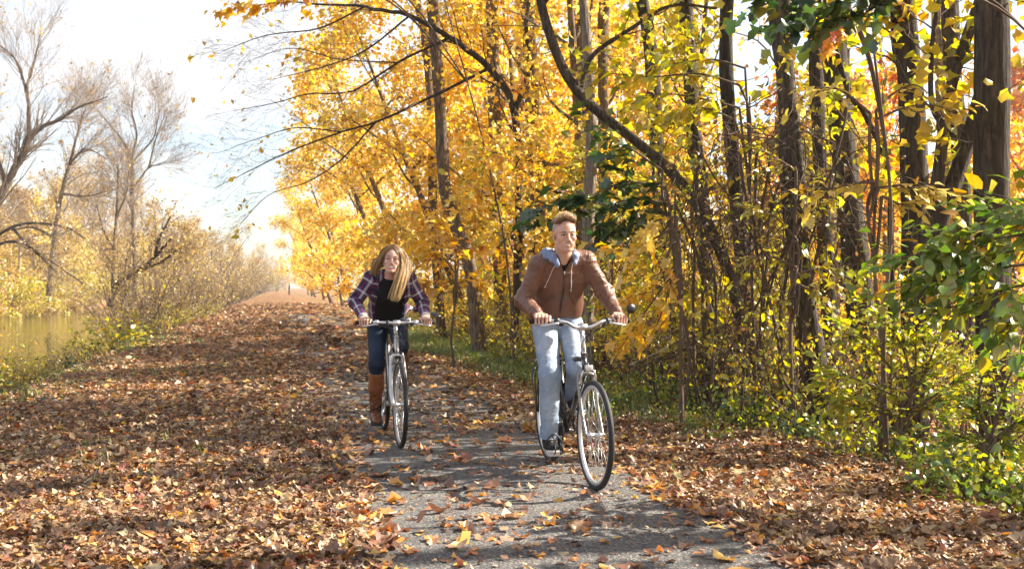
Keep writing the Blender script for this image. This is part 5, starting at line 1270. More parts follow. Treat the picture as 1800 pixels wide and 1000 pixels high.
def pick(rs, pal, n, var=0.15):
    w = np.array([p[0] for p in pal], float); c = np.array([p[1] for p in pal])
    i = rs.choice(len(pal), n, p=w / w.sum()); return np.clip(c[i] * (1 + rs.normal(size=(n, 1)) * var) * (1 + rs.normal(size=(n, 3)) * var * 0.25), 0.004, 0.9)
M['fallen'] = mat_leaf('fallen_leaf', 0.22, 0.45, 1.0, 0.05)
FALL = [(14, (0.100, 0.051, 0.029)), (18, (0.167, 0.085, 0.041)), (15, (0.234, 0.128, 0.062)), (13, (0.333, 0.200, 0.095)), (11, (0.444, 0.297, 0.149)), (8, (0.543, 0.406, 0.215)), (7, (0.444, 0.152, 0.029)), (5, (0.568, 0.243, 0.034)), (3, (0.641, 0.388, 0.053)), (5, (0.246, 0.060, 0.025)), (4, (0.068, 0.034, 0.025)), (0.2, (0.370, 0.043, 0.018))]
FALLP = [(6, (0.132, 0.060, 0.037)), (10, (0.238, 0.102, 0.055)), (8, (0.396, 0.228, 0.127)), (6, (0.554, 0.372, 0.220)), (5, (0.554, 0.180, 0.033)), (8, (0.660, 0.276, 0.039)), (4, (0.713, 0.408, 0.055)), (1, (0.26, 0.075, 0.036)), (0.15, (0.36, 0.05, 0.03))]
def litter():
    rs = np.random.default_rng(21); fine = []; coarse = []
    for k in range(14): fine.append(leaf_tmpl('maple' if k % 7 < 4 else 'ovate', rs.uniform(-0.6, 0.7), rs.uniform(-0.3, 0.45), rs.uniform(0.1, 0.4), k))
    for k in range(8): coarse.append(leaf_tmpl('star' if k % 2 else 'kite', rs.uniform(-0.5, 0.6), rs.uniform(-0.1, 0.5), rs.uniform(0.05, 0.3), 40 + k))
    Vs = []; Fs = []; Cs = []; off = 0
    def lay(y0, y1, dens_off, smin, tm, pal_mix, zamp):
        nonlocal off
        A = (y1 - y0) * (1.06 * (y0 + y1) / 2 + 2.8); n = int(A * dens_off * 1.0)
        Y = rs.uniform(y0, y1, n * 2); Y = Y[rs.random(n * 2) < (1.06 * Y + 2.8) / (1.06 * y1 + 2.8)][:n]; n = len(Y); X = rs.uniform(-1, 1, n) * (0.53 * Y + 1.4)
        u, v = xy_uv(X, Y); P = np.stack([u, v, 0 * u], -1)
        patch = 0.5 + 0.5 * vnoise(P, 1.1, 31); patch2 = 0.5 + 0.5 * vnoise(P, 4.0, 32)
        inner = 1 - sstep(0.74, 1.16, np.abs(u - 0.06 + 0.10 * vnoise(P, 1.5, 33)))
        # the asphalt carries few leaves near the camera and more and more further on
        far = sstep(8.0, 19.0, v)
        dens = 1.0 * (1 - inner) + inner * ((0.030 + 0.042 * patch2) * (1.0 if smin > 0.5 else 1.3) + sstep(7.5, 12.5, v) * (0.06 + 0.16 * patch) + sstep(12.0, 22.0, v) * (0.20 + 0.32 * patch))
        dens *= np.where(u > 1.6, np.clip(1.0 - 0.75 * sstep(2.2, 4.5, u), 0.2, 1) * (0.55 + 0.45 * patch), 1.0)
        dens *= np.where(u < -4.3, np.clip(1 - sstep(-4.3, -6.0, u), 0, 1) * 0.8, 1.0)
        gs = np.exp(-((u - 2.2 - 0.35 * vnoise(np.stack([v * 0, v, v * 0], -1), 0.5, 4)) / 0.5) ** 2) * np.clip(0.5 + 1.2 * vnoise(P, 0.45, 5), 0, 1); dens *= 1 - 0.85 * gs
        k = rs.random(n) < dens
        X, Y, u, v, inner = X[k], Y[k], u[k], v[k], inner[k]; n = len(X)
        z = gh(u, v) + 0.006 + (rs.random(n) ** 1.5 * zamp) * (1 - inner) + inner * rs.random(n) * 0.010
        size = np.clip(np.exp(rs.normal(math.log(0.070), 0.48, n)), 0.028, 0.15) * smin * np.where((inner > 0.5), 1.5, 1.0)
        tilt = np.where(inner > 0.5, 0.13, 0.27)
        nd = np.stack([rs.normal(size=n) * tilt, rs.normal(size=n) * tilt, np.ones(n)], -1)
        z = z + size * 0.10 * np.where(inner > 0.5, 0.6, 1.2)
        c = np.where(((inner > 0.5) & (v < 9.5))[:, None], pick(rs, FALLP, n), pick(rs, FALL, n)); g_ = c.mean(1, keepdims=True); c = g_ + (c - g_) * 0.88; mn_ = c.mean(0); c = mn_ + (c - mn_) * 0.88
        V, F, C = scatter(np.stack([X, Y, z], -1), size, nd, rs, tm, c)
        Vs.append(V); Fs.append(F + off); Cs.append(C); off += len(V)
    lay(2.4, 6.0, 1150, 0.63, fine, 0, 0.045); lay(6.0, 10.5, 850, 0.64, fine, 0, 0.04)
    lay(10.5, 18, 460, 0.72, coarse, 0, 0.04); lay(18, 34, 110, 1.1, coarse, 0, 0.035); lay(34, 75, 14, 1.9, coarse, 0, 0.03)
    lay(3.0, 6.5, 1100, 0.36, coarse, 0, 0.05); lay(6.5, 11, 600, 0.42, coarse, 0, 0.045)
    V = np.concatenate(Vs); F = np.concatenate(Fs); C = np.concatenate(Cs)
    print('litter', len(V), len(F))
    o = link('fallen_leaves', mesh_np('fallen_leaves', V, [F], [M['fallen']], None, {'col': ('FLOAT_COLOR', C)}, smooth=False)); tag(o, kind='stuff')
def grass():
    rs = np.random.default_rng(5); Vs = []; Cs = []; n = 60000
    Y = np.sqrt(rs.uniform(3.5 ** 2, 30 ** 2, n)); X = rs.uniform(-0.53, 0.53, n) * Y; u, v = xy_uv(X, Y); P = np.stack([u, v, 0 * u], -1)
    d = 1.0 * np.exp(-((u - 2.2 - 0.35 * vnoise(np.stack([v * 0, v, v * 0], -1), 0.5, 4)) / 0.55) ** 2) * np.clip(0.55 + 1.2 * vnoise(P, 0.45, 5), 0, 1)
    d += 0.14 * (u < -1.5) * (u > -4.2) * np.clip(3.2 * vnoise(P, 0.9, 42) - 1.0, 0, 1) + 0.6 * np.exp(-((u + 4.8) / 0.6) ** 2) * np.clip(0.3 + vnoise(P, 0.5, 43), 0, 1)
    k = rs.random(n) < d; X, Y, u, v = X[k], Y[k], u[k], v[k]
    # tufts: several blades about each point
    t = 7; X = np.repeat(X, t) + rs.normal(size=len(X) * t) * 0.035; Y = np.repeat(Y, t) + rs.normal(size=len(Y) * t) * 0.035; u, v = xy_uv(X, Y); n = len(X)
    z = gh(u, v); h = rs.uniform(0.04, 0.13, n) * (1 + 0.5 * (u > 0)); a = rs.uniform(0, 6.28, n); w = rs.uniform(0.002, 0.0045, n) * (1 + Y * 0.03)
    dx = np.stack([np.cos(a), np.sin(a), 0 * a], -1); sx_ = np.stack([-np.sin(a), np.cos(a), 0 * a], -1) * w[:, None]; b0 = np.stack([X, Y, z], -1); ln = rs.uniform(0.2, 0.9, n)
    p1 = b0 + dx * (h * ln * 0.3)[:, None]; p1[:, 2] += h * 0.6; p2 = b0 + dx * (h * ln)[:, None]; p2[:, 2] += h
    V = np.stack([b0 - sx_, b0 + sx_, p1 + sx_ * 0.8, p1 - sx_ * 0.8, p2], 1).reshape(-1, 3); i0 = np.arange(n) * 5
    q = np.stack([i0, i0 + 1, i0 + 2, i0 + 3], -1); tr = np.stack([i0 + 3, i0 + 2, i0 + 4], -1)
    c = pick(rs, [(6, (0.075, 0.145, 0.020)), (5, (0.12, 0.20, 0.028)), (2, (0.24, 0.22, 0.07)), (1.5, (0.36, 0.29, 0.14))], n)
    C = np.concatenate([np.repeat(c, 5, 0), np.ones((n * 5, 1))], 1)
    o = link('grass', mesh_np('grass', V, [q, tr], [M['blade']], None, {'col': ('FLOAT_COLOR', C)}, smooth=False)); tag(o, kind='stuff')
M['blade'] = mat_leaf('grass_blade', 0.4, 0.5)
litter(); grass()
# ================================================================= trees and shrubs
M['leaf'] = mat_leaf('leaf', 0.52, 0.45, 1.0, 0.05)
M['leafgreen'] = mat_leaf('green_leaf', 0.42, 0.35, 1.0, 0.07)
M['barkdark'] = mat_bark('dark_bark', (0.060, 0.046, 0.036), (0.115, 0.092, 0.070))
M['barkbrown'] = mat_bark('brown_bark', (0.135, 0.096, 0.066), (0.25, 0.185, 0.13))
M['barkpale'] = mat_bark('pale_bark', (0.17, 0.135, 0.105), (0.30, 0.25, 0.20))
M['twig'] = mat_plain('twig', (0.115, 0.080, 0.055), 0.9, var=0.3, nscale=6)
M['twigpale'] = mat_plain('pale_twig', (0.27, 0.205, 0.150), 0.9, var=0.25, nscale=3)
M['vine'] = mat_plain('dead_vine', (0.085, 0.056, 0.036), 0.92, var=0.4, nscale=5)
YEL = [(6, (0.774, 0.540, 0.096)), (5, (0.804, 0.620, 0.184)), (4, (0.745, 0.440, 0.056)), (2, (0.627, 0.500, 0.128)), (1, (0.431, 0.400, 0.096)), (0.4, (0.608, 0.260, 0.048)), (0.8, (0.392, 0.240, 0.096))]
GOLD = [(5, (0.784, 0.530, 0.088)), (4, (0.764, 0.450, 0.056)), (3, (0.794, 0.600, 0.152)), (1, (0.608, 0.270, 0.032)), (0.6, (0.372, 0.220, 0.096))]
YGR = [(4, (0.520, 0.429, 0.046)), (4, (0.390, 0.377, 0.046)), (3, (0.676, 0.494, 0.052)), (2, (0.234, 0.260, 0.036)), (1, (0.715, 0.390, 0.039))]
OLV = [(4, (0.308, 0.280, 0.042)), (4, (0.420, 0.350, 0.049)), (2, (0.196, 0.196, 0.031)), (2, (0.588, 0.448, 0.056))]
LIM = [(5, (0.408, 0.403, 0.046)), (4, (0.300, 0.343, 0.040)), (2, (0.552, 0.423, 0.066)), (2, (0.168, 0.222, 0.029))]
DGR = [(5, (0.032, 0.070, 0.022)), (4, (0.052, 0.098, 0.025)), (2, (0.10, 0.145, 0.028)), (0.7, (0.34, 0.29, 0.04))]
MGR = [(4, (0.095, 0.165, 0.026)), (5, (0.15, 0.225, 0.032)), (3, (0.26, 0.30, 0.04)), (1.5, (0.46, 0.40, 0.05)), (0.4, (0.48, 0.26, 0.03))]
RED = [(2, (0.52, 0.19, 0.07)), (3, (0.60, 0.30, 0.06)), (3, (0.66, 0.42, 0.08)), (0.6, (0.44, 0.10, 0.04))]
TAN = [(4, (0.391, 0.276, 0.132)), (4, (0.483, 0.333, 0.127)), (2, (0.299, 0.184, 0.081)), (2, (0.575, 0.414, 0.103))]
PALEY = [(4, (0.60, 0.47, 0.11)), (3, (0.66, 0.54, 0.17)), (2, (0.52, 0.38, 0.07))]
BRN = [(4, (0.17, 0.095, 0.045)), (3, (0.24, 0.14, 0.06)), (2, (0.11, 0.06, 0.035))]
TM = {}
for kk in ('maple', 'ovate', 'kite', 'star', 'narrow'):
    TM[kk] = [leaf_tmpl(kk, b_, f_, 0.06, 60 + q) for q, (b_, f_) in enumerate([(-0.25, 0.2), (-0.1, 0.3), (0.15, -0.1), (-0.45, 0.1)])]
def wander(rs, p, d, L, n, wob, lift=0.0):
    P = [np.asarray(p, float)]; d = nrm(d); st = L / n
    for _ in range(n):
        d = nrm(d + rs.normal(size=3) * wob + np.array([0, 0, lift])); P.append(P[-1] + d * st)
    return np.array(P)
def ortho(rs, d, ang):
    r = rs.normal(size=3); q = nrm(np.cross(d, r)); return nrm(d * math.cos(ang) + q * math.sin(ang))
def branchlets(rs, P, rad, n, L, ang, wob, lift, t0=0.2, r_k=0.5, seg=4, rmin=0.0012):
    """side branches along a polyline"""
    o = []; m = len(P) - 1
    for _ in range(n):
        t = rs.uniform(t0, 1.0) * m; i = min(int(t), m - 1); f = t - i; p = P[i] * (1 - f) + P[i + 1] * f
        r = (rad[i] * (1 - f) + rad[i + 1] * f) * r_k; d = ortho(rs, nrm(P[i + 1] - P[i]), ang * rs.uniform(0.7, 1.3)); l = L * rs.uniform(0.55, 1.2) * (1.1 - 0.5 * t / m)
        Q = wander(rs, p, d, l, seg, wob, lift); o.append((Q, np.linspace(r, max(r * 0.25, rmin), seg + 1)))
    return o
def leaves_on(rs, brs, n, sig, size, pal, tm, up=0.9, t0=0.1, mottle=0.5):
    """leaves scattered about twigs"""
    k = rs.integers(0, len(brs), n); t = rs.uniform(t0, 1, n); P = np.empty((n, 3)); sh = np.empty(n); bs = rs.normal(size=len(brs))
    for q in range(n):
        B = brs[k[q]][0]; m = len(B) - 1; x = t[q] * m; i = min(int(x), m - 1); f = x - i; P[q] = B[i] * (1 - f) + B[i + 1] * f; sh[q] = bs[k[q]]
    P = P + rs.normal(size=(n, 3)) * sig
    s = size * np.clip(np.exp(rs.normal(0, 0.28, n)), 0.5, 1.7)
    nd = rs.normal(size=(n, 3)); nd[:, 2] = np.abs(nd[:, 2]) * up + 0.35 * up
    c = pick(rs, pal, n, 0.14) * (1 + 0.10 * mottle * sh[:, None])
    return scatter(P, s, nd, rs, TM[tm], c)
def thing(name, label, cat, group, trunk_mb, crown_mb, mats_t, mats_c, tn='trunk', cn='crown', loc=(0, 0, 0), rz=0.0):
    t = empty(name, loc, rz); tag(t, label, cat, group)
    if trunk_mb and trunk_mb.n: trunk_mb.build(tn, mats_t, t)
    if crown_mb and crown_mb.n: crown_mb.build(cn, mats_c, t)
    return t
def addleaf(mb, L, mi=1):
    V, F, C = L; mb.add(V, [F], mi=mi, col=C); return mb
def addtw(mb, brs, n=3, mi=0):
    for P, r in brs:
        V, f = tube(P, r, n, cap=False); mb.add(V, f, mi=mi, col=(0.1, 0.07, 0.05, 1))
def gen_tree(seed, H, r0, nl, t0, limb, el, leaves, size, pal, tm='kite', lean=(0, 0), bark='barkbrown', twig='twig', wob=0.05, sub=5, tw=5, sig=0.22, sublen=0.42, up=0.8, droop=0.0, leafmat='leaf', straight=True, rmin=0.0012):
    rs = np.random.default_rng(seed)
    n = 12; P = [np.array([0, 0, -0.25])]; d = nrm(np.array([lean[0], lean[1], 1.0])); st = (H + 0.25) / n
    for i in range(n):
        d = nrm(d + rs.normal(size=3) * wob * (0.4 if straight else 1.0)); P.append(P[-1] + d * st)
    P = np.array(P); t = np.linspace(0, 1, n + 1); rad = r0 * ((1 - t) ** 0.8 * 0.86 + 0.10); rad[0] *= 1.35; rad[1] *= 1.03
    T = MB(); sp = spline(P, n * 3); rr = np.interp(np.linspace(0, 1, len(sp)), t, rad); rr = rr * (1 + 0.05 * rs.normal(size=len(rr))); T.add(*tube(sp, rr, 12))
    tips = []; C = MB(); med = []
    for i in range(nl):
        tt = t0 + (1 - t0) * (i + rs.uniform(0, 0.9)) / nl; x = tt * n; q = min(int(x), n - 1); f = x - q; p = P[q] * (1 - f) + P[q + 1] * f; r = np.interp(tt, t, rad) * rs.uniform(0.35, 0.6)
        a = i * 2.399 + rs.uniform(-0.5, 0.5); e = RAD(el) * rs.uniform(0.6, 1.3) + 0.5 * tt; dd = np.array([math.cos(a) * math.cos(e), math.sin(a) * math.cos(e), math.sin(e)])
        Lm = limb * rs.uniform(0.65, 1.15) * (1.05 - 0.62 * max(0, (tt - t0) / (1.001 - t0)))
        Q = wander(rs, p, dd, Lm, 7, 0.16, 0.03 - droop); qr = np.linspace(r, r * 0.25, 8); T.add(*tube(Q, qr, 7))
        sb = branchlets(rs, Q, qr, sub, Lm * sublen, 0.85, 0.18, 0.02 - droop, 0.2, 0.55, 4, rmin); med += sb
        for S_ in sb: tips += branchlets(rs, S_[0], S_[1], tw, Lm * sublen * 0.45, 0.8, 0.2, 0.0 - droop, 0.15, 0.6, 3, rmin)
        tips += branchlets(rs, Q, qr * 0.7, 4, Lm * sublen * 0.5, 0.7, 0.2, 0.0, 0.5, 0.4, 3)
    addtw(C, med, 4); addtw(C, tips, 3)
    if leaves: addleaf(C, leaves_on(rs, tips + med, leaves, sig, size, pal, tm, up))
    return T, C, [M[bark]], [M[twig], M[leafmat]]
def gen_shrub(seed, H, stems, spread, leaves, size, pal, tm='kite', twig='twig', arch=0.05, sub=5, tw=3, sig=0.07, up=0.6, r0=0.010, base=0.18, leafmat='leaf'):
    rs = np.random.default_rng(seed); T = MB(); C = MB(); tips = []; med = []
    for i in range(stems):
        a = rs.uniform(0, 6.28); p = np.array([math.cos(a), math.sin(a), 0]) * rs.uniform(0, base); p[2] = -0.1; k = rs.uniform(0.2, 1.0) * spread
        Q = wander(rs, p, (math.cos(a) * k, math.sin(a) * k, 1.0), H * rs.uniform(0.6, 1.15), 7, 0.12, -arch * rs.uniform(0, 2)); r = np.linspace(r0 * rs.uniform(0.6, 1.4), r0 * 0.2, 8); T.add(*tube(Q, r, 5))
        sb = branchlets(rs, Q, r, sub, H * 0.38, 0.75, 0.18, -arch * 0.5, 0.15, 0.6, 4); med += sb
        for S_ in sb: tips += branchlets(rs, S_[0], S_[1], tw, H * 0.15, 0.8, 0.2, 0, 0.1, 0.6, 3)
    addtw(C, med, 3); addtw(C, tips, 3)
    if leaves: addleaf(C, leaves_on(rs, tips + med, leaves, sig, size, pal, tm, up))
    return T, C, [M[twig]], [M[twig], M[leafmat]]
def bough_leaves(rs, P, rad, spacing, size, pal, tm, side=0.6, twigs=5, tl=0.35, droop=0.3, sig=0.015):
    """leaves set alternately along a bough and its side twigs, hanging a little"""
    tw = branchlets(rs, P, rad, twigs, tl, 0.75, 0.12, -0.03, 0.1, 0.5, 4) + [(P[len(P) // 4:], rad[len(P) // 4:])]
    pts = []; dirs = []
    for Q, r in tw:
        L = np.linalg.norm(np.diff(Q, axis=0), axis=1).sum(); n = max(2, int(L / spacing)); s = spline(Q, max(n, 2)); n = min(len(s), n + 1)
        idx = np.linspace(0, len(s) - 1, n).astype(int); T = nrm(np.gradient(s, axis=0))[idx]
        for i, (p, t) in enumerate(zip(s[idx], T)):
            sd = nrm(np.cross(t, [0, 0, 1])) * (1 if i % 2 else -1); d = nrm(t * 0.7 + sd * side + np.array([0, 0, -droop]) + rs.normal(size=3) * 0.25); pts.append(p + rs.normal(size=3) * sig); dirs.append(d)
    pts = np.array(pts); dirs = np.array(dirs); n = len(pts); sz = size * np.clip(np.exp(rs.normal(0, 0.25, n)), 0.5, 1.6)
    z = np.tile([0, 0, 1.0], (n, 1)) + rs.normal(size=(n, 3)) * 0.35; z = nrm(z - dirs * (z * dirs).sum(1)[:, None])
    ref = np.where(np.abs(z[:, 2:3]) < 0.95, np.array([[0, 0, 1.0]]), np.array([[1.0, 0, 0]])); x0 = nrm(np.cross(ref, z)); y0 = np.cross(z, x0)
    yaw = np.arctan2((dirs * y0).sum(1), (dirs * x0).sum(1))
    return tw[:-1], scatter(pts + dirs * (sz * 0.45)[:, None], sz, z, rs, TM[tm], pick(rs, pal, n, 0.14), yaw)
def hero_trunk(name, label, pts, Y, r0, r1, group=None, ext=5.0, bark='barkdark', seed=0, leaves=900, pal=None, limbs=4, extra=(), sparse=True, size=0.10, rough=0.06):
    """a tree whose trunk follows its course in the photo; above the frame it goes on to its crown"""
    rs = np.random.default_rng(seed + 500); W = [at_px(a, Y, b) for a, b in pts]; W[0][2] = gxy(W[0][0], W[0][1]) - 0.15
    base = W[0].copy(); base[2] += 0.15
    d = nrm(W[-1] - W[-2]); d = nrm(d * 0.6 + np.array([0, 0, 0.6])); top = W[-1]
    q = max(2, int(ext / 1.2))
    for i in range(q): d = nrm(d + rs.normal(size=3) * 0.06); top = top + d * ext / q; W.append(top)
    W = np.array(W) - base; sp = spline(W, len(W) * 14); n = len(sp); zf = np.linspace(0, 1, n); rr = r0 + (r1 - r0) * np.clip(zf * 1.3, 0, 1); rr = rr * np.where(zf > 0.77, 1 - (zf - 0.77) * 2.6, 1)
    hh = sp[:, 2] - sp[0, 2]; rr = rr * (1 + 0.45 * np.exp(-hh / 0.22)); rr = rr * (1 + rough * vnoise(np.stack([hh * 2.2, hh * 0 + seed, hh * 0], -1), 1.0, seed))
    T = MB(); nv_ = 26; TV, TF = tube(sp, np.maximum(rr, 0.012), nv_); ctr = np.repeat(sp, nv_, 0); rad_ = TV - ctr; th_ = np.tile(np.arange(nv_) / nv_ * 2 * math.pi, n); hh_ = np.repeat(hh, nv_)
    ridge = 1 - 2 * np.abs(vnoise(np.stack([np.cos(th_) * 3.2, np.sin(th_) * 3.2, hh_ * 1.1 + seed * 7], -1), 1.0, seed)) + 0.5 * vnoise(np.stack([np.cos(th_) * 1.2, np.sin(th_) * 1.2, hh_ * 1.6], -1), 1.0, seed + 1)
    TV = ctr + rad_ * (1 + 0.075 * ridge)[:, None]; T.add(TV, TF); C = MB(); tips = []; med = []
    for epts, er0, er1 in extra:
        E = np.array([at_px(a, Y + (c[0] if c else 0), b) for a, b, *c in epts]) - base; es = spline(E, len(E) * 6); T.add(*tube(es, np.linspace(er0, er1, len(es)), 9))
        sb = branchlets(rs, es, np.linspace(er0, er1, len(es)), 7, 0.7, 0.8, 0.2, 0.0, 0.3, 0.45, 4); med += sb
        for S_ in sb: tips += branchlets(rs, S_[0], S_[1], 3, 0.3, 0.8, 0.2, 0, 0.1, 0.6, 3)
    for i in range(limbs):
        k = int(n * rs.uniform(0.62, 0.98)); a = rs.uniform(0, 6.28); Lm = rs.uniform(1.2, 2.6); Q = wander(rs, sp[k], (math.cos(a), math.sin(a), 0.7), Lm, 6, 0.15, 0.03); qr = np.linspace(rr[k] * 0.45, 0.008, 7); T.add(*tube(Q, qr, 6))
        sb = branchlets(rs, Q, qr, 5, Lm * 0.5, 0.8, 0.18, 0, 0.2, 0.5, 4); med += sb
        for S_ in sb: tips += branchlets(rs, S_[0], S_[1], 4, Lm * 0.22, 0.8, 0.2, 0, 0.1, 0.6, 3)
    # thin dead twigs low on the trunk
    lowr = np.interp(np.linspace(0, 1, n), [0, 1], [r0, r1]) * 0.4
    m_ = int(n * 0.6); low = branchlets(rs, sp[:m_], np.full(m_, 0.012), 8, 0.7, 1.2, 0.2, 0.02, 0.3, 0.6, 5); med += low
    for S_ in low: tips += branchlets(rs, S_[0], S_[1], 3, 0.25, 0.8, 0.2, 0, 0.2, 0.6, 3)
    addtw(C, med, 4); addtw(C, tips, 3)
    if leaves and len(tips): addleaf(C, leaves_on(rs, tips, leaves, 0.12, size, pal or YGR, 'star', 0.7))
    return thing(name, label, 'tree', group, T, C, [M[bark]], [M['twig'], M['leaf']], loc=base)
def limb_tree(name, label, cat, base_px, Y, limbs, seed, bark, twigm, nb, Lb, nt, Lt, leaves=0, pal=None, size=0.1, sig=0.15, group=None, ang=0.6, lift=0.01, tm='kite'):
    rm = max(0.0012, Y * 0.00011)
    """a bare tree drawn limb by limb; limbs = (list of (px, py[, dY]), r0, r1)"""
    rs = np.random.default_rng(seed); base = at_px(base_px, Y); base[2] = gxy(base[0], base[1]); T = MB(); C = MB(); med = []; tips = []
    for pts, r0, r1 in limbs:
        E = np.array([at_px(p[0], Y + (p[2] if len(p) > 2 else 0), p[1]) for p in pts]) - base; es = spline(E, len(E) * 5); es = es + rs.normal(size=es.shape) * r0 * 0.12
        er = np.linspace(r0, r1, len(es)); T.add(*tube(es, er, 10)); sb = branchlets(rs, es, er, nb, Lb, ang, 0.14, lift, 0.2, 0.30, 6, rm); med += sb
        for S_ in sb:
            s2 = branchlets(rs, S_[0], S_[1], nt, Lt, ang, 0.16, lift, 0.15, 0.45, 4, rm); tips += s2
            for q in s2: tips += branchlets(rs, q[0], q[1], 3, Lt * 0.55, ang, 0.16, lift, 0.2, 0.6, 3, rm * 0.8)
    addtw(C, med, 4); addtw(C, tips, 3)
    if leaves: addleaf(C, leaves_on(rs, tips, leaves, sig, size, pal, tm))
    return thing(name, label, cat, group, T, C, [M[bark]], [M[twigm], M['leaf']], loc=base)
def bough_plant(name, label, cat, base_px, Y, boughs, seed, size, pal, tm, spacing=0.05, group=None, r0=0.014, twigs=6, tl=0.35, twigm='twig', leafmat='leaf', droop=0.3, dy=0.0):
    """a sapling or bush whose leafy boughs reach through the given places"""
    rs = np.random.default_rng(seed); base = at_px(base_px, Y); base[2] = gxy(base[0], base[1]); T = MB(); C = MB()
    starts = np.array([at_px(b[0][0], Y + (b[0][2] if len(b[0]) > 2 else 0), b[0][1]) - base for b in boughs]); hz = max(0.3, starts[:, 2].max() * 0.92); cx = starts[:, :2].mean(0)
    ctl = np.array([[0, 0, -0.1], [cx[0] * 0.05 + rs.normal() * 0.05, cx[1] * 0.05, hz * 0.3], [cx[0] * 0.16 + rs.normal() * 0.06, cx[1] * 0.16 + rs.normal() * 0.06, hz * 0.62], [cx[0] * 0.4, cx[1] * 0.4, hz]])
    ms = spline(ctl, 30); mr_ = np.linspace(r0 * 1.7, r0 * 0.7, len(ms)); T.add(*tube(ms, mr_, 8))
    for pts in boughs:
        E = np.array([at_px(p[0], Y + (p[2] if len(p) > 2 else 0), p[1]) for p in pts]) - base
        k_ = int(np.argmin(np.abs(ms[:, 2] - max(E[0][2] * 0.72, 0.05)))); a_ = ms[k_]; md = (a_ + E[0]) / 2 + np.array([0, 0, 0.12 * np.linalg.norm(E[0] - a_)]) + rs.normal(size=3) * 0.03
        con = spline([a_, md, E[0]], 12); T.add(*tube(con, np.linspace(r0, r0 * 0.9, len(con)), 6))
        es = spline(E, len(E) * 6); er = np.linspace(r0 * 0.9, 0.002, len(es)); T.add(*tube(es, er, 6))
        tw, L = bough_leaves(rs, es, er, spacing, size, pal, tm, twigs=twigs, tl=tl, droop=droop); addtw(C, tw, 3); addleaf(C, L)
    return thing(name, label, cat, group, T, C, [M[twigm]], [M[twigm], M[leafmat]], 'stem', 'foliage', loc=base)
def put(proto, loc, rz, sc, label=None, group=None, first=None):
    o = proto if proto.get('_used') is None else copy_tree(proto)
    proto['_used'] = 1
    o.location = loc; o.rotation_euler = (0, 0, rz); o.scale = (sc, sc, sc) if np.isscalar(sc) else sc
    if label: o['label'] = label
    if group: o['group'] = group
    if '_used' in o.keys() and o is not proto: del o['_used']
    return o
# ================================================================= planting the place
rp_ = np.random.default_rng(77)
FOREST = 'trees of the wood beside the path'
def tree_proto(name, label, group, *a, **k):
    T, C, mt, mc = gen_tree(*a, **k); return thing(name, label, 'tree', group, T, C, mt, mc)
def shrub_proto(name, label, group, *a, **k):
    T, C, mt, mc = gen_shrub(*a, **k); return thing(name, label, 'shrub', group, T, C, mt, mc, 'stem', 'foliage')

# ---- right wood: trunks that can be told apart in the photo (bottom to top: photo column and row)
G1 = 'trunks at the edge of the wood'
hero_trunk('tree', 'thick straight dark trunk at the right edge of the photo, above the green bush', [(1748, 760), (1744, 350), (1743, 0)], 8.2, 0.135, 0.118, G1, seed=1, leaves=700)
hero_trunk('tree', 'dark trunk just left of the leaning forked stems, behind pale yellow leaf sprays', [(1604, 690), (1608, 430), (1603, 200), (1588, 0)], 9.5, 0.125, 0.10, G1, seed=2, leaves=700,
           extra=[([(1604, 170), (1575, 100), (1568, 20)], 0.03, 0.018)])
hero_trunk('tree', 'smooth dark tree with two stems leaning right in front of the thickest trunk', [(1600, 700), (1640, 450), (1674, 330), (1708, 230), (1738, 120), (1758, 0)], 8.8, 0.075, 0.058, G1, seed=3, leaves=500,
           extra=[([(1618, 560), (1632, 420), (1650, 300), (1668, 170), (1702, 60), (1730, -20)], 0.058, 0.045), ([(1675, 235), (1640, 190), (1638, 90), (1650, 0)], 0.028, 0.018)])
hero_trunk('tree', 'dark trunk leaning slightly left, second from the leaning forked tree', [(1530, 690), (1503, 450), (1482, 250), (1466, 80), (1456, 0)], 11, 0.15, 0.115, G1, seed=4, leaves=600)
hero_trunk('tree', 'dark shaggy trunk wrapped in dead vines right of the mirror', [(1446, 720), (1420, 560), (1400, 400), (1386, 200), (1372, 0)], 9.8, 0.12, 0.10, G1, seed=5, leaves=500, rough=0.2)
hero_trunk('tree', 'thin black stem arching in the bright gap between two dark trunks', [(1570, 640), (1566, 425), (1562, 300), (1520, 200), (1488, 150)], 10, 0.034, 0.022, G1, seed=6, leaves=250, ext=2.5, limbs=3)
hero_trunk('tree', 'dark tree arching left over the man, its trunk crossing the gold leaves', [(1312, 690), (1300, 560), (1262, 430), (1200, 325), (1120, 250), (1068, 210), (1020, 165), (985, 110), (950, 0)], 11, 0.062, 0.045, G1, seed=7, leaves=500,
           extra=[([(1020, 165), (1040, 100), (1110, 50), (1180, 10), (1260, 15)], 0.03, 0.015)])
hero_trunk('tree', 'tall pale brown trunk straight above the path-side gold leaves, left of the man', [(956, 640), (948, 400), (940, 250), (928, 0)], 19, 0.155, 0.125, G1, bark='barkbrown', seed=8, leaves=600, pal=YEL)
hero_trunk('tree', 'slim brown trunk rising just left of the pale brown one', [(884, 600), (872, 300), (864, 0)], 21, 0.135, 0.115, G1, bark='barkbrown', seed=9, leaves=600, pal=YEL)
hero_trunk('tree', 'crooked brown trunk inside the yellow crown above the woman', [(778, 570), (762, 380), (758, 200), (746, 60), (733, 0)], 24, 0.105, 0.085, G1, bark='barkbrown', seed=10, leaves=600, pal=YEL)
hero_trunk('tree', 'stout sunlit brown trunk leaning left between the two riders', [(846, 580), (828, 480), (800, 390), (782, 330), (776, 230)], 19, 0.130, 0.10, G1, bark='barkbrown', seed=11, leaves=600, pal=YEL)
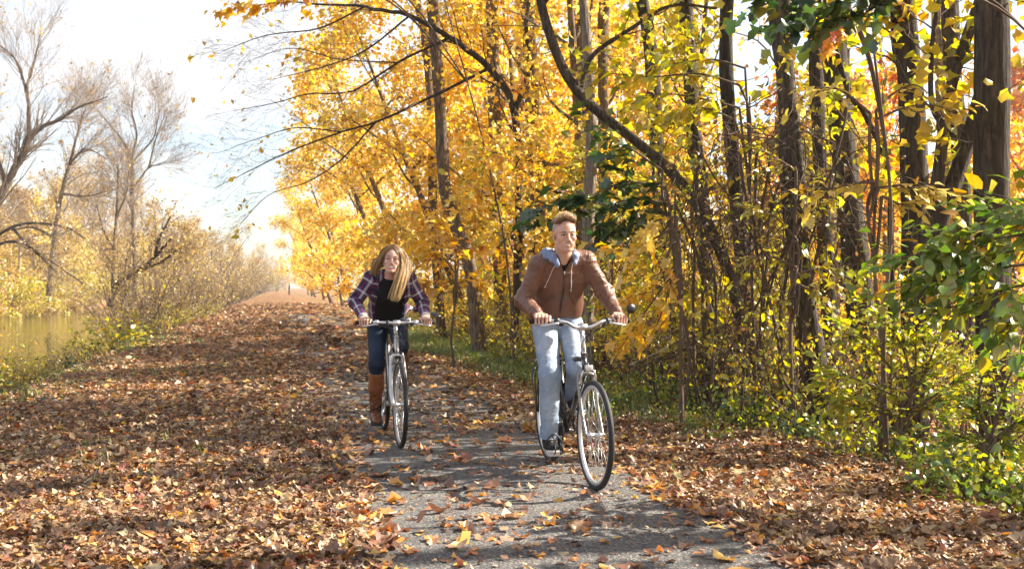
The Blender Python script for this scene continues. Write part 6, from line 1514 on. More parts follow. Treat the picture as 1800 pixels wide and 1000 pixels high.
hero_trunk('tree', 'straight pinkish brown trunk high above the man, left of a twin', [(1026, 560), (1022, 150), (1020, 0)], 17, 0.115, 0.10, G1, bark='barkbrown', seed=12, leaves=500, pal=YEL)
hero_trunk('tree', 'straight pinkish brown trunk high above the man, right of a twin', [(1066, 560), (1060, 120), (1062, 0)], 16, 0.085, 0.078, G1, bark='barkbrown', seed=13, leaves=500, pal=YEL)
hero_trunk('tree', 'dark mottled trunk at the top between the arching tree and the vine tangle', [(1175, 600), (1152, 200), (1140, 60), (1128, 0)], 14, 0.095, 0.085, G1, seed=14, leaves=400)
hero_trunk('tree', 'narrow trunk in shade directly right of the pale brown one', [(914, 580), (914, 250), (912, 0)], 24, 0.105, 0.095, G1, bark='barkbrown', seed=15, leaves=500, pal=YEL)
hero_trunk('tree', 'dark trunk half hidden by dead vines, left of the shaggy trunk', [(1335, 680), (1305, 450), (1290, 300), (1276, 100)], 11.5, 0.085, 0.07, G1, seed=16, leaves=300)
hero_trunk('tree', 'dark slanting trunk among olive leaves right of the mirror', [(1262, 660), (1240, 420), (1222, 250), (1210, 80)], 13, 0.10, 0.08, G1, seed=17, leaves=300)
hero_trunk('tree', 'light trunk standing behind the jacket, seen under the left arm', [(1032, 640), (1034, 400), (1040, 250)], 13.5, 0.085, 0.07, G1, bark='barkpale', seed=18, leaves=300, pal=YEL, ext=3)
hero_trunk('tree', 'dark trunk behind the leaning forked stems', [(1702, 620), (1690, 300), (1676, 150), (1670, 0)], 12.5, 0.105, 0.09, G1, seed=19, leaves=400)
hero_trunk('tree', 'dark trunk between the vine-wrapped trunk and the left-leaning one', [(1470, 680), (1452, 450), (1440, 250), (1432, 0)], 12.5, 0.09, 0.075, G1, seed=20, leaves=300)
hero_trunk('tree', 'thin bent brown trunk behind the gold leaves right of the riders', [(868, 600), (815, 420), (800, 360)], 26, 0.10, 0.08, G1, bark='barkbrown', seed=21, leaves=400, pal=YEL)

# ---- yellow maples along the path, crowns reaching over it
GM = 'yellow maples along the path'
MP = [tree_proto('maple_tree', 'golden yellow maple leaning over the far part of the path', GM, 101, 11.5, 0.15, 15, 0.10, 4.2, 18, 10500, 0.105, YEL, 'star', lean=(-0.12, 0), sub=5, tw=3, sig=0.25, droop=0.015),
      tree_proto('maple_tree', 'golden yellow maple leaning over the far part of the path', GM, 102, 9.5, 0.13, 14, 0.08, 3.9, 15, 10000, 0.105, GOLD, 'star', lean=(-0.16, 0.05), sub=5, tw=4, sig=0.25, droop=0.02),
      tree_proto('maple_tree', 'golden yellow maple leaning over the far part of the path', GM, 103, 13.0, 0.17, 16, 0.14, 4.6, 20, 10500, 0.105, YEL + GOLD[:1], 'star', lean=(-0.10, -0.05), sub=5, tw=4, sig=0.26, droop=0.01),
      tree_proto('maple_tree', 'golden yellow maple leaning over the far part of the path', GM, 104, 9.5, 0.14, 14, 0.06, 4.0, 15, 3600, 0.16, GOLD[:1] + YEL, 'star', lean=(-0.16, 0.0), sub=5, tw=3, sig=0.26, droop=0.02),
      tree_proto('maple_tree', 'golden yellow maple leaning over the far part of the path', GM, 105, 8.5, 0.13, 14, 0.05, 3.8, 15, 3400, 0.16, GOLD, 'star', lean=(-0.16, 0.0), sub=5, tw=3, sig=0.26, droop=0.02),
      tree_proto('maple_tree', 'golden yellow maple leaning over the far part of the path', GM, 106, 9.6, 0.15, 16, 0.10, 4.2, 12, 9000, 0.115, YEL, 'star', lean=(-0.40, 0.0), sub=5, tw=4, sig=0.25, droop=0.02)]
spots = [(3.9, 16.5, 0, .80), (4.4, 20.5, 1, .92), (3.4, 24, 5, .85), (4.8, 26.5, 0, .95), (3.2, 30, 5, .9), (3.4, 38, 5, .95), (3.1, 48, 4, .95), (3.0, 57, 5, .9), (3.0, 70, 4, 1.0), (3.0, 84, 5, 1.0), (3.2, 104, 4, 1.0), (3.2, 126, 5, 1.0), (3.4, 148, 4, 1.2), (3.6, 172, 3, 1.05), (9.0, 32, 4, .8), (8.2, 24, 0, .8)]
names = ['yellow maple nearest the riders, its low boughs behind the woman', 'orange yellow maple just beyond the nearest yellow one', None]
first2 = []
for q, (u, v, k, s) in enumerate(spots):
    o = put(MP[k], on(u, v), rp_.uniform(-0.5, 0.5) + 0.23, s)
    if q < 2: first2.append(o)

for o, nm in zip(first2, names): o['label'] = nm; del o['group']
# ---- tall trees deeper in the wood and the sunlit trees of the field beyond
GF = 'tall slim trees deep in the wood'
FP = [tree_proto('wood_tree', 'tall slim trunk deep in the wood with a thin yellow crown', GF, 111, 15, 0.13, 9, 0.42, 2.6, 35, 420, 0.14, YGR, 'star', bark='barkdark', sub=3, tw=2, sig=0.25),
      tree_proto('wood_tree', 'tall slim trunk deep in the wood with a thin yellow crown', GF, 112, 13, 0.10, 9, 0.36, 2.3, 35, 420, 0.14, YEL, 'star', bark='barkbrown', sub=3, tw=2, sig=0.25),
      tree_proto('wood_tree', 'tall slim trunk deep in the wood with a thin yellow crown', GF, 113, 16, 0.16, 9, 0.45, 2.8, 35, 420, 0.14, GOLD, 'star', bark='barkbrown', sub=3, tw=2, sig=0.25)]
cnt = 0
for q in range(400):
    u = rp_.uniform(6.5, 17); v = rp_.uniform(13, 70)
    if cnt >= 26: break
    p = uv(u, v); px = 900 + p[0] / p[1] * F_PX
    if px > 1900: continue
    cnt += 1; put(FP[q % 3], on(u, v), rp_.uniform(0, 6.28), rp_.uniform(0.8, 1.15))
GS = 'saplings with yellow leaves in the wood'
SP = [tree_proto('sapling', 'slender sapling with scattered yellow leaves in the wood', GS, 121, 4.6, 0.030, 10, 0.16, 1.3, 22, 900, 0.105, YEL, 'star', wob=0.12, straight=False, sub=4, tw=3, sig=0.14, bark='barkdark'),
      tree_proto('sapling', 'slender sapling with scattered yellow leaves in the wood', GS, 122, 3.8, 0.025, 10, 0.12, 1.2, 15, 900, 0.095, YGR, 'ovate', wob=0.12, straight=False, sub=4, tw=3, sig=0.13, bark='barkdark'),
      tree_proto('sapling', 'slender sapling with scattered yellow leaves in the wood', GS, 123, 5.4, 0.035, 11, 0.18, 1.5, 20, 900, 0.11, RED, 'star', wob=0.10, straight=False, sub=4, tw=3, sig=0.16, bark='barkdark'),
      tree_proto('sapling', 'slender sapling with scattered yellow leaves in the wood', GS, 124, 4.2, 0.028, 10, 0.10, 1.3, 18, 1000, 0.090, OLV, 'ovate', wob=0.12, straight=False, sub=4, tw=3, sig=0.14, bark='barkdark')]
sap = [(4.2, 13.5, 0), (5.0, 15.5, 2), (3.7, 19.5, 1), (4.6, 12, 3), (5.6, 17.5, 0), (6.4, 14, 2), (6.8, 19, 0), (7.5, 16, 1), (8.5, 13, 0), (9.2, 18, 2), (5.2, 10.5, 1), (6.2, 11.2, 3), (7.4, 11.8, 0), (8.6, 10, 2), (10, 14, 0), (11, 19, 2), (4.9, 21, 2), (6, 24, 0), (7.2, 28, 1), (10, 23, 0), (12, 16, 2), (12.5, 11.5, 0), (6.6, 8.8, 1), (9.8, 8.4, 0), (14, 14, 0), (13.5, 21, 2), (4.4, 25, 3), (4.2, 31, 1), (4.6, 38, 3), (11, 10, 2), (14, 17, 0), (15.5, 20, 2), (5.6, 13.2, 3), (6.9, 21.5, 2), (3.6, 11.2, 3), (3.9, 12.4, 1), (4.3, 14.6, 3), (3.5, 14.2, 1), (4.0, 16.3, 3), (3.6, 17.2, 0), (4.6, 18.4, 1), (4.4, 11, 1), (4.9, 9.6, 3), (5.3, 12, 1), (6, 15.6, 1), (3.5, 21.5, 1), (3.8, 23.5, 0), (4.5, 10.2, 3), (5.0, 11.4, 1), (4.1, 10.9, 0), (4.7, 12.8, 1)]
for u, v, k in sap:
    p = uv(u, v); px = 900 + p[0] / p[1] * F_PX
    if px > 1330 and p[1] < 13.5: continue
    put(SP[k], on(u, v), rp_.uniform(0, 6.28), rp_.uniform(0.8, 1.25))
GB = 'sunlit trees across the field behind the wood'
BP = [tree_proto('field_tree', 'bright yellow and orange tree in the open behind the wood', GB, 131, 11, 0.22, 16, 0.06, 4.2, 25, 4200, 0.32, PALEY, 'star', sub=5, tw=3, sig=0.4),
      tree_proto('field_tree', 'bright yellow and orange tree in the open behind the wood', GB, 132, 12, 0.24, 16, 0.12, 4.4, 25, 3200, 0.32, RED, 'star', sub=5, tw=3, sig=0.4),
      tree_proto('field_tree', 'bright yellow and orange tree in the open behind the wood', GB, 133, 10, 0.2, 16, 0.08, 4.4, 22, 3200, 0.32, GOLD, 'star', sub=5, tw=3, sig=0.4)]
for q in range(36):
    u = rp_.uniform(30, 44) if q % 2 else rp_.uniform(20, 30); v = 3 + q * 2.9 + rp_.uniform(-1.5, 1.5); put(BP[q % 3], on(u, v), rp_.uniform(0, 6.28), rp_.uniform(0.75, 1.15) * (0.75 if u < 30 else 1))

# unseen trees added outside the frame at right to throw shade on the path
SHD = tree_proto('wood_tree', 'unseen tall tree added outside the right edge to shade the path', 'added shade trees outside the right edge', 114, 15, 0.16, 11, 0.45, 3.0, 35, 9000, 0.16, YEL, 'star', bark='barkbrown', sub=4, tw=3, sig=0.16)
for u, v, s in [(10, 5.2, 1.3), (10.4, 10.6, 1.2), (7, 3.6, 1.0)]: put(SHD, on(u, v), rp_.uniform(0, 6.28), s)
for q, (u, v, s) in enumerate([(5.2, 2.2, .95), (7.5, 0.6, 1.0), (5.0, -0.6, .9), (8.5, 1.9, .8)]):
    put(FP[q % 3] if q % 2 else MP[q % 3], on(u, v), rp_.uniform(0, 6.28), s, label='unseen tall tree added outside the right edge to shade the path', group='added shade trees outside the right edge')
# ---- thickets and low growth along the edge of the wood
GT = 'thickets along the edge of the wood'
TP = [shrub_proto('thicket', 'tangled brown thicket with small yellow green leaves', GT, 141, 1.7, 26, 0.7, 800, 0.068, YGR, 'kite', arch=0.06, base=0.5),
      shrub_proto('thicket', 'tangled brown thicket with small yellow green leaves', GT, 142, 2.3, 24, 0.6, 750, 0.072, YGR[:2] + LIM[:2] + YEL[:1], 'kite', arch=0.05, base=0.45),
      shrub_proto('thicket', 'tangled brown thicket with small yellow green leaves', GT, 143, 1.2, 30, 0.9, 500, 0.055, TAN + YGR[:2], 'kite', arch=0.10, base=0.6)]
ed = []
v = 6.2
while v < 60:
    for u0, du in ((3.35, .35), (4.5, .5), (5.9, .6)):
        if u0 > 5 and v > 24: continue
        ed.append((u0 + rp_.uniform(-du, du), v + rp_.uniform(-.4, .4)))
    v += 0.95 + v * 0.035
for q, (u, v) in enumerate(ed):
    p = uv(u, v); px = 900 + p[0] / p[1] * F_PX
    if px > 1850 or (v < 8.8 and u < 3.6 and px > 1500): continue
    put(TP[q % 3], on(u, v), rp_.uniform(0, 6.28), rp_.uniform(0.65, 1.1))
GW = 'leafy weeds at the foot of the wood'
WP = [shrub_proto('weed', 'low leafy green weed at the edge of the fallen leaves', GW, 151, 0.34, 11, 1.1, 170, 0.055, MGR, 'ovate', arch=0.06, base=0.14, r0=0.004, leafmat='leafgreen'),
      shrub_proto('weed', 'low leafy green weed at the edge of the fallen leaves', GW, 152, 0.45, 10, 0.8, 190, 0.048, LIM, 'ovate', arch=0.05, base=0.14, r0=0.004),
      shrub_proto('weed', 'low leafy green weed at the edge of the fallen leaves', GW, 153, 0.28, 12, 1.2, 150, 0.055, DGR, 'ovate', arch=0.06, base=0.16, r0=0.004, leafmat='leafgreen')]
for q in range(70):
    v = 8.2 + q / 70 * 18; u = 2.35 + rp_.normal() * 0.3; put(WP[(0, 2, 1, 0)[q % 4]], on(u, v), rp_.uniform(0, 6.28), rp_.uniform(0.4, 0.75))
for q in range(120):
    v = 5.2 + (q / 120) ** 1.6 * 30; u = 2.75 + abs(rp_.normal()) * 0.5 + (0.1 if v < 9 else 0) - (0.25 if v > 14 else 0)
    put(WP[q % 3], on(u, v), rp_.uniform(0, 6.28), rp_.uniform(0.6, 1.25))

# ---- leafy boughs that can be told apart
bough_plant('sapling', 'dark green maple sapling with broad lobed leaves behind the man\'s head', 'sapling', 1195, 9.6, [
    [(1180, 360), (1110, 350), (1040, 372), (975, 385), (905, 402)], [(1175, 350), (1120, 390), (1075, 410), (1045, 425)], [(1170, 330), (1100, 320), (1050, 340), (1010, 350)], [(1165, 300), (1110, 262), (1060, 230), (1020, 198)],
    [(1178, 375), (1090, 365), (1000, 350), (930, 372)], [(1180, 390), (1130, 340), (1090, 300), (1060, 285)]], 201, 0.125, DGR, 'maple', spacing=0.07, tl=0.34, twigs=7, leafmat='leafgreen', droop=0.6)
bough_plant('shrub', 'green bush with big pointed leaves reaching in at the right edge', 'shrub', 1930, 5.9, [
    [(1860, 400), (1780, 415), (1690, 430), (1600, 450), (1520, 470)], [(1850, 360), (1790, 372), (1720, 395), (1660, 410)], [(1850, 460), (1760, 470), (1680, 490), (1600, 500), (1530, 520)],
    [(1850, 500), (1780, 505), (1710, 530), (1650, 545)], [(1860, 430), (1790, 440), (1730, 452), (1650, 462)], [(1860, 540), (1800, 550), (1760, 575)], [(1850, 385, .3), (1740, 420, .3), (1640, 480, .3), (1560, 500, .3)], [(1850, 410, -.3), (1800, 395, -.3), (1755, 380, -.3)]],
    202, 0.092, MGR, 'ovate', spacing=0.045, tl=0.38, twigs=11, leafmat='leafgreen', droop=0.45)
bough_plant('sapling', 'sapling with large pale yellow green leaves hanging above the man', 'sapling', 1330, 10.3, [
    [(1300, 150), (1230, 130), (1150, 135), (1080, 130), (1020, 125)], [(1300, 190), (1240, 175), (1170, 165), (1110, 172)], [(1310, 120), (1255, 105), (1200, 110), (1150, 120)], [(1290, 210), (1240, 190), (1190, 195)]], 203, 0.115, YGR[:3], 'ovate', spacing=0.055, tl=0.4, twigs=8, droop=0.55)
bough_plant('sapling', 'dark green and orange lobed maple boughs hanging from the top edge', 'sapling', 2080, 6.1, [
    [(1600, -60), (1520, -10), (1440, 15), (1370, 30)], [(1620, -40), (1560, 0), (1500, 25), (1450, 40)], [(1580, -70), (1480, -30), (1400, -5), (1340, 10)]], 204, 0.115, DGR, 'maple', spacing=0.06, r0=0.007, tl=0.34, twigs=8, leafmat='leafgreen', droop=0.6)
bough_plant('sapling', 'sapling with orange leaves at the top right among the dark boughs', 'sapling', 1560, 7.6, [[(1500, 20), (1470, 55), (1440, 70)], [(1500, 30), (1485, 62), (1462, 85)]], 205, 0.085, RED, 'maple', spacing=0.07, tl=0.25, twigs=4, droop=0.6)
bough_plant('sapling', 'sapling with pale yellow leaf sprays across the dark trunks', 'sapling', 1545, 8.0, [
    [(1540, 210), (1590, 190), (1640, 185), (1680, 200)], [(1530, 200), (1480, 160), (1440, 155), (1410, 170)], [(1545, 330), (1600, 325), (1650, 335), (1690, 350)], [(1540, 320), (1490, 325), (1450, 340), (1415, 350)], [(1540, 195), (1570, 165), (1610, 150), (1650, 180)], [(1550, 345), (1590, 360), (1630, 350)]], 206, 0.105, PALEY, 'ovate', spacing=0.062, tl=0.3, twigs=6, droop=0.35)
bough_plant('shrub', 'sunlit lime green bush in front of the dark trunks at right', 'shrub', 1600, 7.4, [
    [(1600, 700), (1560, 640), (1520, 600), (1480, 585)], [(1605, 690), (1590, 620), (1560, 570), (1530, 545)], [(1600, 710), (1540, 680), (1490, 660), (1450, 650)], [(1610, 690), (1640, 620), (1660, 570)], [(1600, 720), (1650, 690), (1690, 660), (1730, 640)], [(1600, 700), (1610, 630), (1605, 580)], [(1600, 740), (1560, 720), (1510, 700), (1480, 690)], [(1600, 730), (1640, 710), (1680, 700)], [(1590, 735), (1530, 720), (1470, 700), (1430, 690)]],
    207, 0.062, LIM, 'ovate', spacing=0.034, tl=0.34, twigs=14, droop=0.3)
bough_plant('shrub', 'yellow green leafy bush before the thickest trunk, lower right', 'shrub', 1745, 6.6, [
    [(1745, 760), (1760, 700), (1780, 650), (1800, 620)], [(1740, 770), (1710, 720), (1690, 690)], [(1750, 770), (1790, 740), (1830, 730)], [(1740, 780), (1720, 700), (1735, 640), (1750, 600)], [(1745, 790), (1780, 780), (1820, 790)], [(1740, 790), (1700, 770), (1660, 760)]], 208, 0.06, MGR[:3] + LIM[:2], 'ovate', spacing=0.036, tl=0.3, twigs=12, droop=0.3)
bough_plant('sapling', 'sapling with gold yellow leaves hanging beside the man\'s mirror', 'sapling', 1200, 9.2, [
    [(1185, 420), (1165, 470), (1140, 510), (1110, 530)], [(1190, 440), (1175, 510), (1155, 570), (1130, 610)], [(1185, 400), (1130, 430), (1090, 440), (1060, 435)], [(1190, 470), (1140, 540), (1105, 590), (1085, 620)], [(1190, 380), (1150, 390), (1120, 420)]], 209, 0.105, YEL[:3], 'maple', spacing=0.075, tl=0.3, twigs=6, droop=0.7)
bough_plant('sapling', 'olive leaved sapling in front of the vine-wrapped trunk', 'sapling', 1400, 8.9, [
    [(1400, 420), (1360, 380), (1320, 370)], [(1405, 400), (1440, 360), (1480, 340)], [(1400, 470), (1350, 450), (1300, 460)], [(1405, 480), (1450, 470), (1490, 480)], [(1400, 520), (1370, 530), (1330, 550)], [(1405, 500), (1440, 520), (1470, 560)], [(1400, 300), (1350, 270), (1310, 250)]], 210, 0.075, OLV, 'ovate', spacing=0.06, tl=0.35, twigs=7, droop=0.4)
bough_plant('sapling', 'sapling with orange and gold leaves right behind the woman\'s shoulder', 'sapling', 800, 15.5, [
    [(800, 480), (775, 450), (745, 440)], [(800, 470), (820, 440), (850, 430)], [(800, 500), (770, 490), (740, 500)], [(800, 500), (830, 490), (850, 500)], [(800, 440), (790, 410), (770, 390)]], 211, 0.13, GOLD, 'maple', spacing=0.08, tl=0.5, twigs=9, droop=0.5)
# dead vines smothering the trunks right of the arching tree
def vine_mass(name, label, centre_px, Y, w, h0, h1, n, seed):
    rs = np.random.default_rng(seed); base = at_px(centre_px, Y); base[2] = gxy(base[0], base[1]); T = MB(); C = MB(); med = []
    for i in range(n):
        a = rs.normal() * w * 0.5; z1 = rs.uniform(h1 * 0.55, h1); p = np.array([a * 0.7, rs.normal() * 0.3, z1]); L = rs.uniform(0.6, h1 - h0 + 0.3)
        Q = wander(rs, p, (rs.normal() * 0.7, rs.normal() * 0.5, -0.4), L, 9, 0.30, -0.10); Q[:, 2] = np.maximum(Q[:, 2], 0.02); r = np.full(10, rs.uniform(0.002, 0.006)); med.append((Q, r))
    for i in range(9):
        Q = wander(rs, np.array([rs.normal() * w * 0.4, rs.normal() * 0.25, -0.1]), (rs.normal() * 0.12, 0, 1), h1 * rs.uniform(0.7, 1.0), 12, 0.10, 0.02); T.add(*tube(spline(Q, 36), 0.012 * rs.uniform(0.6, 1.6), 6))
    tw = []
    for Q, r in med: tw += branchlets(rs, Q, r, 4, 0.3, 0.9, 0.25, -0.02, 0.1, 0.7, 4)
    addtw(C, med, 4); addtw(C, tw, 3); addleaf(C, leaves_on(rs, tw, int(n * 4), 0.05, 0.06, BRN + OLV[:1], 'ovate', 0.3))
    return thing(name, label, 'vine', None, T, C, [M['vine']], [M['vine'], M['leaf']], 'stem', 'tangle', loc=base)
vine_mass('vine', 'brown tangle of dead vines hanging from the arching tree', 1265, 10.2, 0.62, 1.2, 3.1, 110, 301)
vine_mass('vine', 'dead vines wrapped about the shaggy trunk', 1395, 9.6, 0.32, 0.4, 3.4, 90, 302)
vine_mass('vine', 'low brown bramble under the trees right of the man', 1250, 11.0, 1.1, 0.1, 1.1, 90, 303)

# ---- bare boughs over the path at upper left of the wood
limb_tree('bare_tree', 'leafless dark tree spreading fine twigs over the path against the sky', 'tree', 905, 17, [
    ([(905, 600), (912, 400), (905, 200), (860, 120), (790, 66), (720, 28), (640, 12), (560, 8), (480, 0)], 0.085, 0.008), ([(790, 66), (700, 110, 1), (620, 160, 1), (545, 165, 1), (480, 182, 1), (410, 195, 1)], 0.026, 0.004), ([(860, 120), (760, 170, 1), (660, 215, 1), (600, 232, 1), (500, 270, 1), (430, 305, 1), (375, 332, 1)], 0.030, 0.004),
    ([(660, 215, 1), (600, 280, 1), (540, 320, 1), (470, 345, 1), (410, 410, 1)], 0.018, 0.003), ([(640, 12), (560, 50), (470, 62), (390, 90)], 0.018, 0.004), ([(720, 28), (640, 90), (560, 120), (480, 140)], 0.018, 0.004), ([(905, 200), (930, 120), (925, 40), (940, -40)], 0.05, 0.03), ([(600, 232, 1), (520, 225, 1), (450, 245, 1), (380, 270, 1)], 0.014, 0.003), ([(700, 110, 1), (600, 105, 1), (510, 85, 1), (430, 110, 1)], 0.014, 0.003)],
    401, 'barkdark', 'twig', 16, 1.1, 6, 0.5, leaves=160, pal=YEL, size=0.11, sig=0.1, ang=0.55)
bough_plant('sapling', 'slim yellow maple whose bough hangs in at the top edge against the sky', 'tree', 905, 16, [[(620, -60), (540, -10), (470, 8), (400, 5)], [(600, -40), (500, 0), (430, 12), (385, 20)], [(560, -60), (470, -20), (390, -5)]], 402, 0.12, GOLD, 'star', spacing=0.07, tl=0.4, twigs=8, droop=0.6)

# ---- left side: trees of the far bank
GL = 'pale bare trees on the far bank'
limb_tree('bare_tree', 'big bare tree leaning right at the far left with a forked dark trunk', 'tree', -60, 62, [
    ([(-60, 520), (-20, 400), (10, 325), (42, 270), (50, 240)], 0.27, 0.20), ([(50, 240), (50, 190), (48, 150), (62, 100), (70, 60)], 0.14, 0.03), ([(48, 246), (75, 222), (105, 210), (140, 188), (190, 170)], 0.15, 0.03), ([(48, 170), (30, 110), (0, 80)], 0.10, 0.04), ([(10, 325), (-10, 260), (-30, 200)], 0.14, 0.05)],
    411, 'barkbrown', 'twigpale', 20, 4.6, 9, 2.0, leaves=160, pal=TAN, size=0.25, ang=0.5, lift=0.04)
limb_tree('bare_tree', 'slender pale tree with upright forked limbs in the middle of the far bank', 'tree', 238, 80, [
    ([(238, 530), (236, 420), (233, 340), (232, 275)], 0.20, 0.15), ([(232, 275), (240, 235), (232, 195), (236, 150)], 0.10, 0.03), ([(232, 275), (210, 240), (180, 205), (160, 180)], 0.08, 0.025), ([(233, 285), (268, 245), (276, 215), (282, 190)], 0.08, 0.025), ([(234, 330), (262, 295), (285, 288)], 0.08, 0.03), ([(262, 295), (272, 250), (290, 200)], 0.09, 0.03), ([(236, 380), (215, 330), (205, 290)], 0.1, 0.04)],
    412, 'barkpale', 'twigpale', 16, 4.4, 9, 2.0, leaves=200, pal=TAN, size=0.25, ang=0.45, lift=0.05)
limb_tree('bare_tree', 'crooked bare tree right of the forked leaning tree, with level limbs', 'tree', 85, 70, [
    ([(85, 520), (95, 420), (108, 340), (122, 290)], 0.18, 0.12), ([(122, 290), (150, 262), (190, 280)], 0.09, 0.03), ([(108, 340), (150, 345), (190, 335)], 0.11, 0.04), ([(122, 290), (140, 220), (150, 190)], 0.1, 0.04), ([(95, 420), (60, 400), (20, 405)], 0.12, 0.04)],
    413, 'barkbrown', 'twigpale', 16, 4.0, 9, 1.8, leaves=240, pal=TAN, size=0.25, ang=0.5, lift=0.03)
limb_tree('bare_tree', 'dark trunk slanting up to the right from the near bank, left of the path', 'tree', 192, 40, [
    ([(192, 540), (205, 500), (240, 478), (272, 452), (300, 420)], 0.11, 0.05), ([(240, 478), (280, 462), (310, 440)], 0.07, 0.03), ([(272, 452), (280, 420), (300, 380)], 0.07, 0.03)], 414, 'barkdark', 'twig', 9, 1.8, 5, 0.8, leaves=500, pal=TAN, size=0.14, ang=0.6)
limb_tree('bare_tree', 'thin dark upright tree on the far bank beside the slanting trunk', 'tree', 198, 60, [([(198, 540), (200, 440), (206, 350), (207, 290)], 0.11, 0.04), ([(200, 440), (180, 400), (170, 360)], 0.07, 0.03), ([(206, 380), (222, 340), (226, 300)], 0.07, 0.03)], 415, 'barkbrown', 'twigpale', 16, 3.0, 8, 1.3, leaves=200, pal=TAN, size=0.2, ang=0.5, lift=0.03)
limb_tree('bare_tree', 'low dark bough arching right over the water at the far left', 'tree', -70, 48, [([(-70, 540), (-30, 440), (20, 400), (70, 392), (120, 402), (150, 420)], 0.10, 0.03), ([(-30, 440), (30, 425), (90, 460), (150, 500)], 0.08, 0.03), ([(20, 400), (60, 440), (100, 480)], 0.08, 0.03)], 416, 'barkdark', 'twigpale', 18, 2.4, 8, 1.1, leaves=500, pal=TAN, size=0.16, ang=0.6)
LP = [tree_proto('bare_tree', 'pale leafless tree on the far bank', GL, 421, 18, 0.24, 17, 0.2, 6.0, 42, 1400, 0.22, TAN, 'kite', bark='barkpale', twig='twigpale', sub=9, tw=8, sig=0.35, straight=False, wob=0.08, rmin=0.008),
      tree_proto('bare_tree', 'pale leafless tree on the far bank', GL, 422, 15, 0.2, 16, 0.15, 5.4, 40, 1900, 0.22, TAN, 'kite', bark='barkpale', twig='twigpale', sub=7, tw=7, sig=0.3, straight=False, wob=0.08, rmin=0.008)]
GY = 'yellow and tan trees on the far bank'
LY = [tree_proto('bank_tree', 'hazy yellow tree with thin foliage on the far bank', GY, 431, 9, 0.14, 15, 0.06, 3.6, 28, 3200, 0.24, TAN + PALEY[:2], 'kite', bark='barkpale', twig='twigpale', sub=6, tw=4, sig=0.3),
      tree_proto('bank_tree', 'hazy yellow tree with thin foliage on the far bank', GY, 432, 7, 0.12, 15, 0.05, 3.2, 25, 3200, 0.22, PALEY, 'kite', bark='barkpale', twig='twigpale', sub=6, tw=4, sig=0.3),
      tree_proto('bank_tree', 'hazy yellow tree with thin foliage on the far bank', GY, 433, 8, 0.14, 15, 0.06, 3.4, 25, 2600, 0.24, TAN[:3], 'kite', bark='barkpale', twig='twigpale', sub=6, tw=4, sig=0.3)]
v = 52
k = 0
while v < 330:
    u = -27 - rp_.uniform(0, 9); put(LP[k % 2], on(u, v), rp_.uniform(0, 6.28), rp_.uniform(0.8, 1.15)); k += 1; v += 4.2 + v * 0.022
v = 50; k = 0
while v < 330:
    for u in (-24.5 - rp_.uniform(0, 2.5), -31 - rp_.uniform(0, 7)):
        put(LY[k % 3], on(u, v + rp_.uniform(-1, 1)), rp_.uniform(0, 6.28), rp_.uniform(0.75, 1.2)); k += 1
    v += 3.6 + v * 0.022
GBS = 'bushes at the waterline of the far bank'
WB = [shrub_proto('bush', 'low yellow green bush at the far waterline', GBS, 441, 2.6, 26, 1.0, 1500, 0.17, YGR, 'kite', twig='twigpale', arch=0.06, sub=5, tw=3, sig=0.18, r0=0.02, base=0.8),
      shrub_proto('bush', 'low tan bush at the far waterline', GBS, 442, 2.2, 26, 1.0, 1300, 0.17, TAN, 'kite', twig='twigpale', arch=0.08, sub=5, tw=3, sig=0.18, r0=0.02, base=0.8)]
for o_ in WB: o_['label'] = 'low yellowish bush at the far waterline'
v = 52; k = 0
while v < 240: put(WB[k % 2], on(-21.4 - rp_.uniform(0, 2.6), v, -0.1), rp_.uniform(0, 6.28), rp_.uniform(0.8, 1.3)); k += 1; v += 1.5 + v * 0.012

# ---- near bank, left of the path
GN = 'shrubs along the near bank of the canal'
NB = [shrub_proto('bank_shrub', 'twiggy tan shrub on the near bank of the canal', GN, 451, 4.2, 22, 0.55, 700, 0.09, TAN + YGR[:1], 'kite', arch=0.03, sub=7, tw=5, sig=0.14, r0=0.022, base=0.5),
      shrub_proto('bank_shrub', 'twiggy tan shrub on the near bank of the canal', GN, 452, 3.2, 24, 0.65, 700, 0.085, BRN + TAN, 'kite', arch=0.04, sub=7, tw=5, sig=0.13, r0=0.02, base=0.5),
      shrub_proto('bank_shrub', 'twiggy tan shrub on the near bank of the canal', GN, 453, 4.8, 16, 0.4, 800, 0.10, PALEY + TAN, 'kite', twig='twigpale', arch=0.02, sub=7, tw=4, sig=0.15, r0=0.025, base=0.4)]
nb = [(-6.0, 33, 1, .8), (-6.3, 37, 0, .95), (-5.9, 41, 1, 1.0), (-6.2, 46, 2, .9), (-5.8, 52, 0, .9), (-6.1, 58, 1, 1.05), (-5.9, 65, 2, 1.1), (-6, 73, 0, 1.1), (-5.8, 82, 1, 1.2), (-6, 92, 0, 1.3), (-5.8, 104, 2, 1.2), (-5.7, 118, 1, 1.4), (-5.8, 134, 0, 1.4), (-5.6, 152, 2, 1.5), (-5.6, 174, 0, 1.6), (-5.4, 200, 1, 1.7), (-5.2, 232, 0, 1.8), (-5.0, 265, 2, 1.9), (-4.0, 300, 0, 2.2), (-2.0, 330, 1, 2.2)]
for q, (u, v, k, s) in enumerate(nb):
    put(NB[k], on(u, v), rp_.uniform(0, 6.28), s)
GE = 'weeds on the edge of the near bank'
for q in range(130):
    v = 8 + (q / 130) ** 1.6 * 62; u = -5.15 - abs(rp_.normal()) * 0.5
    o = put(WP[(0, 2)[q % 2]] if q % 4 == 1 else TP[(2, 0, 2)[q % 3]], on(u, v, -0.02), rp_.uniform(0, 6.28), rp_.uniform(0.9, 1.9) if q % 4 == 1 else rp_.uniform(0.32, 0.72), label='weedy plant on the edge of the near bank above the water', group=GE)
